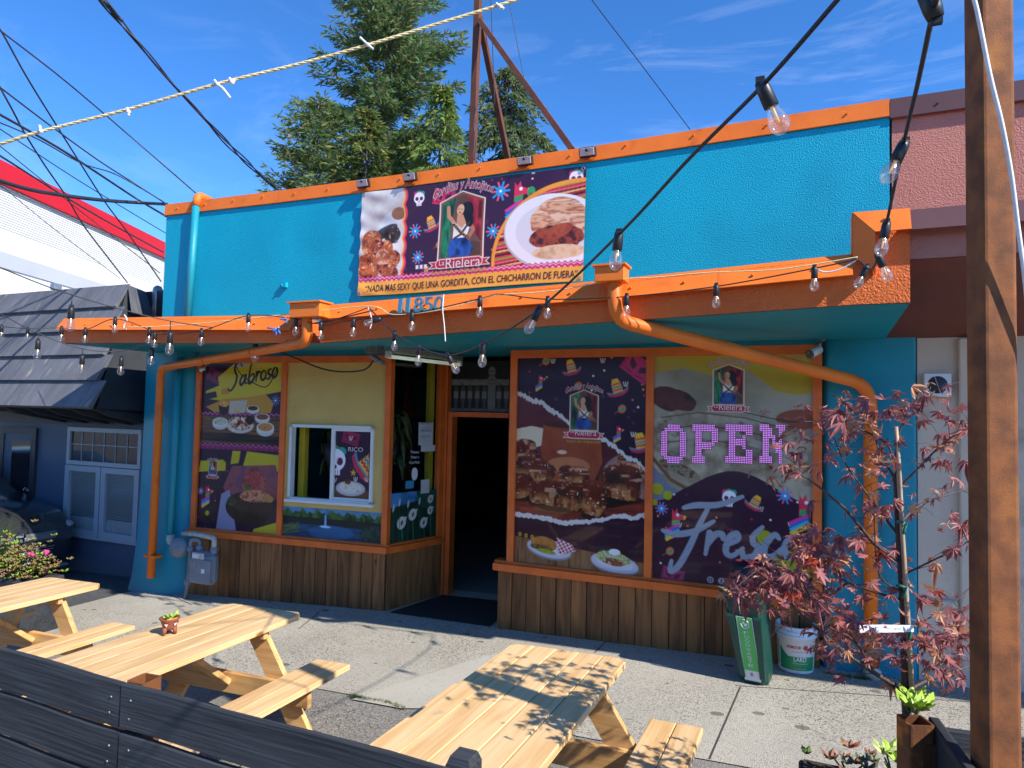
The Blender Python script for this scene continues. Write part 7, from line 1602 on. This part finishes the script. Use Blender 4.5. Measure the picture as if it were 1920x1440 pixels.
rope('loose_string', 'white cable loop at the right canopy corner', [(1525, 500, c_(1525)), (1545, 510, c_(1540)), (1575, 505, c_(1570)), (1605, 488, c_(1600))], .005, M['white_cord'], 'string', False)
for (px, py) in ((535, 600), (520, 617)):
    mb = MB(); p = atD(px, py, c_(px)-.03); [mb.tube([p, p+Vector((rnd.gauss(0, .04), -.02, rnd.gauss(0, .04)))], .008, 5) for _ in range(5)]; single('tape_knot', mb, pm('blue_tape%d' % px, (.02, .2, .6), .5), 'upper blue tape knot on the canopy lights' if py == 600 else 'lower blue tape knot on the canopy lights', 'tape')

# ------------------------------------------------------------------ overhead wires
def wire(label, pts, r):
    P = far(cr([atD(*p) for p in pts], 8), 7.0); mb = MB(); mb.tube(P, r, 6); return single('utility_wire', mb, M['wire'], label, 'wire', group='overhead utility wires')
e_ = (atY(313, 385, .1)-CAM).dot(_f)
tri = [(160, -30, 7.5), (190, 0, 7.6), (330, 165, 8.3), (450, 292, 9.4), (522, 356, 10.4)]
tb = thing('service_cable', 'twisted black service cable falling steeply to the roof in the middle left sky', 'wire', atD(*tri[0])); P = cr(far([atD(*p) for p in tri], 6.0), 30)
for k in range(3):
    Q = []
    for i, p in enumerate(P): a = k*2.09+i*.16; w_ = .022+.018*math.sin(i*.11+k); Q.append(p+_r*math.cos(a)*w_+_u*math.sin(a)*w_*.5)
    mb = MB(); mb.tube(Q, .0105, 6); part('strand', mb, M['wire'], tb)
wire('straight overhead wire ending at the orange elbow of the drain pipe', [(-40, 25, 7), (0, 57, 7.2), (120, 150, 8), (240, 252, 9), (367, 362, e_)], .009)
wire('wavy dark wire from the top left down behind the mansard ridge', [(-30, 20, 8), (0, 55, 8), (51, 146, 8.5), (109, 240, 9.2), (153, 310, 9.9), (197, 379, 10.6), (240, 437, 11.2), (302, 528, 12.5)], .011)
wire('wavy wire left of the roof falling to the middle of the mansard ridge', [(-20, 125, 8), (0, 164, 8), (22, 204, 8.2), (47, 251, 8.6), (84, 310, 9.2), (124, 368, 9.8), (157, 423, 10.4), (204, 485, 11.2), (239, 530, 12)], .011)
wire('overhead wire reaching the orange parapet end from the upper left', [(-30, 142, 6.6), (0, 164, 6.8), (91, 233, 7.6), (182, 299, 8.5), (255, 346, 9.2), (313, 383, e_)], .009)
wire('thick overhead wire reaching the teal corner below the parapet', [(-30, 200, 6.6), (0, 215, 6.8), (109, 277, 7.8), (182, 324, 8.6), (255, 372, 9.4), (312, 406, e_)], .014)
wire('sagging wire between the two overhead wires at the parapet end', [(-30, 220, 6.6), (0, 230, 6.8), (73, 262, 7.4), (153, 306, 8.2), (219, 328, 8.9), (303, 376, e_)], .008)
wire('heavy black cable sagging along the red band to the parapet end', [(-30, 329, 6.6), (0, 339, 6.8), (55, 355, 7.2), (117, 366, 7.9), (190, 375, 8.6), (260, 380, 9.4), (313, 383, e_)], .024)
wire('wire crossing the red band beneath the heavy cable', [(-30, 275, 9), (0, 292, 9.2), (109, 361, 10.5), (200, 415, 12), (306, 473, 14)], .014)
wire('thin wire crossing the sky just above the red band', [(-20, 232, 10), (0, 242, 10), (150, 340, 12), (312, 438, 14)], .009)
wire('thin wire crossing the red band towards the teal corner', [(-20, 262, 10), (0, 274, 10), (150, 395, 12), (300, 512, 13)], .008)
wire('thin wire crossing the white cladding', [(-20, 338, 10), (0, 347, 10), (100, 428, 11), (225, 522, 12)], .006)
wire('lone thin wire in the upper right sky meeting the parapet', [(1085, -40, 9), (1110, 0, 9.2), (1200, 118, 10), (1294, 243, 11)], .007)

# ------------------------------------------------------------------ rusty sign mast on the roof
ms = thing('roof_mast', 'rusty steel sign mast with two braces standing on the roof', 'mast', atY(885, 330, 1.4))
def rb(a, b, w, name):
    mb = MB(); mb.bar(a, b, w, w, 0, (0, 1, 0), .004); part(name, mb, M['rust_mast'], ms)
rb(atY(884, 340, 1.4), atY(899, -60, 1.4), .085, 'post'); rb(atY(898, 30, 1.42), atY(957, 320, 2.6), .075, 'brace'); rb(atY(899, 38, 1.35), atY(1074, 282, .5), .065, 'brace')
mb = MB(); mb.tube(cr([atY(893, 200, 1.3), atY(888, 230, 1.3), atY(892, 265, 1.3), atY(889, 300, 1.3)], 6), .008, 5); mb.tube(cr([atY(920, -20, 1.5), atY(924, 100, 1.6), atY(928, 200, 1.7)], 6), .006, 5); part('mast_cable', mb, M['wire'], ms)['kind'] = 'stuff'
wire('thin guy wire just right of the roof mast', [(951, -20, 10.6), (958, 20, 10.6), (985, 160, 10.7), (1009, 285, 10.8)], .006)

# ------------------------------------------------------------------ conifers behind the roof
def conifer(label, px, pytop, D, rad, seed, zlo, cols, droop=.3, dens=1.0, up=.25, sparse=0.0, tip=.35, prof=None, lean=0.0, sprig=.26, hang=0.0):
    q = random.Random(seed); R_ = np.random.default_rng(seed); top = atD(px, pytop, D); base = Vector((top.x, top.y, -1.0))
    t = thing('conifer_tree', label, 'tree', base, 'conifers behind the restaurant'); H = top.z
    mb = MB(); mb.tube([base, base.lerp(top, .5)+Vector((lean*.3, 0, 0)), top], [.02*H*.6, .02*H*.35, .02], 8); part('trunk', mb, M['bark'], t)
    A = []; B = []; bm_ = MB(); z = zlo
    while z < H-.15:
        f = (H-z)/(H-zlo); rr = rad*(prof(f) if prof else (f**.75)); nb_ = q.randint(5, 7) if dens > .8 else q.randint(4, 5)
        for k in range(nb_):
            a = q.uniform(0, 6.28); L = rr*q.uniform(.55, 1.12); 
            if q.random() < sparse: continue
            o = Vector((top.x, top.y, z+q.uniform(-.2, .2))); h = Vector((math.cos(a), math.sin(a), 0)); n = max(4, int(L/.22)); P = []
            for j in range(n+1):
                s = j/n; P.append(o+h*L*s+Vector((0, 0, L*(up*s-droop*s*s+tip*.3*s**4))))
            bm_.tube([P[0], P[n//2], P[-1]], [.03, .018, .006], 4)
            side = Vector((-h.y, h.x, 0))
            for j in range(1, n+1):
                s = j/n; wl = L*.3*(1-.6*s)*min(1, s*3+.2)+.1
                for sg in (-1, 1):
                    m = max(2, int(wl/.13)); dd = (h*.55+side*sg*.9+Vector((0, 0, q.uniform(-.25, .1)))).normalized()
                    for i in range(m):
                        u = (i+q.random())/m*wl*q.uniform(.75, 1.1); c_ = P[j]+dd*u+Vector((0, 0, -droop*.5*u*u-.04*q.random()))
                        for _ in range(3):
                            e = (dd*.6+h*.35+Vector((q.gauss(0, .38), q.gauss(0, .38), q.gauss(.02-hang, .3)))).normalized(); A.append(c_); B.append(e)
        z += max(.3, .55*(.5+f))/dens**.5
    A = np.array(A); B = np.array(B); n = len(A); ln = sprig*R_.uniform(.6, 1.25, n)[:, None]; rnd_ = R_.normal(size=(n, 3)); S = np.cross(B, rnd_); S /= np.linalg.norm(S, axis=1)[:, None]+1e-9; w = .105*ln
    V = np.stack([A, A+B*ln*.5+S*w, A+B*ln, A+B*ln*.5-S*w], 1).reshape(-1, 3)-np.array(base)
    me = bpy.data.meshes.new('foliage'); me.vertices.add(4*n); me.vertices.foreach_set('co', V.astype(np.float32).ravel()); me.loops.add(4*n); me.polygons.add(n); me.loops.foreach_set('vertex_index', np.arange(4*n, dtype=np.int32)); me.polygons.foreach_set('loop_start', np.arange(0, 4*n, 4, dtype=np.int32)); me.update(calc_edges=True)
    at = me.color_attributes.new('print', 'FLOAT_COLOR', 'POINT'); C_ = np.array(cols); pick = R_.choice(len(cols), n, p=[.5, .3, .2][:len(cols)] if len(cols) == 3 else None); cc = C_[pick]*R_.uniform(.75, 1.25, n)[:, None]; rgba = np.ones((4*n, 4), np.float32); rgba[:, :3] = np.repeat(cc, 4, 0); at.data.foreach_set('color', rgba.ravel())
    link('crown', me, [M['needles']], t); part('branches', bm_, M['bark'], t)['kind'] = 'stuff'
    return n
M['bark'] = pm('conifer_bark', (.16, .13, .11), .9, (.09, .07, .06), 8, bump=.5, bscale=20)
M['needles'] = attr_mat('conifer_needles', .6, 0, 0, .2)
_m = M['needles']; _N, _L = _m.node_tree.nodes, _m.node_tree.links; _t = _N.new('ShaderNodeBsdfTranslucent'); _x = _N.new('ShaderNodeMixShader'); _x.inputs['Fac'].default_value = .38
_L.new(_N['Attribute'].outputs['Color'], _t.inputs['Color']); _L.new(_N['Principled BSDF'].outputs[0], _x.inputs[1]); _L.new(_t.outputs[0], _x.inputs[2]); _L.new(_x.outputs[0], _N['Material Output'].inputs['Surface'])
n1_ = conifer('tall fir rising out of the top of the picture behind the mast', 742, -330, 33, 4.2, 5, 8.5, [(.14, .235, .085), (.1, .165, .065), (.26, .24, .1)], .36, 1.2, .32, .08, .8, lambda f: min(1, f**.42*1.0), sprig=.4)
n2_ = conifer('lower bushy fir at the left of the tree group', 598, 178, 29, 2.7, 9, 7.0, [(.14, .235, .075), (.1, .165, .06), (.25, .24, .09)], .2, 1.6, .3, .0, .6, lambda f: min(1, f**.5*1.15), sprig=.34)
n3_ = conifer('yellow green cedar in front of the tall fir', 828, 150, 27, 2.5, 13, 7.0, [(.17, .26, .055), (.12, .19, .045), (.23, .25, .06)], .75, 1.5, .15, .0, .0, lambda f: min(1, f**.8*1.3), sprig=.34, hang=.7)
n4_ = conifer('sparse drooping conifer right of the mast', 950, 122, 31, 4.4, 17, 8.0, [(.13, .19, .075), (.1, .14, .06), (.2, .21, .085)], .85, 1.3, .12, .0, .0, lambda f: min(1, f**.55*1.2), sprig=.34, hang=.6)
n5_ = conifer('yellowing conifer half hidden between the fir and the cedar', 690, 205, 28, 2.3, 21, 7.0, [(.14, .21, .06), (.1, .15, .05), (.34, .29, .07)], .4, 1.8, .2, .0, .2, lambda f: min(1, f**.7*1.2), sprig=.33, hang=.2)

# ------------------------------------------------------------------ parked car, nose towards the tables
nose = atG(128, 1066); cx, cy = -9.35, -.78; cz = gz(-10)
car = thing('parked_car', 'black car parked at the left edge in front of the blue building', 'car', (cx-2.2, cy, cz))
# body lofted along X (front at x=0), half sections (y, z)
def sec(x, hw, zb_, zs_, zt_, tw): return (cx+x, [(0, zb_), (hw*.82, zb_), (hw*.97, zb_+.1), (hw, zs_*.65+zb_*.35), (hw*.985, zs_), (hw*.93, zs_+.05), (tw, zt_), (tw*.5, zt_+.03), (0, zt_+.04)])
secs = [sec(0.0, .55, .3, .62, .70, .5), sec(-.06, .74, .24, .66, .80, .62), sec(-.2, .86, .21, .72, .90, .70), sec(-.5, .92, .2, .80, .97, .74), sec(-.95, .93, .2, .88, 1.02, .78), sec(-1.25, .93, .2, .92, 1.07, .78), sec(-1.75, .93, .2, .95, 1.38, .68), sec(-2.2, .93, .2, .96, 1.58, .62), sec(-3.4, .93, .2, .98, 1.6, .62), sec(-4.1, .91, .24, .98, 1.3, .64), sec(-4.4, .84, .32, .9, 1.0, .66)]
mb = MB(); vs = []; m = 17
for X_, h in secs: vs += [(X_, cy+y, cz+z) for y, z in h]+[(X_, cy-y, cz+z) for y, z in h[-2:0:-1]]
m = 2*9-2
mb.add(vs, [(i*m+k, i*m+(k+1) % m, (i+1)*m+(k+1) % m, (i+1)*m+k) for i in range(len(secs)-1) for k in range(m)]+[tuple(range(m)), tuple((len(secs)-1)*m+k for k in range(m))], 0, True); body = part('body', mb, M['car'], car)
ws = MB(); ws.quad((cx-1.26, cy-.72, cz+1.1), (cx-1.26, cy+.72, cz+1.1), (cx-1.8, cy+.6, cz+1.43), (cx-1.8, cy-.6, cz+1.43)); part('windscreen', ws, pm('car_glass', (.05, .07, .07), .05, (.05, .07, .07), 3, coat=1.0), car)
for s_ in (-1, 1):
    mb = MB(); mb.ball((cx-.27, cy+s_*.72, cz+.73), (.2, .16, .075), 14); part('headlight', mb, M['headlamp'], car)
    mb = MB(); mb.ball((cx-.15, cy+s_*.66, cz+.4), (.07, .1, .07), 12); part('fog_light', mb, M['headlamp'], car)
    mb = MB(); mb.ball((cx-1.45, cy+s_*1.03, cz+1.08), (.09, .12, .09), 12); mb.tube([(cx-1.45, cy+s_*.9, cz+1.03), (cx-1.45, cy+s_*1.0, cz+1.05)], .025, 8); part('door_mirror', mb, M['car'], car)
    for xw in (-.95, -3.6):
        mb = MB(); c_ = Vector((cx+xw, cy+s_*.86, cz+.33)); mb.lathe(c_, [(.2, -.1), (.32, -.1), (.335, -.07), (.335, .07), (.32, .1), (.2, .1)], 24, 0, (0, 1, 0)); wh_ = part('wheel', mb, M['tyre'], car)
        mb = MB(); mb.lathe(c_, [(.2, -.08), (.03, .06*s_), (.2, .085)], 20, 0, (0, 1, 0)); part('rim', mb, M['metal'], wh_)
mb = MB(); mb.box((cx+.01, cy, cz+.64), (.05, 1.0, .1), 0, None, .02); gr_ = part('grille_bar', mb, pm('dark_chrome', (.22, .22, .24), .3, (.26, .26, .28), 5, metal=.4), car)
for k in range(4): mb = MB(); mb.box((cx+.005-.0*k, cy, cz+.49-.035*k), (.05, .95-.05*k, .014)); part('grille_slat', mb, bpy.data.materials['dark_chrome'], gr_)
mb = MB(); mb.box((cx-.0, cy, cz+.43), (.03, .98, .18)); part('grille', mb, M['black'], car)
mb = MB(); ex = cx+.05; ey, ez = cy, cz+.66
for s_ in (-1, 1): mb.bar((ex, ey+s_*.045, ez-.05), (ex, ey+s_*.06, ez+.05), .018, .02, 0, (1, 0, 0))
mb.bar((ex, ey-.05, ez-.002), (ex, ey+.05, ez-.002), .018, .016, 0, (1, 0, 0)); mb.tube([(ex, ey+.085*math.cos(a)*(1 if math.sin(a) > 0 else .82), ez+.07*math.sin(a)) for a in np.linspace(0, 6.283, 25)], .007, 6); part('badge', mb, M['chrome'], car)
mb = MB(); mb.box((cx+.06, cy, cz+.38), (.012, .31, .155), 0, None, .003); npl = part('number_plate', mb, M['plate'], car)
mb = MB(); mb.box((cx+.02, cy, cz+.21), (.12, 1.3, .05), 0, None, .02); part('lip', mb, M['metal'], car)
